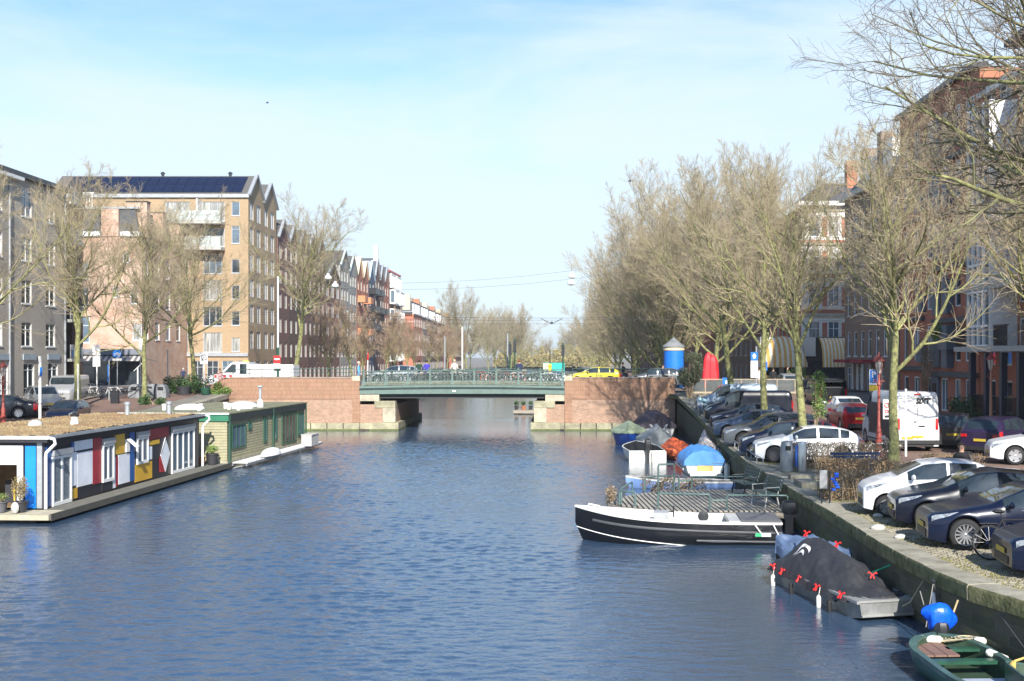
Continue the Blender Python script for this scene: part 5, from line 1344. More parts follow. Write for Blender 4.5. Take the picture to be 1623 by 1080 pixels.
# white tipper truck
t = thing('tipper_truck', 'white tipper truck with red striped cab beside the left wing wall', 'truck', (-27.4, 88.3, 2.95))
cab = car_meshes('bigvan')
mb = MB(); K = [(0, .55), (0, .95), (.15, 1.15), (.95, 1.32), (1.75, 2.15), (2.2, 2.22), (3.1, 2.22), (3.15, .55), (2.0, .5), (1.9, .75), (1.65, .98), (1.25, .98), (1.0, .75), (.9, .5)]
K2 = [(0, .5), (0, .95), (.15, 1.15), (.95, 1.32), (1.75, 2.12), (2.1, 2.2), (3.15, 2.2), (3.15, .5)]
mb.prism([(x, z) for x, z in [(0, .45), (.85, .45), (.95, .75), (1.15, .92), (1.45, .98), (1.75, .92), (1.95, .75), (2.05, .45), (3.15, .45), (3.15, 2.2), (2.1, 2.2), (1.75, 2.12), (.95, 1.32), (.15, 1.15), (0, .95)]], -.98, .98, 'y')
mb.build('cab', P_white, t, True, 30)
for sd_ in (-1, 1):
    MB().prism([(1.2, 1.36), (1.85, 2.02), (2.15, 2.02), (2.15, 1.36)], sd_ * .985 - .01, sd_ * .985 + .01, 'y').build('side_window', M_cglass, t)
    MB().prism([(2.45, 1.25), (2.45, 2.05), (3.0, 2.05), (3.0, 1.25)], sd_ * .985 - .01, sd_ * .985 + .01, 'y').build('side_window', M_cglass, t)
mb = MB(); mb.face([(.93, -.85, 1.36), (.93, .85, 1.36), (1.70, .8, 2.12), (1.70, -.8, 2.12)]); mb.face([(.92, -.85, 1.365), (1.69, -.8, 2.125), (1.69, .8, 2.125), (.92, .85, 1.365)]); mb.build('windscreen', M_cglass, t)
for x in (.45, 1.15, 1.62): MB().box(x, x + .22, -1.0, -.985, .98 if x < 1.9 else 1.0, 1.18).build('red_stripe', M_red, t)
mb = MB(); mb.box(3.3, 6.7, -1.05, 1.05, 1.05, 1.95); mb.box(3.25, 3.33, -1.05, 1.05, 1.0, 2.05); mb.build('tipper_body', M_white, t)
mb = MB()
for x in (3.35, 4.4, 5.5, 6.62): mb.box(x, x + .07, -1.085, -1.05, 1.05, 1.97)
mb.box(3.3, 6.7, -1.09, -1.05, 1.93, 2.0); mb.build('body_ribs', M_white, t)
mb = MB(); mb.box(3.0, 6.6, -.5, .5, .6, 1.0); mb.box(3.4, 5.0, -.8, .8, .65, .98); mb.build('chassis', M_trim, t)
MB().box(2.5, 2.9, -.2, .2, 2.2, 2.3).build('beacon_bar', M_yellow, t)
ty, rm, hb_ = wheel_meshes(.36, 6)
for x in (1.45, 5.4):
    for sd_ in (-1, 1): wo = link('wheel', ty, t, loc=(x, sd_ * .88, .36)); link('rim', rm, wo)
# ------------------------------------------------------------------ houseboats
M_deck = mat('grey_deck_board', (.15, .145, .12), .85, var=.25, vs=4, bump=.4)
M_hull = mat('houseboat_hull', (.05, .048, .045), .8, var=.3)
M_sedum = mat('sedum_mat', (.33, .185, .09), .95, var=.3, vs=.8, bump=.6, bs=25, c2=(.36, .28, .145))
M_sedt = mat('sedum_tuft', (.35, .20, .11), .95, var=.35, vs=.8, c2=(.38, .30, .16))
M_pblue_shaded = mat('panel_blue_shaded', (.015, .09, .30), .45, var=.14, vs=1.1, bump=.15, bs=6); M_pred = mat('panel_red', (.33, .018, .03), .45, var=.14, vs=1.1, bump=.15, bs=6); M_pyel = mat('panel_yellow', (.62, .36, .03), .45, var=.14, vs=1.1, bump=.15, bs=6)  # this blue is darkened for the grazing shade on the long side
M_pwhite = mat('panel_white', (.76, .78, .82), .45, var=.14, vs=1.1, bump=.15, bs=6); M_pblack = mat('panel_black', (.018, .018, .026), .45, var=.14, vs=1.1, bump=.15, bs=6); M_pblue_lit = mat('panel_blue_lit', (.01, .22, .78), .45, var=.14, vs=1.1, bump=.15, bs=6)  # the brighter blue is the sunlit copy, for the near end
M_lace = mat('lace_curtained_glass', (.16, .19, .21), .12, var=.75, vs=22, spec=.9)
hbt = thing('houseboat', 'houseboat with blue, red, yellow and white panels and a brown plant roof', 'houseboat', (-17.68, 38.3, 0), R(-2.5))
# local: +y along the boat away from the camera, side wall at x = 0, boat extends to -x
HL, HW, DK, RF = 14.6, 5.2, .33, 2.72
MB().box(-HW - .3, .28, -1.2, HL + .6, -.5, .12).build('hull', M_hull, hbt)
n = 5
for k in range(n): MB().box(-HW - .5, .9, -1.55 + .26 * k, -1.31 + .26 * k, .14, DK - .02).build('deck_board', mat('pale_deck_board', (.40, .36, .26), .85, var=.2, vs=3), hbt)
for k in range(4): MB().box(.03 + .20 * k, .21 + .20 * k, -.24, HL + 1.3, .16, DK - .02).build('deck_board', M_deck, hbt)
MB().box(-.2, .86, HL + 1.0, HL + 2.4, .15, DK - .03).build('deck_board', M_deck, hbt)
MB().box(.84, .92, -1.4, HL + 2.4, .10, DK - .01).build('deck_edge', mat('grey_deck_edge', (.075, .07, .055), .85, var=.2), hbt)
# long side built of panels with black joints
MB().box(-.14, -.02, 0, HL, DK - .02, RF - .1).build('side_wall', M_pblack, hbt)
def panel(y0, y1, z0, z1, m, nm='facade_panel'): MB().box(-.018, .016, y0 + .02, y1 - .02, z0 + .02, z1 - .02).build(nm, m, hbt)
T = RF - .22
def at(px):  # position along the side wall seen at that column of the picture
    for i in range(200):
        y = i * .08
        gx = -17.68 + math.sin(R(2.5)) * y; gy = 38.3 + math.cos(R(2.5)) * y
        if 880 + gx * 1750 / gy >= px: return y
    return 16
A_ = {p: at(p) for p in (77, 80, 111, 122, 145, 160, 179, 182, 196, 205, 213, 215, 233, 240, 252, 253, 268, 270, 306)}
h0 = DK
fr = lambda f: h0 + (T - h0) * f
panel(0.02, A_[80], h0, T, M_pblue_shaded)
panel(A_[111], A_[122] - .25, fr(.83), T, M_pblue_shaded); panel(A_[122] - .25, A_[145], fr(.82), T, M_pwhite)
panel(A_[111], A_[111] + .42, fr(.24), fr(.82), M_pwhite); panel(A_[111] + .42, A_[145], fr(.20), fr(.80), M_pwhite)
panel(A_[111], A_[122], h0 + .05, fr(.21), M_pyel)
panel(A_[145], A_[160], fr(.18), T, M_pred)
panel(A_[160], A_[179] , fr(.01), fr(.17), M_pblack)
panel(A_[182], A_[196], fr(.62), T, M_pyel)
panel(A_[182] - .25, A_[182] + .05, fr(.02), fr(.60), M_pwhite); panel(A_[182] + .05, A_[182] + .28, fr(.04), fr(.6), M_pred); panel(A_[182] + .28, A_[205], fr(.06), fr(.62), M_pwhite)
panel(A_[205], A_[213], fr(.06), T, M_pblue_shaded)
panel(A_[213], A_[240], fr(.02), fr(.37), M_pyel); panel(A_[233], A_[240], fr(.39), fr(.66), M_pwhite)
panel(A_[233] + .05, A_[268] - .1, fr(.78), T, M_pred); panel(A_[233] + .05, A_[252], fr(.67), fr(.77), M_pyel)
yc = (A_[253] + A_[268]) / 2; hw = (A_[268] - A_[253]) / 2
mb = MB(); mb.prism([(yc - hw, fr(.43)), (yc, fr(.08)), (yc + hw, fr(.43)), (yc, fr(.78))], .0, .03, 'x'); mb.build('diamond_panel', M_pwhite, hbt)
mb = MB(); mb.bar((.034, yc - hw, fr(.46)), (.034, yc, fr(.76)), .012, .02); mb.bar((.034, yc + hw, fr(.46)), (.034, yc, fr(.76)), .012, .02); mb.build('diamond_line', M_pblack, hbt)
mb = MB(); mb.prism([(A_[252], fr(.10)), (yc, fr(.08)), (yc - hw * .9, fr(.42)), (A_[252], fr(.40))], .0, .015, 'x'); mb.build('facade_panel', M_pred, hbt)
# doors and windows, white frames proud of the wall, grey shutter boxes above
def hwin(y0, y1, z0, z1, nx, pane, parent=hbt, ny=1, sh=True, name='window'):
    w_ = y1 - y0; f = MB(); ft = .085; X0, X1 = .0, .07
    f.box(X0, X1, 0, ft, 0, z1 - z0); f.box(X0, X1, w_ - ft, w_, 0, z1 - z0); f.box(X0, X1, ft, w_ - ft, 0, .12); f.box(X0, X1, ft, w_ - ft, z1 - z0 - ft, z1 - z0)
    for k in range(1, nx): f.box(X0, X1 - .01, w_ * k / nx - .05, w_ * k / nx + .05, .12, z1 - z0 - ft)
    o = f.build(name, M_white, parent); o.location = (0, y0, z0)
    p = MB(); p.box(.012, .03, ft, w_ - ft, .12, z1 - z0 - ft); p.build('pane', pane, o)
    if sh:
        MB().box(.0, .12, y0, y1, z1 + .02, z1 + .24).build('shutter_box', M_zinc, parent)
    return o
hwin(A_[80], A_[111] - .05, h0, fr(.80), 2, M_lace, name='door')
hwin(A_[160] + .05, A_[179], fr(.18), fr(.85), 2, M_glass3); hwin(A_[215], A_[233], fr(.36), fr(.87), 2, M_glass3)
hwin(A_[270], A_[306], h0, fr(.86), 4, M_glass3, name='door')
MB().box(.0, .06, A_[196] + .05, A_[205] - .1, fr(.64), fr(.88)).build('small_window_frame', M_white, hbt)
mb = MB(M=Matrix.Translation((.06, A_[196] + .05, fr(.88))) @ Matrix.Rotation(R(-50), 4, 'Y')); mb.box(0, .03, 0, A_[205] - A_[196] - .15, -.5, 0); mb.build('open_window_flap', M_white, hbt)
# near end wall
NW = mat('white_end_frame', (.80, .80, .78), .5, var=.04)
MB().box(-.28, -.10, -.06, 0, DK, RF - .1).build('corner_board', M_zinc, hbt)
MB().box(-.70, -.32, -.05, -.0, DK, T).build('blue_end_panel', M_pblue_lit, hbt)
MB().box(-.98, -.78, -.06, .0, DK, T).build('window_post', NW, hbt)
mb = MB(); mb.box(-5.0, -.98, -.06, 0, T - .30, T); mb.box(-5.0, -.98, -.04, 0, T - .48, T - .32); mb.box(-5.0, -.98, -.06, 0, T - .66, T - .5); mb.build('window_head', NW, hbt)
MB().box(-1.00, -.76, -.03, -.005, T + .02, RF - .02).build('end_beam', M_pblack, hbt); MB().box(-5.0, 0.0, -.05, 0, T + .01, RF - .02).build('end_beam', M_pblack, hbt)
MB().box(-4.5, -3.8, -.06, 0, DK, T - .66).build('window_post', NW, hbt)
mb = MB(); mb.box(-5.0, -.3, 3.2, 3.3, DK, T); mb.box(-5, -.2, .1, 3.2, DK, DK + .03); mb.build('room_wall', mat('wooden_room', (.22, .14, .07), .8, var=.3), hbt)
MB().box(-2.1, -1.5, 1.2, 1.9, DK + .03, DK + .8).build('armchair', mat('dark_armchair', (.03, .03, .035), .8), hbt)
MB().box(-HW, -HW + .1, 0, HL, DK, RF - .1).build('rear_wall', M_pblack, hbt)
MB().box(-HW, -.02, HL - .1, HL, DK, RF - .1).build('end_wall', M_pblack, hbt)
# roof
mb = MB(); mb.box(-HW - .2, .18, -.25, HL + .3, RF - .1, RF + .10); mb.build('roof_slab', mat('dark_fascia', (.022, .022, .028), .6), hbt)
MB().box(-HW - .25, .26, -.30, -.24, RF + .02, RF + .13).build('roof_gutter', NW, hbt); MB().box(.19, .27, -.24, HL + .35, RF + .02, RF + .13).build('roof_gutter', M_zinc, hbt)
mb = MB(); rows = []
for i in range(60):
    yy_ = -.2 + (HL + .4) * i / 59
    rows.append([(-HW - .15 + (HW + .22) * j / 24, yy_, RF + .105 + .06 * max(0, fb((j * .4, yy_, 0), 1.2, 4)) + .05 * random.random()) for j in range(25)])
mb.grid(rows); mb.build('plant_roof', M_sedum, hbt, True)
mb = MB(); rnd = random.Random(12)
for k in range(7000):
    x, y = rnd.uniform(-HW - .1, .1), rnd.uniform(-.18, HL + .2); h_ = rnd.uniform(.03, .09); a = rnd.uniform(0, 6.3); s_ = rnd.uniform(.015, .04)
    z = RF + .12; mb.face([(x - s_ * math.cos(a), y - s_ * math.sin(a), z), (x + s_ * math.cos(a), y + s_ * math.sin(a), z), (x + rnd.uniform(-.03, .03), y, z + h_)])
o = mb.build('plant_roof_tufts', M_sedt, hbt); o['kind'] = 'stuff'
M_chrome = M_steel
o = MB().lathe([(.16, 0), (.16, .12), (.13, .16), (.13, .34)], 10, (-2.0, 6.2, RF + .12)).lathe([(.17, .34), (.17, .42), (.02, .44)], 10, (-2.0, 6.2, RF + .12), 1).build('roof_vent', [M_white, M_black], hbt, True)
MB().ball((-3.1, 5.2, RF + .16), .28, 12, 8, 0, (1, 1, .8)).build('roof_dome', mat('clear_dome', (.5, .5, .48), .1, spec=1), hbt, True)
for x, y in ((-2.9, 13.2), (-1.2, 13.9)): MB().lathe([(.11, 0), (.11, .5), (.15, .52), (.15, .62), (.05, .66)], 10, (x, y, RF + .1)).build('roof_vent', M_zinc, hbt, True)
# drain pipes
for y in (-.18, HL + .15):
    mb = MB(); mb.tube([(.22, y, RF + .06), (.40, y, RF + .02), (.44, y, RF - .14), (.12, y, RF - .45), (.10, y, RF - .6), (.10, y, DK)], .055, 8); mb.build('drainpipe', M_white, hbt, True)
# pots on the near deck
def pot(label, loc, r, h_, m, plant=None, seed=1, group=None):
    o = thing('plant_pot', label, 'plant pot', loc, 0, group)
    MB().lathe([(r * .72, 0), (r * .95, h_ * .9), (r * 1.05, h_ * .9), (r * 1.05, h_), (r * .9, h_), (r * .85, h_ * .9), (.01, h_ * .88)], 16, m=0).build('pot', m, o, True)
    if plant:
        n, hh, m2, sz = plant
        rs_ = random.Random(seed); mb = MB()
        for k in range(14):
            a = rs_.uniform(0, 6.3); q_ = rs_.uniform(.3, 1) * r * 1.3
            mb.tube([(0, 0, h_ * .85), (q_ * .5 * math.cos(a), q_ * .5 * math.sin(a), h_ + hh * .5), (q_ * math.cos(a), q_ * math.sin(a), h_ + hh * rs_.uniform(.6, 1))], .006, 3)
        mb.build('stalks', M_dry, o)
        if n: link('leaves', np_mesh('leaves', *leaves(n, ballcloud([(0, 0, h_ + hh * .55, r * 1.1, r * 1.1, hh * .5)]), sz, seed), m2, False), o)
    return o
Mbk = mat('black_pot', (.035, .035, .04), .6); Mterra = mat('terracotta', (.40, .14, .06), .8)
ang_ = R(-2.5); c_, s__ = math.cos(ang_), math.sin(ang_)
def hb(x, y, z=DK): return (-17.68 + x * c_ - y * s__, 38.3 + x * s__ + y * c_, z)
pot('black pot with bare stalks at the left edge of the boat deck', hb(-1.72, -.95), .24, .46, Mbk, (30, .8, M_dry, .03), 2)
pot('round grey pot with pale plant, middle of the deck pots', hb(-1.05, -1.0), .24, .36, mat('grey_pot', (.10, .10, .11), .6), (260, .28, M_bright, .03), 3)
pot('dark pot with a wide dry heather like bush by the drainpipe', hb(-.42, -.9), .26, .36, Mbk, (900, .85, mat('heather', (.20, .13, .07), .9, var=.4, vs=12, c2=(.36, .28, .10)), .035), 4)
pot('black pot with spiky plant on the far end of the boat deck', hb(.25, HL + 1.0, DK), .3, .52, Mbk, (160, .4, M_bright, .07), 5)
pot('small terracotta pot next to the black pot on the deck end', hb(-.35, HL + 1.2, DK), .2, .34, Mterra)
st = thing('stone', 'pale rough stone leaning on the pots of the boat deck', 'stone', hb(-.42, -1.22, DK)); 
mb = MB(); mb.ball((0, 0, .18), .17, 7, 5, 0, (.8, .5, 1.2)); mb.build('stone_body', M_conc, st)
tb = thing('side_table', 'small yellow wooden table inside the near window of the boat', 'table', hb(-1.35, 1.0, DK + .03), 0, None, .75)
MB().box(-.35, .35, -.25, .25, .62, .68).build('table_top', M_yellow, tb)
for sx_ in (-.28, .28):
    for sy_ in (-.2, .2): MB().box(sx_ - .03, sx_ + .03, sy_ - .03, sy_ + .03, 0, .62).build('leg', M_yellow, tb)

# --- green wooden houseboat
M_lap = mat('pale_green_boarding', (.31, .29, .18), .75, var=.2, vs=3); M_lapd = mat('dark_olive_boarding', (.17, .165, .10), .75, var=.2, vs=3)
M_gtrim = mat('green_trim', (.018, .075, .045), .45); M_roofm = mat('mossy_felt_roof', (.16, .16, .10), .95, var=.25, vs=1.5, bump=.3, c2=(.24, .24, .14))
gb = thing('houseboat', 'green boarded houseboat with flat mossy roof and white skylights', 'houseboat', (-16.25, 54.7, 0), R(-3.6))
GL, GW, GR = 13.2, 5.4, 2.72
MB().box(-GW, .05, -.1, GL + .1, -.5, .42).build('hull', mat('pale_concrete_hull', (.36, .34, .25), .9, var=.3), gb)
nb = 14; bh = (GR - .34 - .42) / nb
for k in range(nb):
    z = .42 + k * bh
    mb = MB(); mb.face([(-GW, -.03, z + .012), (0, -.03, z + .012), (0, -.005, z + bh), (-GW, -.005, z + bh)]); mb.face([(-GW, 0, z + .012), (-GW, -.03, z + .012), (0, -.03, z + .012), (0, 0, z + .012)][::-1]); mb.build('weatherboard', M_lap, gb)
    mb = MB(); mb.face([(.03, 0, z + .012), (.03, GL, z + .012), (.005, GL, z + bh), (.005, 0, z + bh)]); mb.face([(0, 0, z + .012), (0, GL, z + .012), (.03, GL, z + .012), (.03, 0, z + .012)]); mb.build('weatherboard', M_lap, gb)
MB().box(-GW, -.01, .01, GL, .4, GR - .33).build('wall_core', M_dark, gb)
MB().box(-GW - .06, .10, -.10, -.04, GR - .34, GR).build('near_fascia', mat('bright_green_fascia', (.03, .16, .09), .5), gb)
MB().box(.04, .12, -.04, GL + .1, GR - .36, GR).build('side_fascia', mat('dark_fascia_green', (.02, .03, .03), .5), gb)
MB().box(-GW - .1, .14, -.14, GL + .15, GR, GR + .06).build('roof', M_roofm, gb)
MB().box(-GW - .12, .15, -.17, -.145, GR + .0, GR + .08).build('roof_edge_strip', M_white, gb)
for y in (.06, 6.9, GL): MB().tube([(.10, y, GR), (.10, y, .3)], .055, 8).build('corner_pipe', M_gtrim, gb, True)
def gwin(y0, y1, z0, z1, nx, pane=M_glass3, m=M_gtrim):
    w_ = y1 - y0; f = MB(); ft = .07
    f.box(.0, .09, 0, ft, 0, z1 - z0); f.box(0, .09, w_ - ft, w_, 0, z1 - z0); f.box(0, .09, ft, w_ - ft, 0, ft); f.box(0, .09, ft, w_ - ft, z1 - z0 - ft, z1 - z0)
    for k in range(1, nx): f.box(0, .08, w_ * k / nx - .035, w_ * k / nx + .035, ft, z1 - z0 - ft)
    o = f.build('window', m, gb); o.location = (0, y0, z0); p = MB(); p.box(.035, .05, ft, w_ - ft, ft, z1 - z0 - ft); p.build('pane', pane, o)
gwin(.5, 2.5, .95, 2.15, 3); gwin(2.95, 3.4, 1.75, 2.2, 1); gwin(5.4, 5.9, .9, 2.3, 1); gwin(7.2, 7.7, .9, 2.3, 1)
gwin(8.6, 11.3, .55, 2.3, 4, mat('warm_glass', (.10, .06, .045), .08, var=.6, vs=2, spec=.9)); gwin(11.7, 12.9, .8, 2.2, 3)
mb = MB(); mb.box(-1.75, -1.5, -.10, -.035, 1.2, 2.1); mb.build('window', M_gtrim, gb)
for x, y, r_, h_ in ((-3.6, 4.2, .95, .3), (-1.8, 7.4, 1.0, .3), (-1.0, 5.0, .7, .26)):
    o = MB().ball((x, y, GR + .06), r_, 16, 8, 0, (.8, 1, h_)).build('skylight_dome', mat('white_dome', (.75, .76, .77), .25), gb, True)
for x, y in ((-4.4, 2.8), (-2.6, 3.2), (-2.3, 2.2), (-1.9, 4.9), (-1.3, 3.8), (-.5, 3.0)):
    MB().lathe([(.09, 0), (.09, .26), (.12, .27), (.12, .34)], 8, (x, y, GR + .05)).build('roof_vent', M_white, gb)
o = MB().lathe([(.18, 0), (.17, .3), (.09, .45)], 10, (-.55, 6.6, GR + .05)).build('chimney_base', M_white, gb, True); MB().lathe([(.08, .4), (.08, 1.1), (.18, 1.12), (.17, 1.2)], 10, (-.55, 6.6, GR + .05)).build('chimney_pipe', M_zinc, gb, True)
# white walkway beside it
wk = thing('walkway', 'narrow white slatted walkway along the green houseboat', 'walkway', (-16.25, 54.7, 0), R(-3.6))
for k in range(34): MB().box(.18, .98, .2 + .4 * k, .5 + .4 * k, .28, .33).build('slat', mat('pale_slat', (.62, .62, .60), .7), wk)
mb = MB(); mb.box(.2, .26, .1, 13.8, .16, .27); mb.box(.9, .97, .1, 13.8, .16, .27); 
for k in range(28): mb.bar((.12, .3 + .5 * k, .02), (.9, .5 + .5 * k, .2), .04, .04)
mb.build('walkway_frame', M_grey, wk)
def hull_mesh(Lh, Bm, H, bowH=.2, tr=.8, bow=2.2, mid=.5, flare=.8, inner=True, thick=.05, n=22, keel=.12):
    """s along +x, stern at 0, bow at Lh; returns MB outer, inner"""
    o, i = MB(), MB(); ro, ri = [], []
    for k in range(n + 1):
        s_ = k / n
        f = (tr + (1 - tr) * math.sin(min(1, s_ / mid) * math.pi / 2)) if s_ < mid else max(.0, 1 - ((s_ - mid) / (1 - mid)) ** bow)
        b_ = Bm / 2 * f + .012; z1 = H + bowH * s_ ** 3; x = Lh * s_; xe = x - (.12 * Lh * s_ ** 6 * .6)
        half = [(xe, 0, -keel), (xe, b_ * flare * .55, -keel * .9), (x - .5 * (x - xe), b_ * flare, 0.02), (x, b_ * (flare + (1 - flare) * .6), z1 * .5), (x, b_, z1)]
        ro.append([(p[0], -p[1], p[2]) for p in half[::-1]] + half[1:])
        bi = max(.004, b_ - thick); zf = .10 * H
        xi = xe - .12 * s_ ** 4; bj = bi * flare * .9 * (1 - .9 * s_ ** 8); ri.append([(x, -bi, z1), (x - .06 * s_, -bi * .92, z1 * .5), (xi, -bj, zf), (xi, bj, zf), (x - .06 * s_, bi * .92, z1 * .5), (x, bi, z1)])
    o.grid(ro); o.face(ro[0][::-1])
    i.grid(ri); i.face([(p[0] + .04, p[1], p[2]) for p in ri[0]])
    g = MB()
    for sg in (0, -1):
        g.grid([[ro[k][sg], ri[k][sg], (ri[k][sg][0], ri[k][sg][1], ri[k][sg][2] + .015), (ro[k][sg][0], ro[k][sg][1] * 1.02, ro[k][sg][2] + .015), (ro[k][sg][0], ro[k][sg][1] * 1.02, ro[k][sg][2] - .05)] for k in range(n + 1)])
    return o, i, g, ro
def boat(label, loc, rz, Lh, Bm, H, hm, im, gm, name='boat', cat='boat', **k):
    o = thing(name, label, cat, loc, rz); a, b, g, ro = hull_mesh(Lh, Bm, H, **k)
    a.build('hull', hm, o, True, 45); b.build('inner_lining', im, o, True, 45); g.build('gunwale', gm, o, True, 45)
    return o, ro
def tarp(o, ro, m, ridge, name='tarpaulin', k0=0, k1=None, drop=.18, wr=.05, seed=0, over=1.05, ends=True, sag=.0, n=30, sub=5, pw=1.25):
    k1 = len(ro) - 1 if k1 is None else k1; rows = []; K = (k1 - k0) * sub
    for q in range(K + 1):
        kk = k0 + q / sub; i = min(int(kk), len(ro) - 2); f = kk - i
        gx = ro[i][-1][0] * (1 - f) + ro[i + 1][-1][0] * f; gy = (ro[i][-1][1] * (1 - f) + ro[i + 1][-1][1] * f) * over + .02; gz = ro[i][-1][2] * (1 - f) + ro[i + 1][-1][2] * f
        s_ = q / K; rz_ = lerpt(ridge, s_); row = []
        for j in range(n + 1):
            t_ = -1 + 2 * j / n
            z = gz + .03 + rz_ * (1 - abs(t_) ** pw) - sag * math.sin(math.pi * abs(t_))
            wv = wr * (fb((gx * 2.2, t_ * 2.5, 0), 1.6, seed) + .6 * fb((gx * 5 + t_ * 3, t_ * 1.5, 0), 1.8, seed + 9) - .9 * abs(fb((gx * 2 + t_ * 1.3, t_ * 2.6 - gx, 0), 1.4, seed + 20)))
            row.append((gx + wv * .3, gy * t_, z + wv))
        dd = drop * (1 + .4 * fb((gx, 3, 0), 3, seed)); 
        row = [(row[0][0], row[0][1] * 1.03, gz - dd)] + row + [(row[-1][0], row[-1][1] * 1.03, gz - dd)]
        rows.append(row)
    mb = MB(); mb.grid(rows)
    if ends:
        for r_ in (rows[0], rows[-1]):
            mb.grid([r_, [(p[0] + (-.04 if r_ is rows[0] else .03), p[1], min(p[2], r_[0][2] + .02)) for p in r_]])
    return mb.build(name, m, o, True, 60)
def outboard(parent, loc, m=M_dark, h=.75, rz=0, name='outboard_motor', label=None):
    M_ = Matrix.Translation(loc) @ Matrix.Rotation(rz, 4, 'Z')
    mb = MB(M_); mb.grid([[(x * s_, y * s_, z) for x, y in ((-.22, -.1), (-.22, .1), (-.1, .15), (.18, .14), (.27, .06), (.27, -.06), (.18, -.14), (-.1, -.15))] for s_, z in ((.75, h * .48), (1, h * .56), (1.02, h * .78), (.9, h * .92), (.5, h * .99), (.05, h))], 0, True); mb.box(-.12, .12, -.08, .08, -.2, h * .6); mb.box(-.15, .15, -.1, .1, h * .36, h * .48); mb.box(.1, .3, -.06, .06, h * .35, h * .5)
    mb.bar((-.05, 0, -.35), (-.05, 0, .1), .1, .05)
    return mb.build(name, m, parent, True, 35)
# upturned white kayak on the walkway
o = thing('kayak', 'white upturned canoe lying on the walkway of the green houseboat', 'canoe', (-15.2, 57.2, .38), R(86))
mb = MB(); rows = []
for k in range(17):
    s_ = k / 16; b_ = .38 * math.sin(math.pi * s_) ** .7 + .01; rows.append([(2.9 * s_, b_ * math.cos(a), .38 * math.sin(math.pi * s_) ** .5 * math.sin(a)) for a in np.linspace(0, math.pi, 9)])
mb.grid(rows); mb.build('upturned_hull', M_white, o, True, 60)
o = thing('deck_box', 'pale wooden box standing on the far end of the walkway', 'box', (-14.85, 64.6, .34), R(-3.6))
mb = MB(); mb.box(0, .6, 0, 1.5, .0, .62); mb.box(-.03, .63, -.03, 1.53, .62, .68); mb.build('box_body', M_conc, o)

# ------------------------------------------------------------------ boats on the right
M_bblk = mat('black_hull', (.007, .008, .011), .32, var=.35, vs=2, spec=.4); M_boff = mat('off_white_deck', (.70, .68, .62), .5, var=.08)
M_stripe = mat('rubber_fender_grey', (.055, .058, .065), .6); M_wl = mat('scuffed_waterline', (.16, .17, .15), .7, var=.5, vs=3)
bb, ro = boat('long black motor sloop with white interior moored by the wooden platform', (6.75, 33.4, .0), R(176.2), 6.15, 2.0, .68, M_bblk, M_boff, M_boff, bowH=.36, tr=.86, bow=2.6, mid=.55, flare=.86, keel=.25, thick=.14)
def side_line(parent, ro, f0, f1, k0, k1, m, name, w_=.05, e=.03, side=-1, rad=None):
    mb = MB(); pts_ = []
    for k in range(k0, k1 + 1):
        f = f0 + (f1 - f0) * (k - k0) / (k1 - k0)
        a, b_, c = Vector(ro[k][-1]), Vector(ro[k][-2]), Vector(ro[k][-3])
        p = a.lerp(b_, f * 2) if f < .5 else b_.lerp(c, f * 2 - 1)
        pts_.append((p.x, (p.y + e * .5), p.z))
    for sgn in (1, -1): mb.tube([(x, y * sgn, z) for x, y, z in pts_], w_, 6)
    return mb.build(name, m, parent, True, 60)
side_line(bb, ro, .44, .30, 0, 20, M_stripe, 'rubbing_strake', .045)
side_line(bb, ro, .86, .82, 0, 9, M_stripe, 'rubbing_strake', .04)
side_line(bb, ro, 1.05, .62, 10, 22, M_white, 'white_hull_line', .014, .012)
side_line(bb, ro, .02, .02, 0, 22, M_white, 'white_rim', .03, .0)
mb = MB(); mb.box(.05, 1.55, -.82, .82, .60, .72); mb.build('engine_deck', mat('pale_grey_deck', (.46, .46, .45), .6), bb)
MB().box(.02, 1.2, -.9, .9, .72, .75).build('sun_pad', mat('dark_cushion', (.12, .12, .13), .7), bb)
mb = MB(); mb.box(3.3, 3.75, -.42, .18, .2, .86); mb.build('helm_console', mat('grey_console', (.35, .36, .37), .5), bb)
mb = MB(); mb.tube([(3.15, -.2 + .17 * math.cos(a), .84 + .17 * math.sin(a)) for a in np.linspace(0, 2 * math.pi, 13)[:-1]], .016, 5, closed=True); mb.tube([(3.3, -.2, .84), (3.15, -.2, .84)], .02, 5); mb.build('steering_wheel', M_black, bb)
o = MB().lathe([(.16, 0), (.17, .03), (.06, .05)], 14, (2.2, -.84, .62), axis='y').build('porthole_vent', M_dark, bb)
MB().box(1.75, 3.0, -.78, .78, .42, .50).build('bench', M_boff, bb); MB().box(4.3, 5.1, -.6, .6, .42, .5).build('bench', M_boff, bb)
MB().box(.35, .75, .985, 1.0, .30, .40, 0).build('green_mark', M_white, bb)
MB().box(.62, .80, 1.0, 1.008, .30, .40, 0).build('green_mark', mat('mark_green', (.03, .35, .15), .5), bb)
mb = MB()
for a, b_ in (((.30, .95, .7), (.12, .98, .34)), ((.12, .98, .34), (-.02, .9, .30)), ((.85, .95, .7), (.62, .99, .38))): mb.bar(a, b_, .03, .03)
mb.build('stern_trim', M_white, bb); outboard(bb, (-.32, 0, .45), M_bblk, .8, math.pi)
mb = MB(); mb.tube([(5.4, .3, .98), (5.75, .3, 1.05), (5.75, -.3, 1.05), (5.4, -.3, .98)], .02, 5); mb.build('bow_cleat', M_white, bb)

# blue tarp sloop behind the black cover
t1, ro = boat('low boat under a blue grey tarpaulin behind the black covered barge', (7.4, 27.6, 0), R(165), 1.85, 1.25, .5, M_bblk, M_dark, M_dark, bowH=.25)
tarp(t1, ro, mat('slate_blue_tarp', (.075, .115, .20), .5, var=.2, vs=2), [(0, .25), (.5, .55), (1, .3)], seed=4, wr=.07, drop=.2)
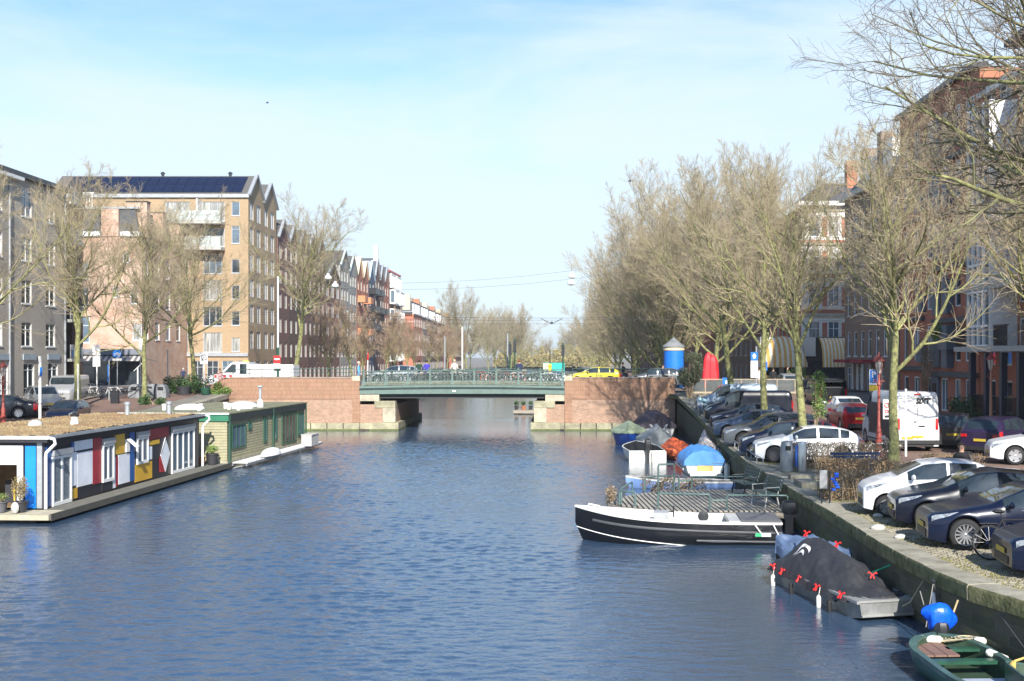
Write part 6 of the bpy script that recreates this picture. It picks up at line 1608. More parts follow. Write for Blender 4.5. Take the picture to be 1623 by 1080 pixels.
# black covered aluminium barge
M_alu = mat('dull_aluminium', (.28, .285, .28), .5, .5, var=.25, vs=4); M_btarp = mat('black_tarp', (.028, .028, .032), .62, var=.25, vs=2)
bg_ = thing('barge', 'aluminium workboat under a black tarpaulin held by red clamps', 'boat', (7.05, 23.4, 0), R(103.5))
# local +x runs away from the camera, near bow plate at x = 0
mb = MB(); W2 = .68
sec = lambda x, w_, h_, zb=-.12: [(x, -w_, h_), (x, -w_ * .92, zb), (x, w_ * .92, zb), (x, w_, h_)]
mb.grid([sec(0, W2 * .97, .42, .08), sec(.5, W2, .40, -.02), sec(4.2, W2, .40)]); mb.face(sec(0, W2 * .97, .42, .08)[::-1]); mb.face(sec(4.2, W2, .40)); mb.build('hull', M_alu, bg_)
mb = MB(); mb.box(-.03, .5, -W2 - .02, W2 + .02, .40, .45); mb.box(-.02, 4.2, -W2 - .05, -W2 + .02, .38, .44); mb.box(-.02, 4.2, W2 - .02, W2 + .05, .38, .44); mb.box(-.035, .02, -W2 * .9, W2 * .9, .10, .14); mb.build('rim', mat('bright_aluminium', (.42, .42, .40), .45, .5), bg_)
K, n = 110, 44; ridge = [(0, .02), (.12, .10), (.30, .52), (.55, .70), (.82, .78), (.92, .5), (1, .18)]
rows = []
for q in range(K + 1):
    s_ = q / K; x = .25 + s_ * 4.05; rz_ = lerpt(ridge, s_); rz_ = sum(lerpt(ridge, min(1, max(0, s_ + d))) for d in (-.04, 0, .04)) / 3; row = []
    for j in range(n + 1):
        t_ = -1 + 2 * j / n; a = abs(t_)
        wv = .05 * fb((x * 1.6 + t_ * .8, t_ * 1.8, 0), 1.5, 2) + .028 * math.sin((x * 5 + t_ * 7) + 3 * fb((x, t_, 0), 1.2, 7)) * (.3 + a) + .02 * fb((x * 6, t_ * 9, 0), 1, 5) - .05 * abs(fb((x * 1.9 + t_ * 1.1, t_ * 3.4 - x * .6, 0), 1.3, 31)) - .035 * abs(fb((x * 3.1 - t_ * 2.2, t_ * 4 + x * .8, 0), 1.5, 47))
        z = .47 + rz_ * (1 - a ** 1.5) - .16 * a ** 6 + wv * (.5 if q in (0, K) else 1)
        yv = (W2 + .12) * t_ * (1 - .08 * (q == 0)) + .03 * fb((x * 3, t_ * 2, 0), 1.5, 11)
        row.append((x + (.35 * a ** 2 - .15 if s_ < .12 else 0), yv, max(z, .16)))
    rows.append(row)
mb = MB(); mb.grid(rows); mb.grid([rows[-1], [(p[0] + .08, p[1], .3) for p in rows[-1]]]); mb.grid([[(p[0] - .05, p[1], min(p[2], .44)) for p in rows[0]], rows[0]]); mb.build('tarpaulin', M_btarp, bg_, True, 70)
M_clamp = mat('red_clamp', (.75, .03, .025), .5)
def clamp_(parent, p, rz, nm='clamp'):
    mb = MB(Matrix.Translation(p) @ Matrix.Rotation(rz, 4, 'Z') @ Matrix.Rotation(R(35), 4, 'X') @ Matrix.Scale(.72, 4))
    for sg in (-1, 1):
        mb.bar((sg * .11, 0, .10), (-sg * .02, 0, -.01), .035, .03); mb.bar((-sg * .02, 0, -.01), (-sg * .06, 0, -.12), .04, .03); mb.bar((sg * .11, 0, .10), (sg * .13, 0, .05), .03, .03)
    mb.cbox((0, 0, 0), (.06, .05, .06)); return mb.build(nm, M_clamp, parent)
for p, rz in (((.55, -.72, .42), .3), ((.6, .78, .46), .2), ((1.7, .80, .40), .1), ((2.6, .80, .42), -.2), ((3.5, .80, .42), 0), ((3.7, .05, 1.27), .4), ((2.9, -.35, 1.12), .3), ((.9, -.15, .78), 1.), ((3.95, .8, .45), 2)):
    clamp_(bg_, p, rz)
for p in ((1.0, .80), (1.5, .8), (2.9, .8), (3.9, .8)): 
    mb = MB(); mb.lathe([(.03, -.25), (.055, -.22), (.055, .1), (.03, .14)], 8, (p[0], p[1] + .04, .12)); mb.tube([(p[0], p[1] + .04, .24), (p[0], p[1], .44)], .008, 4); mb.build('fender', M_black if p[0] in (1.0, 2.9) else M_boff, bg_, True)
mb = MB()     # white mark printed on the cover: two curved strokes
def surf(s_, t_):
    q = s_ * K; i = min(int(q), K - 1); f = q - i; jf = (t_ + 1) / 2 * n; j = min(int(jf), n - 1); g_ = jf - j
    P4 = [Vector(rows[a][b]) for a, b in ((i, j), (i, j + 1), (i + 1, j), (i + 1, j + 1))]
    return P4[0].lerp(P4[1], g_).lerp(P4[2].lerp(P4[3], g_), f) + Vector((-.008, .014, .014))
def stroke(pts_, w0):
    prev = None; m_ = len(pts_)
    for k in range(m_):
        s_, t_ = pts_[k]; ww = w0 * math.sin(math.pi * (k + .4) / (m_ + .2)) + .003
        a, b_ = surf(s_, t_ + ww), surf(s_, t_ - ww)
        if prev: mb.face([prev[0], a, b_, prev[1]])
        prev = (a, b_)
stroke([(.80 - .012 * k - .004 * k * (k > 4), .60 - .24 * math.sin(k / 9 * 2.4)) for k in range(10)], .05)
stroke([(.77 - .011 * k, .66 - .14 * math.sin(k / 8 * 2.6)) for k in range(9)], .035)
mb.build('printed_mark', mat('print_white', (.6, .6, .6), .6), bg_)
# blue drum and green strap by the wall
o = thing('blue_drum', 'blue plastic drum floating between the tarps and the quay wall', 'drum', (7.25, 25.6, .1)); MB().lathe([(.05, 0), (.24, .02), (.26, .2), (.24, .4), (.2, .48), (.02, .5)], 16).build('drum_body', mat('bright_blue_plastic', (.01, .09, .55), .4), o, True)

# bottom right green boat
M_bg = mat('green_hull', (.018, .075, .045), .4, var=.35, vs=3); M_bgi = mat('dark_green_inside', (.03, .06, .035), .6, var=.4, vs=3)
M_gg = mat('blue_green_gunwale', (.06, .115, .10), .45, var=.35, vs=3)
rb = thing('rowing_boat', 'green open boat with brown deck boards in the bottom right corner', 'boat', (6.98, 20.3, 0), R(-88)) 
# stern rounded: build with two-ended profile
def ring_hull(Lh, Bm, H, n=26, th=.10):
    out_, in_ = [], []
    for k in range(n + 1):
        s_ = k / n; f = (1 - max(0, (1 - s_ / .22)) ** 2.4) ** .5 if s_ < .22 else (1 if s_ < .5 else 1 - ((s_ - .5) / .5) ** 2.4)
        b_ = Bm / 2 * max(f, .02); z = H + .10 * (1 - s_ / .22) ** 2 * (s_ < .22) + .25 * max(0, s_ - .5) ** 2
        out_.append((Lh * s_, b_, z)); in_.append((Lh * (.03 + .94 * s_), max(.01, b_ - th), z))
    return out_, in_
oo, ii = ring_hull(4.2, 1.42, .42)
mb = MB(); mb.grid([[(x, b_ * sg * f, z * g_) for f, g_ in ((1, 1), (.97, .6), (.86, .1), (.5, -.3))] for sg in (1,) for x, b_, z in oo]); mb.grid([[(x, -b_ * f, z * g_) for f, g_ in ((1, 1), (.97, .6), (.86, .1), (.5, -.3))] for x, b_, z in oo]); mb.build('hull', M_bg, rb, True, 60)
mb = MB()
for sg in (1, -1): mb.grid([[(a[0], a[1] * sg * 1.02, a[2] - .07), (a[0], a[1] * sg * 1.02, a[2] + .02), (c[0], c[1] * sg, c[2] + .02), (c[0], c[1] * sg, c[2] - .05)] for a, c in zip(oo, ii)])
mb.build('gunwale', M_gg, rb, True, 50)
mb = MB()
for sg in (1, -1): mb.grid([[(c[0], c[1] * sg, c[2]), (c[0], c[1] * sg * .9, .06), (c[0], 0, .05)] for c in ii])
mb.build('inner_lining', M_bgi, rb, True, 60)
M_dbr = mat('brown_composite_board', (.20, .115, .085), .7, var=.15, vs=6)
for k in range(3): MB().box(.22, 1.05, -.62 + .225 * k + (0.0), -.41 + .225 * k, .36, .39).build('deck_plank', M_dbr, rb)
for p in rb.children if False else []: pass
MB().box(.48, .66, -.02, .62, .34, .39).build('thwart', M_bg, rb); MB().box(1.15, 1.33, -.62, .62, .30, .36).build('thwart', M_bg, rb); MB().box(2.0, 2.6, -.5, .5, .2, .26).build('foredeck', mat('pale_grey_floor', (.33, .37, .45), .6), rb)
mb = MB(); 
for k in range(9):
    a0 = k * .9; mb.tube([(.18 + .11 * math.cos(a) + .02 * k, .05 + .05 * k + .16 * math.sin(a), .42 + .012 * k) for a in np.linspace(a0, a0 + 5.2, 14)], .011, 4)
mb.build('rope_coil', mat('old_rope', (.42, .36, .24), .9, var=.3), rb)
mb = MB(); mb.lathe([(.03, 0), (.07, .04), (.07, .36), (.03, .40)], 10, (0, 0, 0), axis='x'); o = mb.build('white_fender', M_boff, rb, True); o.location = (.14, -.34, .45); o.rotation_euler = (0, 0, R(75))
o2 = link('white_fender', o.data, rb, loc=(.16, .46, .44), rot=(0, 0, R(60))); o3 = link('white_fender', o.data, rb, loc=(1.0, .52, .44), rot=(0, R(20), R(70)))
outboard(rb, (-.16, .12, .25), M_dark, .5)
bgm = thing('blue_bag', 'crumpled bright blue plastic bag tied over the motor of the green boat', 'bag', (7.12, 20.42, .5))
mb = MB(); rows = []
for i in range(13):
    a = i / 12 * math.pi
    rows.append([((.26 * math.sin(a) ** .8 * math.cos(b_) * 1.1) * (1 + .5 * fb((math.cos(b_) * 1.2, math.sin(b_) * 1.2, i * .3), 1, 3)), .17 * math.sin(a) ** .8 * math.sin(b_), .27 + (-.27 if i < 99 else 0) * math.cos(a) * (1.0 + .12 * fb((b_, i, 0), 1.1, 2))) for b_ in np.linspace(0, 2 * math.pi, 25)[:-1]])
mb.grid(rows, 0, True); mb.build('bag_skin', mat('blue_bag_plastic', (.005, .10, .75), .25, var=.25, vs=9, bump=.8, bs=9), bgm, True, 70)
tl = thing('boathook', 'wooden pole leaning from the blue bag to the quay wall ring', 'pole', (0, 0, 0)); MB().tube([(7.2, 20.3, .55), (7.62, 20.9, .98)], .018, 6).build('pole_shaft', mat('pale_wood', (.42, .33, .17), .7), tl)
g2, ro = boat('bow of a second green boat with yellow rope at the bottom right edge', (9.6, 15.2, 0), R(129), 3.6, 1.5, .5, M_bg, M_bgi, M_gg, bowH=.12, keel=.25)
mb = MB(); 
for k in range(16): a = k * 1.1; mb.tube([(3.45 + .02 * math.cos(a), .03 * math.sin(a), .66), (3.5 + .05 * math.cos(a), .07 * math.sin(a), .55 - .012 * k)], .012, 4)
mb.tube([(3.45, 0, .66), (2.9, -.9, .95), (2.5, -1.6, 1.3)], .02, 5); mb.build('yellow_rope', mat('yellow_rope', (.62, .42, .12), .9), g2)

# moored boats behind the platform
M_hwhite = mat('white_gelcoat', (.66, .66, .62), .35, var=.1)
c1, ro = boat('white motorboat under a bright blue tarpaulin with tan stern panel', (7.0, 51.6, 0), R(90), 3.8, 2.0, .66, M_hwhite, M_dark, M_hwhite, tr=.9)
tarp(c1, ro, mat('blue_tarp', (.06, .22, .52), .5, var=.15, vs=3), [(0, .5), (.25, .6), (.8, .45), (1, .1)], k0=0, wr=.06, seed=6, pw=3)
MB().box(-.03, -.012, -.38, .38, .24, .52).build('tan_stern_panel', mat('tan_panel', (.58, .40, .14), .5), c1); MB().box(-.55, -.02, -.75, .75, .06, .16).build('swim_platform', M_hwhite, c1)
MB().box(-.12, 3.3, 1.0, 1.06, .3, .38).build('fender_strip', M_zinc, c1)
c2, ro = boat('low blue and white sloop lying across behind the platform railing', (7.6, 46.9, 0), R(177), 4.6, 1.1, .3, mat('blue_white_hull', (.20, .32, .60), .4, var=.2), M_dark, M_hwhite, tr=.7)
c3, ro = boat('small boat under an orange tarpaulin', (6.95, 59.2, 0), R(97), 3.4, 1.6, .55, mat('orange_hull', (.50, .12, .06), .5), M_dark, M_dark, tr=.75)
tarp(c3, ro, mat('orange_tarp', (.72, .13, .035), .6, var=.15, vs=4), [(0, .1), (.3, .32), (.8, .4), (1, .15)], wr=.08, seed=8, drop=.3)
c4, ro = boat('white motorboat with twin white stern blocks and black outboard', (4.85, 58.3, 0), R(94), 4.2, 2.0, .62, M_hwhite, M_dark, M_hwhite, tr=.95)
for sg in (-1, 1): MB().box(-.25, .02, min(sg * .25, sg * .98), max(sg * .25, sg * .98), -.1, .60).build('stern_block', M_hwhite, c4)
outboard(c4, (-.2, 0, .1), M_dark, 1.2)
c5, ro = boat('open boat with a pointed grey canvas cover beside the orange one', (6.0, 63.5, 0), R(93), 4.2, 2.0, .7, M_dark, M_dark, M_dark, tr=.9)
tarp(c5, ro, mat('grey_canvas', (.20, .22, .23), .8, var=.12, vs=3), [(0, .75), (.3, .95), (.7, .5), (1, .2)], wr=.06, seed=3, drop=.35, pw=1.0)
c6, ro = boat('deep blue sloop with pale green canvas, bow towards the camera', (4.9, 73.5, 0), R(-94), 5.0, 2.1, .82, mat('deep_blue_hull', (.01, .05, .27), .4, var=.15), M_dark, mat('dark_blue_rim', (.02, .04, .1), .5), tr=.85, bowH=.1, bow=1.8)
tarp(c6, ro, mat('pale_green_canvas', (.26, .32, .22), .85, var=.15, vs=3), [(0, .3), (.5, .62), (.93, .55), (1, .35)], wr=.03, seed=5, drop=.12, pw=1.1)
c7, ro = boat('boat under a dark plum tarpaulin next to the right wing wall', (7.2, 77.0, 0), R(95), 4.4, 2.6, .8, M_hwhite, M_dark, M_hwhite, tr=.9)
tarp(c7, ro, mat('plum_tarp', (.055, .045, .06), .7, var=.2, vs=3), [(0, .6), (.3, .95), (.7, .8), (1, .3)], wr=.09, seed=10, drop=.25, pw=1.6)
mb = MB()
for sg in (-1, 1):
    mb.tube([(-.2, sg * .2, .25), (-.1, sg * .5, .8), (.3, sg * 1.1, .9), (1.0, sg * 1.25, .85)], .035, 5); mb.tube([(-.1, sg * .5, .2), (-.1, sg * .55, .85)], .03, 5)
mb.build('white_stern_rail', M_white, c7)
c8, ro = boat('small boat half hidden under crumpled pale canvas against the quay wall', (8.0, 56.2, 0), R(92), 2.9, 1.0, .8, mat('dark_red_hull', (.10, .02, .02), .6), M_dark, M_dark, tr=.8)
tarp(c8, ro, mat('pale_canvas', (.46, .42, .40), .9, var=.15, vs=4), [(0, .0), (.4, .35), (.8, .8), (1, .6)], wr=.12, seed=13, drop=.3)
for i, (x, y, h_, lab) in enumerate(((7.75, 50.0, .75, 'white fender post standing in the water by the blue tarp boat'), (8.0, 51.2, .6, 'thin white fender post near the wall'))):
    o = thing('mooring_post', lab, 'post', (x, y, -.4)); MB().lathe([(.1, 0), (.1, h_ + .3), (.05, h_ + .4)], 8).build('post', M_boff, o, True)

# ------------------------------------------------------------------ wooden platform with benches
pl = thing('jetty', 'wooden viewing platform of grey planks beyond the black sloop', 'jetty', (0, 0, 0))
poly = [(1.85, 37.6), (2.65, 39.6), (4.1, 41.2), (7.62, 41.4), (7.55, 35.5), (3.6, 35.6), (2.2, 36.9)]
PZ = .62
def clip(p, nrm_, c):
    out = []
    for i in range(len(p)):
        a, b_ = p[i], p[(i + 1) % len(p)]; da = a[0] * nrm_[0] + a[1] * nrm_[1] - c; db = b_[0] * nrm_[0] + b_[1] * nrm_[1] - c
        if da >= 0: out.append(a)
        if (da > 0) != (db > 0) and abs(da - db) > 1e-9: t_ = da / (da - db); out.append((a[0] + (b_[0] - a[0]) * t_, a[1] + (b_[1] - a[1]) * t_))
    return out
dv = Vector((math.cos(R(93)), math.sin(R(93)))); nv = (dv.y, -dv.x)     # planks run diagonally
cs_ = [x * nv[0] + y * nv[1] for x, y in poly]; c = min(cs_); M_plank = mat('grey_plank', (.33, .30, .25), .85, var=.22, vs=2.5, bump=.3)
rnd = random.Random(2)
while c < max(cs_):
    q_ = clip(clip(poly, nv, c + .02), (-nv[0], -nv[1]), -(c + .128))
    if len(q_) > 2:
        dz = rnd.uniform(-.004, .004); MB().prism(q_, PZ - .035 + dz, PZ + dz, 'z').build('plank', M_plank, pl)
    c += .165
mb = MB()
for a, b_ in zip(poly, poly[1:] + poly[:1]): mb.bar((a[0], a[1], PZ - .14), (b_[0], b_[1], PZ - .14), .1, .18)
mb.build('edge_beam', M_wood, pl); MB().prism([(x * .985 + .08, y * .995 + .2) for x, y in poly], PZ - .2, PZ - .12, 'z').build('joists', M_dark, pl)
for x, y in poly + [(5.5, 35.55), (6, 41.3)]: MB().tube([(x * .98 + .1, y * .99 + .4, -1), (x * .98 + .1, y * .99 + .4, PZ - .05)], .1, 8).build('pile', M_wood, pl, True)
M_rail = mat('green_tube', (.09, .15, .14), .4, var=.1)
def hoop(pts_, nm='railing_hoop', r=.032):
    mb = MB(); mb.tube(pts_, r, 8); return mb.build(nm, M_rail, pl, True, 60)
def rail_hoop(x0, y0, x1, y1, h): hoop([(x0, y0, PZ), (x0, y0, PZ + h - .06), (x0 + (x1 - x0) * .03, y0 + (y1 - y0) * .03, PZ + h - .01), (x0 + (x1 - x0) * .97, y0 + (y1 - y0) * .97, PZ + h - .01), (x1, y1, PZ + h - .06), (x1, y1, PZ)])
rail_hoop(3.35, 36.0, 5.0, 35.7, .52); rail_hoop(5.55, 35.7, 7.5, 35.6, .5); hoop([(5.0, 35.7, PZ + .32), (5.55, 35.7, PZ + .32)])
rail_hoop(2.25, 37.6, 2.75, 39.4, .50); rail_hoop(2.15, 37.0, 2.65, 36.6, .48); hoop([(2.15, 37.1, PZ + .42), (2.25, 37.6, PZ + .46)])
rail_hoop(3.3, 40.6, 4.6, 41.1, .55); rail_hoop(3.75, 40.2, 4.35, 40.4, 1.05); rail_hoop(5.1, 41.2, 7.4, 41.2, .5); hoop([(4.6, 41.1, PZ + .35), (5.1, 41.2, PZ + .35)])
# dry plants on the water side
bush('dry reeds growing behind the platform hoops', (3.2, 41.7, .0), [(rs0.uniform(-.9, 2.4), rs0.uniform(-.2, .2), rs0.uniform(.5, .9), .25, .2, .3) for _ in range(9)], 900, .05, M_dry, 31, name='reeds', cat='reeds')
bush('dry stalks at the left tip of the platform', (2.0, 38.3, .1), [(rs0.uniform(-.2, .2), rs0.uniform(-.3, .3), rs0.uniform(.4, .9), .15, .2, .3) for _ in range(5)], 260, .05, M_dry, 32, name='reeds', cat='reeds')
M_bslat = mat('dark_green_slat', (.10, .14, .125), .5, var=.15)
def bench(label, loc, rz, Lb, ms, mf, name='bench', tilt=0):
    o = thing(name, label, 'bench', loc, rz)
    for k in range(4): MB().box(-Lb / 2, Lb / 2, -.22 + .12 * k, -.12 + .12 * k, .44, .47).build('seat_slat', ms, o)
    for k in range(4):
        z = .56 + .115 * k; y = .26 + .04 * k; mb = MB(); mb.box(-Lb / 2, Lb / 2, y, y + .03, z, z + .09); mb.build('back_slat', ms, o)
    for sg in (-1, 1):
        x = sg * (Lb / 2 - .15)
        mb = MB(); mb.tube([(x, -.2, 0), (x, -.14, .42), (x, .22, .43), (x, .30, .6), (x, .42, 1.0)], .025, 6); mb.tube([(x, .30, 0), (x, .20, .42)], .025, 6); mb.build('leg_frame', mf, o, True)
        mb = MB(); mb.tube([(x, -.16, .43), (x, -.18, .66), (x, .3, .68)], .018, 5); mb.build('armrest', mf, o, True)
    return o
bench('farther dark green slatted bench on the platform facing the water', (6.75, 39.7, PZ), R(-80), 1.5, M_bslat, M_dark)
bench('nearer dark green slatted bench on the platform with pale legs', (6.95, 36.75, PZ), R(-78), 1.45, M_bslat, mat('pale_leg', (.45, .45, .43), .5))
bench('dark blue slatted bench between the hedges with a round metal plate behind it', (10.35, 37.6, 1.3), R(4), 1.75, mat('dark_blue_slat', (.02, .045, .12), .45), M_dark)
# quay side steps: low stone blocks by the platform
for i, (x, y, w_, d_, lab) in enumerate(((8.6, 38.2, 1.0, .5, 'grey stone kerb block behind the nearer platform bench'), (8.2, 36.2, .5, 1.2, 'mossy stone block at the platform step'))):
    o = thing('stone_block', lab, 'stone block', (x, y, 1.3)); MB().box(-w_ / 2, w_ / 2, -d_ / 2, d_ / 2, 0, .22).build('block', M_cope, o)
# ------------------------------------------------------------------ bicycles
def bike_parts(fr_c):
    fr = MB(); P = dict(ra=(0, 0, .34), bb=(.42, 0, .30), st=(.28, 0, .78), hd=(.92, 0, .80), hb=(.90, 0, .62), fa=(1.06, 0, .34))
    for a, b_ in (('ra', 'bb'), ('ra', 'st'), ('bb', 'st'), ('bb', 'hb'), ('st', 'hd'), ('hd', 'fa')): fr.tube([P[a], P[b_]], .017, 5)
    fr.tube([(-.22, 0, .5), (-.2, 0, .58), (.0, 0, .72), (.2, 0, .68)], .012, 4); fr.box(-.18, .16, -.07, .07, .70, .72)
    frame = fr.mesh('frame', fr_c, True, 50)
    wh = MB(); n = 20; wh.tube([(.335 * math.cos(2 * math.pi * j / n), 0, .335 * math.sin(2 * math.pi * j / n)) for j in range(n)], .018, 5, closed=True)
    wh = wh.mesh('wheel', M_tyre, True)
    sp_ = MB()
    for j in range(12): a = 2 * math.pi * j / 12; sp_.tube([(0, 0, 0), (.32 * math.cos(a), 0, .32 * math.sin(a))], .0035, 3, cap=False)
    sp_.tube([(.315 * math.cos(2 * math.pi * j / n), 0, .315 * math.sin(2 * math.pi * j / n)) for j in range(n)], .010, 4, closed=True)
    spk = sp_.mesh('spokes', M_steel)
    hb2 = MB(); hb2.tube([(.92, 0, .80), (.90, 0, 1.0)], .014, 5); hb2.tube([(.78, -.28, .98), (.88, -.2, 1.02), (.92, 0, 1.02), (.88, .2, 1.02), (.78, .28, .98)], .014, 5)
    sd2 = MB(); sd2.tube([(.28, 0, .78), (.26, 0, .92)], .013, 5); sd2.ball((.22, 0, .95), .12, 8, 5, 0, (1.1, .75, .35))
    ch = MB(); ch.lathe([(.09, -.02), (.09, .02)], 12, (.42, 0, .30), axis='y'); ch.tube([(.42, -.05, .3), (.30, -.12, .18)], .012, 4); ch.tube([(.42, .05, .3), (.54, .12, .42)], .012, 4)
    return frame, wh, spk, hb2.mesh('handlebar', M_steel, True), sd2.mesh('saddle', M_black, True), ch.mesh('crank', M_trim)
BK = {}
def bike(label, loc, rz, c='black', group=None, lean=.12, sc=1., basket=None):
    if c not in BK: BK[c] = bike_parts({'black': M_black, 'white': M_white, 'blue': M_blue, 'red': M_red, 'green': M_greend, 'silver': M_silverf}[c])
    f, w_, s_, h_, sd_, ch = BK[c]
    o = thing('bicycle', label, 'bicycle', loc, 0, group, sc); o.rotation_euler = (lean, 0, rz)
    link('frame', f, o); link('handlebar', h_, o); link('saddle', sd_, o); link('crank', ch, o)
    for x in (0, 1.06): wo = link('wheel', w_, o, loc=(x, 0, .34)); link('spokes', s_, wo)
    if basket: MB().box(1.0, 1.34, -.2, .2, .74, 1.0).build('crate', basket, o)
    return o
M_silverf = mat('silver_frame', (.5, .5, .5), .3, .6)
rb_ = random.Random(8)
colsb = ['black', 'white', 'silver', 'blue', 'black', 'white', 'silver', 'red', 'black', 'silver', 'green']
x = -12.1; i = 0
while x < .3:
    z = 3.52 + arch(x)
    bike('bicycle leaning on the inside of the bridge railing', (x, FY + .28 + rb_.uniform(0, .3), z - .01), rb_.choice((0, math.pi, .25, math.pi - .25)), colsb[i % 11], 'bicycles parked along the bridge railing', rb_.uniform(-.15, .15), basket=(M_wood if rb_.random() < .12 else None))
    x += rb_.uniform(.22, .42); i += 1
for x in (-14.2, -13.3, -12.6): bike('bicycle leaning on the inside of the bridge railing', (x, FY + .3, 3.46), 0, 'black', 'bicycles parked along the bridge railing', .1)
for k in range(16):
    bike('bicycle standing behind the far railing of the bridge', (-14 + .9 * k, FY + 13.3, 3.42), rb_.choice((0, math.pi)), colsb[(k * 3) % 11], 'bicycles on the far side of the bridge', .1)
for k, (x, y, c, lab) in enumerate(((-33.9, 80.5, 'white', 'leftmost white bicycle in the row before the shop'), (-33.0, 80.2, 'white', 'second white bicycle in the row before the shop'), (-32.2, 80.4, 'white', 'third white bicycle in the row before the shop'), (-31.4, 80.0, 'white', 'rightmost white bicycle in the row before the shop'), (-36.1, 82, 'black', 'black bicycle left of the pale trunk'), (-35.3, 81.6, 'silver', 'silver bicycle right beside the pale trunk'))):
    bike(lab, (x, y, ramp_z(y) + .01), R(150 + 18 * k), c, None, .1)
for k, (x, y, c, rz, lab) in enumerate(((-34.2, 103.9, 'black', .2, 'bicycle in front of the glass shop door'), (-33, 103.7, 'white', .3, 'white bicycle beside the glass shop door'), (-24.9, 84.5, 'black', .1, 'black bicycle by the wheel of the white truck'), (-25.9, 84.2, 'black', 2.9, 'second black bicycle left of the white truck wheel'), (-26.8, 85.0, 'black', .5, 'black bicycle near the plants by the truck'),
     (2.5, 85.4, 'black', 0, 'first bicycle behind the right wing wall'), (4.4, 85.6, 'black', 3.1, 'second bicycle behind the right wing wall'), (6.0, 85.4, 'silver', 0, 'silver bicycle behind the right wing wall'), (7.2, 85.6, 'black', 0.2, 'bicycle near the end of the right wing wall'))):
    bike(lab, (x, y, ramp_z(y) + .02 if x < 0 else 3.1), rz, c, None, .1)
bike('black bicycle leaning on the glossy navy car near the bottom right', (9.15, 23.2, 1.325), R(-3), 'black', None, -.2, 1.06)
bike('grey bicycle lying in the low hedge behind the white city car', (13.3, 37.6, 1.3), R(20), 'silver', None, .3)
bike('black bicycle near the hedge behind the white city car', (12.9, 36.8, 1.3), R(-25), 'black', None, .2)
bike('white bicycle behind the white hatchback', (12.4, 44.4, 1.3), R(10), 'white', None, .1)
bike('bicycle chained at the quay railing before the dark van', (9.0, 66.9, 1.85), R(100), 'black', None, .1)
bike('bicycle beside the pale blue box at the quay railing', (9.1, 71.4, 2.1), R(80), 'silver', None, .1)
o = thing('crate', 'pale blue plastic crate on the bicycle by the quay railing', 'crate', (8.95, 67.6, 2.75)); mb = MB(Matrix.Rotation(R(25), 4, 'Y')); mb.box(-.3, .3, -.2, .2, 0, .3); mb.build('crate_body', mat('pale_blue_plastic', (.45, .66, .72), .5), o)

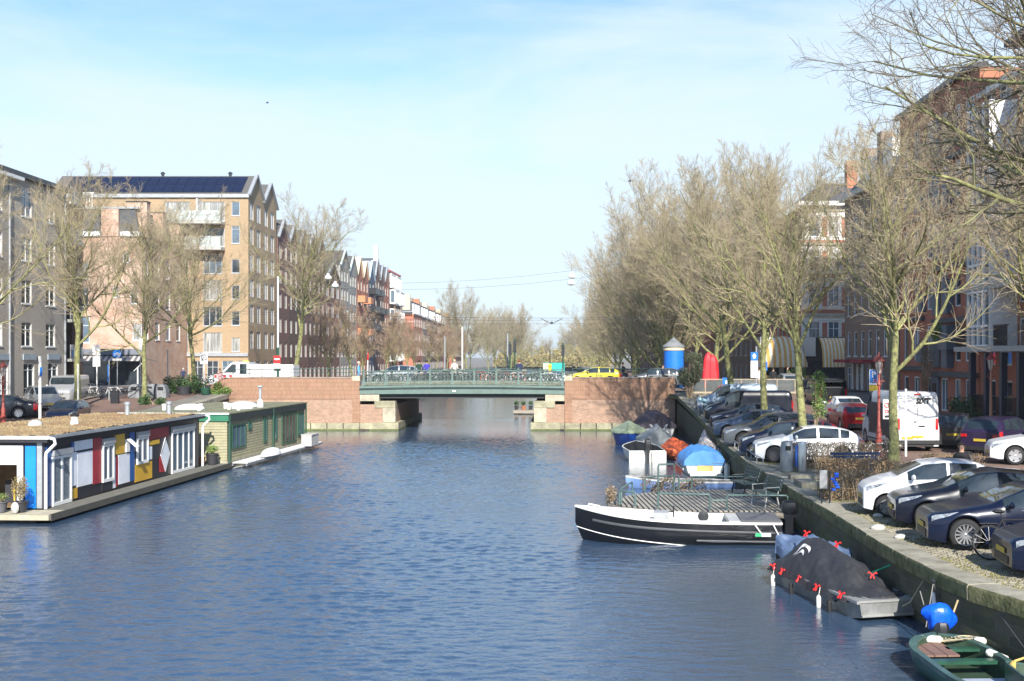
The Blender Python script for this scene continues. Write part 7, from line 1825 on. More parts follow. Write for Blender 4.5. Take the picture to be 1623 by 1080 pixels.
# ------------------------------------------------------------------ people
M_skin = mat('skin', (.50, .30, .21), .6, var=.05)
def cloth(name, c): return mat('cloth_' + name, c, .9, var=.12, vs=5)
def person(label, loc, rz, top, legs, hair, pose='stand', sc=1., coat=.5, face=False, hood=None, hold=None):
    o = thing('person', label, 'person', loc, rz, None, sc)
    J = {'pel': (0, 0, .95, .135), 'sp1': (0, .01, 1.1, .13), 'ch': (0, .01, 1.32, .155), 'nk': (0, .01, 1.49, .055), 'hd0': (0, -.005, 1.56, .075), 'hd1': (0, -.01, 1.66, .095), 'hd2': (0, 0, 1.74, .06)}
    E = [('pel', 'sp1'), ('sp1', 'ch'), ('ch', 'nk'), ('nk', 'hd0'), ('hd0', 'hd1'), ('hd1', 'hd2')]
    for sg, s in ((1, 'l'), (-1, 'r')):
        st = .10 if pose == 'walk' else 0
        if pose in ('stand', 'walk', 'lean'):
            J.update({'hip' + s: (sg * .09, 0, .88, .085), 'kn' + s: (sg * .10, -st * sg - .02, .48, .058), 'an' + s: (sg * .10, -st * 1.8 * sg + .03, .08, .042), 'ft' + s: (sg * .11, -st * 1.8 * sg - .12, .04, .036)})
        else:   # riding or sitting
            J.update({'hip' + s: (sg * .10, -.05, .90, .09), 'kn' + s: (sg * .12, -.42 - .05 * sg, .78 + .08 * sg, .06), 'an' + s: (sg * .12, -.30 - .05 * sg, .36 + .1 * sg, .042), 'ft' + s: (sg * .12, -.43 - .05 * sg, .30 + .1 * sg, .036)})
        J['sh' + s] = (sg * .19, .01, 1.40, .062)
        if pose == 'ride': J.update({'el' + s: (sg * .25, -.22, 1.18, .045), 'wr' + s: (sg * .24, -.50, 1.10, .030), 'ha' + s: (sg * .23, -.58, 1.09, .033)})
        elif pose == 'lean': J.update({'el' + s: (sg * .27, -.12, 1.17, .045), 'wr' + s: (sg * .16, -.34, 1.10, .030), 'ha' + s: (sg * .12, -.40, 1.10, .035)})
        else: J.update({'el' + s: (sg * .26, .03, 1.13, .045), 'wr' + s: (sg * .27, -.06 * (1 if pose == 'walk' else .5), .90, .030), 'ha' + s: (sg * .27, -.09, .81, .034)})
        E += [('pel', 'hip' + s), ('hip' + s, 'kn' + s), ('kn' + s, 'an' + s), ('an' + s, 'ft' + s), ('ch', 'sh' + s), ('sh' + s, 'el' + s), ('el' + s, 'wr' + s), ('wr' + s, 'ha' + s)]
    ks = list(J); me = bpy.data.meshes.new('body'); me.from_pydata([J[k][:3] for k in ks], [(ks.index(a), ks.index(b)) for a, b in E], [])
    b = bpy.data.objects.new('body', me); COL.objects.link(b)
    sk = b.modifiers.new('skin', 'SKIN'); sk.use_smooth_shade = True
    for i, k in enumerate(ks):
        v = me.skin_vertices[0].data[i]; v.radius = (J[k][3] * (1.15 if k in ('pel', 'sp1', 'ch') else 1), J[k][3] * (.8 if k in ('pel', 'sp1', 'ch') else 1)); v.use_root = (k == 'pel')
    sb = b.modifiers.new('sub', 'SUBSURF'); sb.levels = 1; sb.render_levels = 1
    dg = bpy.context.evaluated_depsgraph_get(); m2 = bpy.data.meshes.new_from_object(b.evaluated_get(dg)); bpy.data.objects.remove(b); m2.name = 'body'
    m2.materials.clear()
    for m_ in (top, legs, M_skin, M_dark): m2.materials.append(m_)
    for p in m2.polygons:
        c = p.center
        hand = abs(c.x) > .2 and c.z < .88 and pose not in ('ride', 'lean') or (pose in ('ride', 'lean') and c.y < -.37 and c.z > 1.0)
        p.material_index = 2 if (c.z > 1.50 or hand) else (0 if (c.z > 1 - .5 * coat * (pose != 'ride') - .0 or (abs(c.x) > .2 and c.z > .85)) else (3 if c.z < .1 else 1))
        p.use_smooth = True
    link('body', m2, o)
    # hands with fingers
    for sg, s in ((1, 'l'), (-1, 'r')):
        h_ = Vector(J['ha' + s][:3]); w_ = Vector(J['wr' + s][:3]); d = (h_ - w_).normalized(); sd_ = Vector((1, 0, 0)) if abs(d.x) < .8 else Vector((0, 1, 0))
        mb = MB()
        for k in range(4):
            q = h_ + sd_ * (.012 * (k - 1.5)) + d * .02; mb.tube([q, q + d * (.035 + .006 * (k in (1, 2))), q + d * .055 + Vector((0, -.012, -.008))], [.008, .007, .005], 4)
        q = h_ - d * .01 + Vector((0, -.03, 0)); mb.tube([q, q + d * .03 + Vector((0, -.012, 0)), q + d * .05], [.009, .008, .006], 4); mb.build('fingers', M_skin, o, True)
    if hair is not None:
        mb = MB(); mb.ball((0, .015, 1.69), .108, 12, 8, 0, (.95, 1.05, 1.0)); mb.v = [(x, max(y, -.055) if z < 1.73 else y, z) for x, y, z in mb.v]
        if face: mb.ball((0, .06, 1.55), .11, 10, 6, 0, (1.05, .6, 1.5))
        mb.build('hair', hair, o, True)
    mb = MB(); mb.ball((0, -.115, 1.645), .016, 6, 4, 0, (.8, 1, 1.3))
    mb.build('nose', M_skin, o, True)
    for sg in (-1, 1):
        MB().ball((sg * .033, -.092, 1.668), .011, 6, 4).build('eye', M_dark, o, True); MB().ball((sg * .10, .0, 1.655), .022, 6, 4, 0, (.4, .8, 1.2)).build('ear', M_skin, o, True)
    MB().box(-.022, .022, -.102, -.092, 1.606, 1.614).build('mouth', mat('lips', (.35, .10, .09), .6), o)
    if coat > .6:
        MB().lathe([(.17, 1.0), (.21, .7), (.24, .45)], 14, cap=False).build('coat_skirt', top, o, True)
    return o
bl_ = cloth('black', (.015, .015, .018)); nv_ = cloth('navy', (.02, .03, .08)); pu_ = cloth('blue_violet', (.05, .04, .38)); cr_ = cloth('cream', (.66, .60, .48)); sk_ = cloth('sky_blue', (.12, .38, .70)); je_ = cloth('jeans', (.08, .13, .25)); ol_ = cloth('olive', (.12, .12, .06)); H_d = mat('dark_hair', (.02, .015, .012), .7); H_b = mat('blond_hair', (.5, .42, .28), .7); H_g = mat('grey_hair', (.5, .5, .5), .7)
DZ = 3.52
person('person in a bright blue jacket walking at the left end of the bridge', (-15.1, 84.9, 3.42), R(90), sk_, je_, H_g, 'walk')
person('person in a dark green coat on the bridge, left of the pair', (-10.5, 85.2, DZ), R(180), cloth('dark_green', (.015, .05, .03)), bl_, H_d, 'walk')
person('person in a violet blue jacket on the bridge, right of the pair', (-9.9, 85.0, DZ), R(180), pu_, bl_, H_d, 'stand')
person('person in a cream coat and black trousers facing away on the bridge', (-7.75, 84.9, DZ), R(180), cr_, bl_, H_b, 'stand', 1.03)
person('person in a navy jacket and jeans leaning near the right bridge end', (-2.75, 85.0, DZ), R(180), nv_, je_, cloth('redhair', (.20, .05, .02)), 'walk', 1.02)
person('person dressed in black sitting on the right wing wall rail', (5.2, 84.6, 3.45), R(110), bl_, bl_, H_d, 'ride', .95)
person('person in dark clothes cycling past the blue advertising column', (8.5, 87.2, 3.15), R(60), nv_, bl_, H_d, 'ride')
person('person in olive jacket riding a bicycle with yellow panniers before the cafe', (18.6, 88.4, 3.05), R(90), ol_, bl_, H_d, 'ride')
bike('bicycle ridden by the person in the olive jacket', (18.2, 88.4, 2.92), 0, 'silver', None, 0)
bike('bicycle ridden past the blue advertising column', (8.3, 87.1, 3.0), R(-30), 'black', None, 0)
o = thing('panniers', 'yellow fabric panniers hanging on the bicycle before the cafe', 'bag', (18.35, 88.2, 3.2)); mb = MB(); mb.ball((.35, 0, .2), .32, 10, 6, 0, (1, .5, 1)); mb.build('pannier_body', cloth('yellow', (.62, .46, .16)), o, True)
person('person in a pink and white top near the cafe signs', (16.0, 86.5, 2.95), R(180), cloth('white', (.6, .58, .56)), bl_, H_d, 'stand')
person('person in black beside the pale board near the cafe', (16.9, 85.6, 2.95), R(160), bl_, bl_, H_d, 'stand')
person('woman with long black hair and dark coat behind the white city car', (12.0, 32.6, 1.31), R(-8), bl_, bl_, H_d, 'stand', .98, .5, True)
person('person crouched over a bicycle outside the glass shop door', (-34.8, 103.3, 2.9), R(200), nv_, je_, H_g, 'stand', .9)
person('person in pinkish clothes by the signs near the truck', (-26.3, 86.6, 2.95), R(30), cloth('pink', (.62, .35, .33)), bl_, H_d, 'stand', .95)

# ------------------------------------------------------------------ street furniture
M_cast = mat('cast_red_paint', (.27, .055, .04), .5, var=.15); M_terr = mat('terracotta_paint', (.44, .20, .14), .6, var=.12)
def lamp(label, loc, h=4.35, lower=None, sc=1.):
    o = thing('street_lamp', label, 'street lamp', loc)
    MB().lathe([(.17, 0), (.17, .35), (.13, .4), (.15, .75), (.11, .8), (.12, 1.15), (.075, 1.25), (.055, h - 1.35), (.09, h - 1.3), (.05, h - 1.2), (.04, h - .8)], 12).build('post', lower or M_cast, o, True, 30)
    MB().lathe([(.09, h - .82), (.17, h - .32)], 6).build('lantern_glass', mat('lantern_glass', (.50, .50, .46), .1, spec=1), o)
    mb = MB()
    for k in range(6): a = 2 * math.pi * k / 6; mb.bar((.09 * math.cos(a), .09 * math.sin(a), h - .82), (.175 * math.cos(a), .175 * math.sin(a), h - .3), .018, .018)
    mb.lathe([(.26, h - .31), (.24, h - .27), (.10, h - .10), (.05, h - .02), (.01, h + .10)], 6); mb.build('lantern_cap', M_cast, o)
    mb = MB(); mb.bar((-.25, 0, h - 1.15), (.25, 0, h - 1.15), .03, .03)
    for sg in (-1, 1): mb.tube([(sg * .05, 0, h - 1.4), (sg * .16, 0, h - 1.1), (sg * .05, 0, h - .85)], .012, 5)
    mb.build('ladder_rest', M_cast, o); return o
l1 = lamp('dark red old style street lamp beside the mossy trunk and rental van', (13.75, 46.9, 1.3), 4.4, M_cast)
lamp('old style street lamp with terracotta post before the white balconies', (21.7, 55, 1.4), 4.35, M_terr)
lamp('old style street lamp with yellowish lantern at the left edge', (-30.9, 61.8, 1.5), 3.8, M_cast)
sg_ = thing('sign', 'white sign with red symbols fixed to the dark red lamp post', 'sign', (13.98, 46.6, 2.95)); MB().box(-.15, .15, -.02, .0, 0, .82).build('board', M_white, sg_)
mb = MB(); ring(mb, (0, -.03, .58), .09, .022, 12); mb.bar((-.06, -.03, .52), (.06, -.03, .64), .02, .02); ring(mb, (0, -.03, .32), .06, .02, 10); mb.build('red_symbol', M_red, sg_)
MB().box(-.09, .09, -.028, -.021, .06, .16).build('small_print', M_dark, sg_)
def pole(label, loc, h, r=.045, m=M_zinc, name='pole', cat='pole'):
    o = thing(name, label, cat, loc); MB().tube([(0, 0, 0), (0, 0, h)], r, 8).build('post', m, o, True); return o
def board(o, x0, x1, z0, z1, m, y=-.06, nm='board', d=.02): return MB().box(x0, x1, y - d, y, z0, z1).build(nm, m, o)
M_sblue = mat('sign_blue', (.01, .14, .50), .4, var=.03); M_swhite = mat('sign_white', (.8, .8, .8), .4, var=.02)
p1 = pole('parking sign with yellow plate on a thin post by the street', (16.7, 58, 1.35), 3.4, name='parking_sign', cat='sign')
board(p1, -.22, .22, 2.75, 3.55, M_swhite); board(p1, -.20, .20, 2.85, 3.53, M_sblue, -.082, 'blue_field', .004); board(p1, -.22, .22, 2.42, 2.72, M_yellow)
text('P', .42, M_swhite, p1, (0, -.092, 3.28), (R(90), 0, 0), bold=.012)
mb = MB(); mb.lathe([(.03, 0), (.03, .01)], 8, (0, -.095, 3.02), axis='y'); mb.bar((-.0, -.092, 2.98), (0, -.092, 2.9), .02, .01); mb.bar((0, -.092, 2.96), (.09, -.092, 2.9), .02, .01); mb.bar((0, -.092, 2.96), (-.09, -.092, 2.9), .02, .01); mb.build('symbol', M_swhite, p1)
p2 = pole('plain white post in front of the rental van', (15.05, 47.4, 1.3), 2.9, .05, M_white)
p3 = pole('grey post with blue and white arrow board beside the dark mossy trunk', (14.2, 78, 2.4), 3.9, .05, name='sign_post', cat='sign')
board(p3, -.4, .1, 2.9, 3.5, M_sblue); board(p3, -.4, .1, 1.7, 2.88, M_swhite); mb = MB(); mb.prism([(-.24, 3.05), (-.06, 3.05), (-.06, 3.2), (.0, 3.2), (-.15, 3.42), (-.30, 3.2), (-.24, 3.2)], -.095, -.083, 'y'); mb.build('arrow', M_swhite, p3)
for i, (x, y, z, lab) in enumerate(((12.4, 80, 3.2, 'small blue walking sign in front of the terrace fence'), (17.4, 92, 4.4, 'small blue parking sign hanging left of the barrel awning'))):
    o = thing('sign', lab, 'sign', (x, y, z)); MB().box(-.28, .28, 0, .03, 0, .85 if i == 0 else .75).build('board', M_sblue, o); MB().tube([(0, .05, -z + 2.7), (0, .05, .6)], .03, 6).build('post', M_zinc, o)
    text('P' if i else '', .5, M_swhite, o, (0, -.004, .4), (R(90), 0, 0)) if i else MB().box(-.06, .06, -.008, -.001, .2, .65).build('symbol', M_swhite, o)
# left side signs
p4 = pole('white post with a small blue sign standing between the parked cars on the left', (-28.7, 61.5, 1.5), 4.1, .075, M_white, 'sign_post', 'post'); board(p4, .02, .16, 3.0, 3.5, M_sblue)
p5 = pole('white post beside the pale trunk on the left quay', (-30.6, 70.8, 2.0), 3.1, .05, M_white)
p6 = pole('post with two tall white boards in front of the black shop', (-35.7, 86, 2.9), 3.6, .05, M_white, 'sign_post', 'sign')
for a, b_ in ((-.3, -.02), (.02, .3)):
    for z0, z1 in ((1.9, 2.75), (2.78, 3.6)): board(p6, a, b_, z0, z1, M_swhite)
p7 = pole('round blue bicycle sign on a grey post before the shop', (-35.3, 89, 2.9), 3.0, .035, M_zinc, 'round_sign', 'sign')
mb = MB(); mb.lathe([(.34, 0), (.34, .02)], 24, (0, -.07, 2.9), axis='y'); mb.build('disc', M_sblue, p7); board(p7, -.36, .36, 2.35, 2.52, M_swhite)
mb = MB(); ring(mb, (-.14, -.08, 2.84), .09, .014, 12); ring(mb, (.14, -.08, 2.84), .09, .014, 12)
for a, b_ in (((-.14, 2.84), (-.04, 3.0)), ((-.04, 3.0), (.10, 3.0)), ((.10, 3.02), (.14, 2.84)), ((-.02, 2.84), (-.05, 3.04)), ((-.02, 2.84), (.10, 3.0)), ((-.14, 2.84), (-.02, 2.84))): mb.bar((a[0], -.08, a[1]), (b_[0], -.08, b_[1]), .02, .02)
mb.build('bicycle_symbol', M_swhite, p7)
p8 = pole('leaning bus stop like sign behind the round blue sign', (-34.2, 91, 2.9), 4.2, .03, M_zinc, 'sign_post', 'sign'); board(p8, -.02, .28, 3.2, 4.15, M_swhite)
p9 = pole('thin grey post right of the white bicycles', (-31.6, 78.2, 2.4), 3.0, .04); board(p9, -.09, .0, 1.4, 2.6, M_sblue)
p10 = pole('tall white mast with green base at the left end of the bridge', (-21.9, 87.2, 2.9), 9.0, .07, M_white, 'mast', 'mast'); MB().tube([(0, 0, 0), (0, 0, 3.4)], .1, 8).build('green_sleeve', M_gtrim, p10, True)
p11 = thing('no_entry_sign', 'red no entry sign over a white plate beside the tall mast', 'sign', (-21.9, 86.9, 2.9)); MB().box(-.27, .27, 0, .03, 2.15, 2.75).build('red_board', M_red, p11); MB().box(-.2, .2, -.008, -.001, 2.42, 2.53).build('white_bar', M_swhite, p11); MB().box(-.27, .27, 0, .03, 1.75, 2.12).build('white_plate', M_swhite, p11); MB().tube([(0, .05, 0), (0, .05, 2.8)], .035, 6).build('post', M_gtrim, p11)
p12 = pole('white framed round sign left of the truck', (-27.6, 86.8, 2.9), 3.0, .05, M_white, 'round_sign', 'sign'); board(p12, -.3, .3, 2.1, 3.0, M_swhite); mb = MB(); ring(mb, (0, -.09, 2.6), .2, .02, 16); mb.bar((-.13, -.09, 2.47), (.13, -.09, 2.73), .03, .02); mb.build('symbol', M_dark, p12)
p13 = pole('thin red and white striped pole leaning at the bridge end', (-14.6, 86, 3.4), 2.4, .035, M_white, 'striped_pole', 'pole'); MB().tube([(0, 0, 1.9), (.03, 0, 2.45)], .06, 6).build('red_top', M_red, p13)
pole('thin grey lamp post with a bent arm beside the left containers', (-29.3, 83.5, 2.7), 3.4, .05)
# underground containers
for i, (x, y, lab) in enumerate(((-29.9, 80.2, 'left grey rounded waste container before the shop'), (-28.9, 80.6, 'middle grey rounded waste container'), (-27.95, 80.2, 'right grey rounded waste container near the plants'))):
    o = thing('waste_container', lab, 'container', (x - .6, y, ramp_z(y)), 0, None, .8); mb = MB(); pr = [(-.5, 0), (.5, 0), (.5, .75), (.38, 1.1), (.1, 1.25), (-.2, 1.22), (-.42, 1.0), (-.5, .7)]; mb.prism(pr, -.45, .45, 'x' if i % 2 else 'y'); mb.build('casing', mat('worn_zinc', (.20, .21, .22), .6, var=.2), o, True, 30); MB().box(-.25, .25, -.47, -.45, .7, 1.0).build('flap', M_dark, o)
for i, (x, y, h_, lab) in enumerate(((-30.3, 76.0, .55, 'small black box on the red street'), (-35.0, 74.5, .5, 'dark bag at the foot of the pale trunk'))):
    o = thing('utility_box', lab, 'box', (x, y, ramp_z(y))); mb = MB(); mb.box(-.25, .25, -.15, .15, 0, h_ + .3); mb.box(-.27, .27, -.17, .17, h_ + .3, h_ + .34); mb.build('casing', M_dark, o)
o = thing('planter', 'black planter tub under the evergreen bush', 'planter', (-27.9, 82.9, ramp_z(83))); MB().lathe([(.45, 0), (.55, .6), (.5, .6), (.48, .5)], 14).build('tub', Mbk, o, True)
o = thing('planter', 'green plastic tub beside the evergreen bush', 'planter', (-26.2, 82.7, ramp_z(83))); MB().lathe([(.3, 0), (.38, .5), (.34, .5), (.3, .4)], 12).build('tub', M_gtrim, o, True)
# bins near the bench
o = thing('litter_bin', 'left steel litter bin of the pair by the quay', 'litter bin', (8.62, 41.1, 1.3)); MB().lathe([(.24, .02), (.25, .9), (.22, 1.0), (.2, 1.12), (.02, 1.16)], 18).build('drum', M_grey, o, True, 40); MB().box(-.1, .1, -.27, -.23, .82, .98).build('slot', M_dark, o)
o = thing('litter_bin', 'right slim steel litter bin of the pair by the quay', 'litter bin', (9.15, 41.0, 1.3)); MB().lathe([(.18, .02), (.19, 1.05), (.17, 1.12), (.02, 1.14)], 18).build('drum', M_steel, o, True, 40); MB().box(-.24, -.17, -.1, .1, .2, 1.0).build('blue_bag', M_blue, o)
o = thing('metal_disc', 'round grey metal table top on the blue bench', 'table', (10.3, 37.45, 2.06)); mb = MB(Matrix.Rotation(R(-14), 4, 'X')); mb.lathe([(.3, 0), (.31, .02), (.3, .035)], 20); mb.build('top', M_steel, o, True); MB().tube([(0, .1, -.74), (0, .02, 0)], .03, 6).build('stem', M_dark, o)
o = thing('sign', 'small grey rectangular notice on two dark posts by the quay edge', 'sign', (7.83, 32.0, 1.32)); MB().box(-.17, .05, -.02, .01, .45, .98).build('board', M_grey, o)
for x in (-.10, .13): MB().tube([(x, .03, 0), (x, .03, .95)], .025, 6).build('post', M_dark, o)
o = thing('hanging_gloves', 'blue plastic things hanging from the little notice post', 'gloves', (8.12, 32.05, 1.75)); mb = MB(); 
for k in range(7): mb.ball((rs0.uniform(-.06, .08), rs0.uniform(-.04, .04), -.02 + .075 * k), .075, 8, 5, 0, (1, .8, .6))
mb.build('plastic', mat('bright_blue_plastic', (.01, .09, .55), .4), o, True)
for i, (x, y, r_, lab) in enumerate(((8.1, 25.9, .13, 'round pale stone in front of the navy car'), (7.95, 27.2, .16, 'pale boulder near the blackish hatchback'), (8.6, 29.4, .12, 'small stone on the mossy ground near the hedge'))):
    o = thing('stone', lab, 'stone', (x, y, 1.3)); MB().ball((0, 0, r_ * .45), r_, 9, 6, 0, (1.2, .8, .6)).build('stone_body', M_conc, o, True)
# low quay railing where the cars stand
rl = thing('quay_railing', 'low iron rail along the quay edge beside the parked cars', 'railing', (0, 0, 0))
mb = MB(); Y = [42.5 + 1.5 * k for k in range(23)]
mb.tube([(wall_x(y) + .25, y, ramp_z(y) + .34) for y in Y], .022, 5); mb.build('rail', M_zinc, rl)
for y in Y: MB().tube([(wall_x(y) + .25, y, ramp_z(y)), (wall_x(y) + .25, y, ramp_z(y) + .34)], .02, 5).build('rail_post', M_zinc, rl)
# ropes, chains and ladder on the near wall
def rope(label, pts_, r=.011, m=None, name='rope', cat='rope'):
    o = thing(name, label, cat, (0, 0, 0)); MB().tube(pts_, r, 5).build('strand', m or MATS['old_rope'], o, True); return o
def wx(y): return wall_x(y) + .02
rope('thin dark rope hanging in a long curve across the near wall', [(wx(19.9), 19.9, .95), (wx(19.2) - .1, 19.2, .55), (wx(18.6) - .1, 18.6, .38), (wx(18.0) - .05, 18.0, .40)], .009, M_stripe)
rope('pale rope hanging down the wall beside the aluminium barge', [(wx(22.7), 22.7, 1.0), (wx(22.9) - .2, 22.9, .5), (7.3, 23.2, .35)], .011)
rope('rope from the quay to the orange tarpaulin boat', [(8.2, 55.0, 1.3), (7.9, 56.5, .8), (7.4, 58.4, .6)], .013)
rope('rope from the quay to the blue tarpaulin boat', [(7.85, 48.0, 1.3), (7.7, 49.5, .8), (7.3, 51.4, .6)], .013)
rope('green strap from the wall to the blue drum', [(wx(24.6) - .02, 24.6, .95), (7.2, 25.3, .62)], .022, mat('green_strap', (.03, .32, .2), .7))
o = thing('chain', 'rusty chain hanging on the near wall at the right edge', 'chain', (0, 0, 0)); mb = MB()
for k in range(24):
    z = .96 - .038 * k; a = 0 if k % 2 else 1; c_x, c_y = wx(18.55) - .05, 18.55
    mb.tube([(c_x + (.014 * math.cos(t_) if a else 0), c_y + (0 if a else .014 * math.cos(t_)), z + .024 * math.sin(t_)) for t_ in np.linspace(0, 2 * math.pi, 7)[:-1]], .006, 4, closed=True)
mb.build('links', mat('rusty_iron', (.22, .13, .08), .9, var=.3), o)
o = thing('wall_plate', 'small white plate fixed to the near quay wall', 'sign', (wx(22.05) - .02, 22.05, .52)); MB().box(-.03, 0, -.08, .08, 0, .36).build('plate', M_white, o)
o = thing('mooring_pole', 'tangle of poles and cables standing at the wall beside the barge', 'pole', (0, 0, 0)); mb = MB()
for a, b_ in (((7.25, 21.6, .3), (7.5, 21.9, 1.12)), ((7.55, 21.7, .4), (7.52, 21.9, 1.1)), ((7.4, 21.9, .35), (7.3, 22.1, .9))): mb.tube([a, b_], .014, 5)
mb.ball((7.5, 21.9, 1.13), .05, 7, 5); mb.build('poles', M_dark, o)
# kiosk column, red parasols, fences
k_ = thing('advertising_column', 'bright blue advertising column with grey pointed cap', 'advertising column', (10.2, 95, 2.92))
MB().lathe([(.86, 0), (.86, 3.15)], 28).build('blue_drum', mat('poster_blue', (.01, .16, .62), .5, var=.1), k_, True, 30); MB().lathe([(.9, 3.17), (.92, 3.2), (.92, 3.42), (.9, 3.45)], 28).build('cream_band', M_cream, k_, True, 30)
MB().lathe([(1.0, 3.47), (1.0, 3.52), (.04, 4.3), (.01, 4.45)], 20).build('pointed_cap', mat('worn_zinc', (.20, .21, .22), .6, var=.2), k_, True, 30)
for i, (x, lab, h_, w_) in enumerate(((12.35, 'left closed red parasol cover leaning over the other', 3.0, .36), (12.95, 'right closed red parasol cover, wider', 2.8, .42))):
    o = thing('closed_parasol', lab, 'parasol', (x, 90.5, 2.92)); mb = MB(); rows = []
    for q in range(22):
        s_ = q / 21; rr = w_ * (1.12 - .22 * s_) * (math.sin(math.pi * min(1, (1 - s_) * 4 + .02) / 2) ** .6); ofs = (.22 * (s_ ** 1.3) if i == 0 else -.05 * s_)
        rows.append([(ofs + rr * math.cos(a) * (1 + .13 * math.sin(5 * a + s_ * 3)), rr * .9 * math.sin(a) * (1 + .13 * math.sin(5 * a)), .12 + (h_ - .1) * s_) for a in np.linspace(0, 2 * math.pi, 21)[:-1]])
    mb.grid(rows, 0, True); mb.build('red_cover', mat('red_canvas', (.68, .02, .03), .6, var=.12, vs=4), o, True, 60); MB().tube([(0, 0, 0), (0, 0, .3)], .04, 6).build('pole', M_zinc, o)
f_ = thing('terrace_screen', 'glass terrace screen with pale wooden frame behind the parked vans', 'fence', (0, 0, 0))
for k in range(7):
    x = 9.9 + 1.35 * k; z = 2.75
    mb = MB(); mb.box(x, x + .07, 83, 83.07, z, z + 1.15); mb.box(x + .07, x + 1.35, 83, 83.07, z + 1.08, z + 1.15); mb.box(x + .07, x + 1.35, 83, 83.07, z + .05, z + .2); mb.build('screen_frame', mat('pale_frame_wood', (.33, .28, .20), .7), f_)
    MB().box(x + .09, x + 1.33, 83.02, 83.04, z + .22, z + 1.06).build('screen_pane', mat('screen_glass', (.10, .11, .11), .15, var=.3, spec=.8), f_)
for i, (x, lab) in enumerate(((4.4, 'yellow and black traffic post at the right bridge end'),)):
    o = thing('traffic_post', lab, 'post', (-.4, 84.6, DZ)); MB().tube([(0, 0, 0), (0, 0, 1.25)], .11, 8).build('yellow_post', M_yellow, o, True); MB().tube([(0, 0, 1.25), (0, 0, 2.6)], .04, 6).build('dark_mast', M_dark, o); MB().ball((0, 0, 1.35), .16, 8, 6).build('head', M_yellow, o, True)
for i, (x, y, h_, lab, m_) in enumerate(((-4.1, 100, 4.0, 'green traffic light mast with tall signal head', M_gtrim), (-3.7, 101, 4.3, 'second green traffic light mast', M_gtrim), (.7, 99, 3.9, 'thin green traffic mast right of the bridge', M_gtrim), (-4.4, 102, 4.8, 'tall thin grey lamp mast beyond the bridge', M_zinc), (-8.5, 101, 5.4, 'white lamp mast beyond the bridge', M_white), (-10.6, 106, 4.6, 'short grey lamp mast beyond the bridge', M_zinc))):
    o = pole(lab, (x, y, 2.9), h_, .07, m_, 'mast', 'mast')
    if i < 3: MB().box(-.14, .14, -.12, .12, h_ - 1.2, h_ - .2).build('signal_head', M_dark, o)
for k in range(5):
    o = thing('barrier', 'orange and white construction barrier beyond the bridge', 'barrier', (-7.2 + .95 * k, 112, 2.55), 0, 'orange barriers beyond the bridge'); MB().box(-.42, .42, -.05, .05, .55, 1.35).build('board', M_obar if 'M_obar' in globals() else mat('orange_board', (.75, .20, .07), .6), o)
    for x in (-.35, .35): MB().box(x - .03, x + .03, -.2, .2, 0, .55).build('leg', M_grey, o)
    for x in (-.2, .15): MB().box(x, x + .14, -.056, -.051, .55, 1.35).build('white_stripe', M_swhite, o)
o = thing('container', 'teal and green site container far beyond the bridge', 'container', (-1.0, 118, 2.3)); mb = MB(); mb.box(-.3, 2.0, 0, 2, 0.0, 2.6); mb.build('casing', mat('teal_paint', (.02, .38, .33), .5), o); MB().box(-.3, .5, -.03, -.005, .05, 2.55).build('pale_door', mat('pale_green', (.5, .62, .35), .5), o)
for i, (x, y, k, p, lab, rz) in enumerate(((-3.4, 116, 'suv', P_white, 'white car beyond the bridge left of the teal container', 0), (1.6, 117, 'van', P_white, 'white van beyond the bridge right of the teal container', 0), (-19.5, 112, 'van', P_dnavy, 'dark van crossing beyond the bridge on the left', 0), (8.0, 118, 'hatch', P_grey, 'grey car beyond the bridge near the right trees', 0))):
    car(k, p, x, y, 2.35, rz, lab)
pl2 = thing('deck_garden', 'low raft with potted plants seen under the bridge', 'raft', (-3.2, 108, 0)); MB().box(-.9, 3.5, 0, 3, .05, .35).build('raft', M_wood, pl2)
for k in range(6):
    x = -.6 + .7 * k; MB().lathe([(.16, .35), (.22, .75)], 8, (x, .3, 0)).build('pot', Mterra if k % 2 else Mbk, pl2); link('foliage', np_mesh('foliage', *leaves(120, ballcloud([(x, .3, 1.0, .25, .25, .25)]), .08, 50 + k), M_ever, False), pl2)
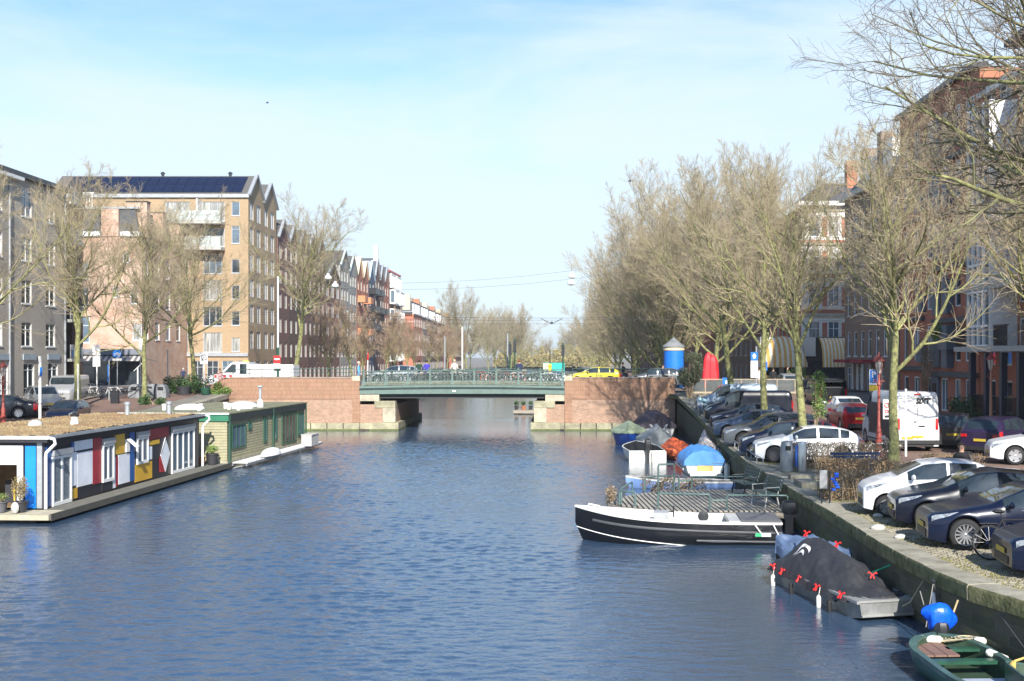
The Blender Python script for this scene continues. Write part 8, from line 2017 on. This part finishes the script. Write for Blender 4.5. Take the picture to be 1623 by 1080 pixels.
# overhead lamps and wires
wr_ = thing('overhead_wire', 'upper tram and lamp wires crossing above the bridge', 'wire', (0, 0, 0))
mb = MB()
def sagw(a, b_, s_, r=.009):
    a = Vector(a); b_ = Vector(b_); mb.tube([a.lerp(b_, t_) - Vector((0, 0, s_ * 4 * t_ * (1 - t_))) for t_ in np.linspace(0, 1, 11)], r, 3)
sagw((-21.9, 87, 11.7), (10.8, 79, 13.4), 1.2); sagw((-21.9, 87, 11.3), (10.8, 79, 12.7), 1.2)
sagw((-34, 92, 9.6), (24, 92, 9.4), .9, .011); sagw((-34, 92.4, 8.6), (24, 92.4, 8.6), .3, .011); sagw((-34, 95, 9.8), (24, 95, 9.4), .7, .014)
mb.bar((-1.2, 92, 8.75), (-.3, 92.2, 8.3), .05, .05); mb.bar((.6, 92, 8.75), (-.3, 92.2, 8.3), .05, .05); mb.ball((-.3, 92.2, 8.4), .12, 6, 4)
mb.build('wires', M_stripe, wr_)
def pend(label, loc):
    o = thing('pendant_lamp', label, 'street lamp', loc); MB().lathe([(.05, .42), (.09, .36), (.12, .26), (.25, .16), (.28, .02), (.27, 0)], 16).build('shade', M_white, o, True, 40); MB().lathe([(.2, .0), (.18, -.06), (.05, -.09)], 12).build('diffuser', M_boff, o, True); MB().tube([(0, 0, .4), (0, 0, .85)], .012, 4).build('hanger', M_stripe, o)
pend('left white bell shaped lamp of the left pair over the canal', (-17.4, 84.6, 11.55)); pend('right lower white bell shaped lamp of the left pair', (-16.9, 84.8, 10.95))
pend('upper white bell lamp hanging right of centre', (1.2, 80.6, 11.35)); pend('lower white bell lamp hanging right of centre', (1.15, 80.6, 10.85))
for i, (x, y, z, lab) in enumerate(((6.2, 92, 20.2, 'small bird flying high beside the right trees'), (-30, 115, 32, 'tiny bird high in the sky over the left roofs'))):
    o = thing('bird', lab, 'bird', (x, y, z)); mb = MB(); mb.ball((0, 0, 0), .08, 6, 5, 0, (2, .7, .7)); mb.face([(0, .02, .03), (.12, .02, .03), (.05, .3, .16)]); mb.face([(0, -.02, .03), (.12, -.02, .03), (.05, -.3, .10)]); mb.face([(.15, 0, 0), (.28, .05, .01), (.28, -.05, .01)]); mb.build('body', M_dark, o)

# ------------------------------------------------------------------ air
hm = bpy.data.materials.new('haze_air'); hm.use_nodes = True; ht = hm.node_tree; ht.nodes.remove(ht.nodes['Principled BSDF'])
pv = ht.nodes.new('ShaderNodeVolumePrincipled'); pv.inputs['Color'].default_value = (.86, .93, 1, 1); pv.inputs['Density'].default_value = .00028; pv.inputs['Anisotropy'].default_value = .2
ht.links.new(pv.outputs[0], ht.nodes['Material Output'].inputs['Volume'])
hz = MB().box(-920, 920, -75, 3050, -1.7, 33).build('haze', hm, None, kind='stuff'); hz['label'] = 'pale thin haze between the camera and the far trees'
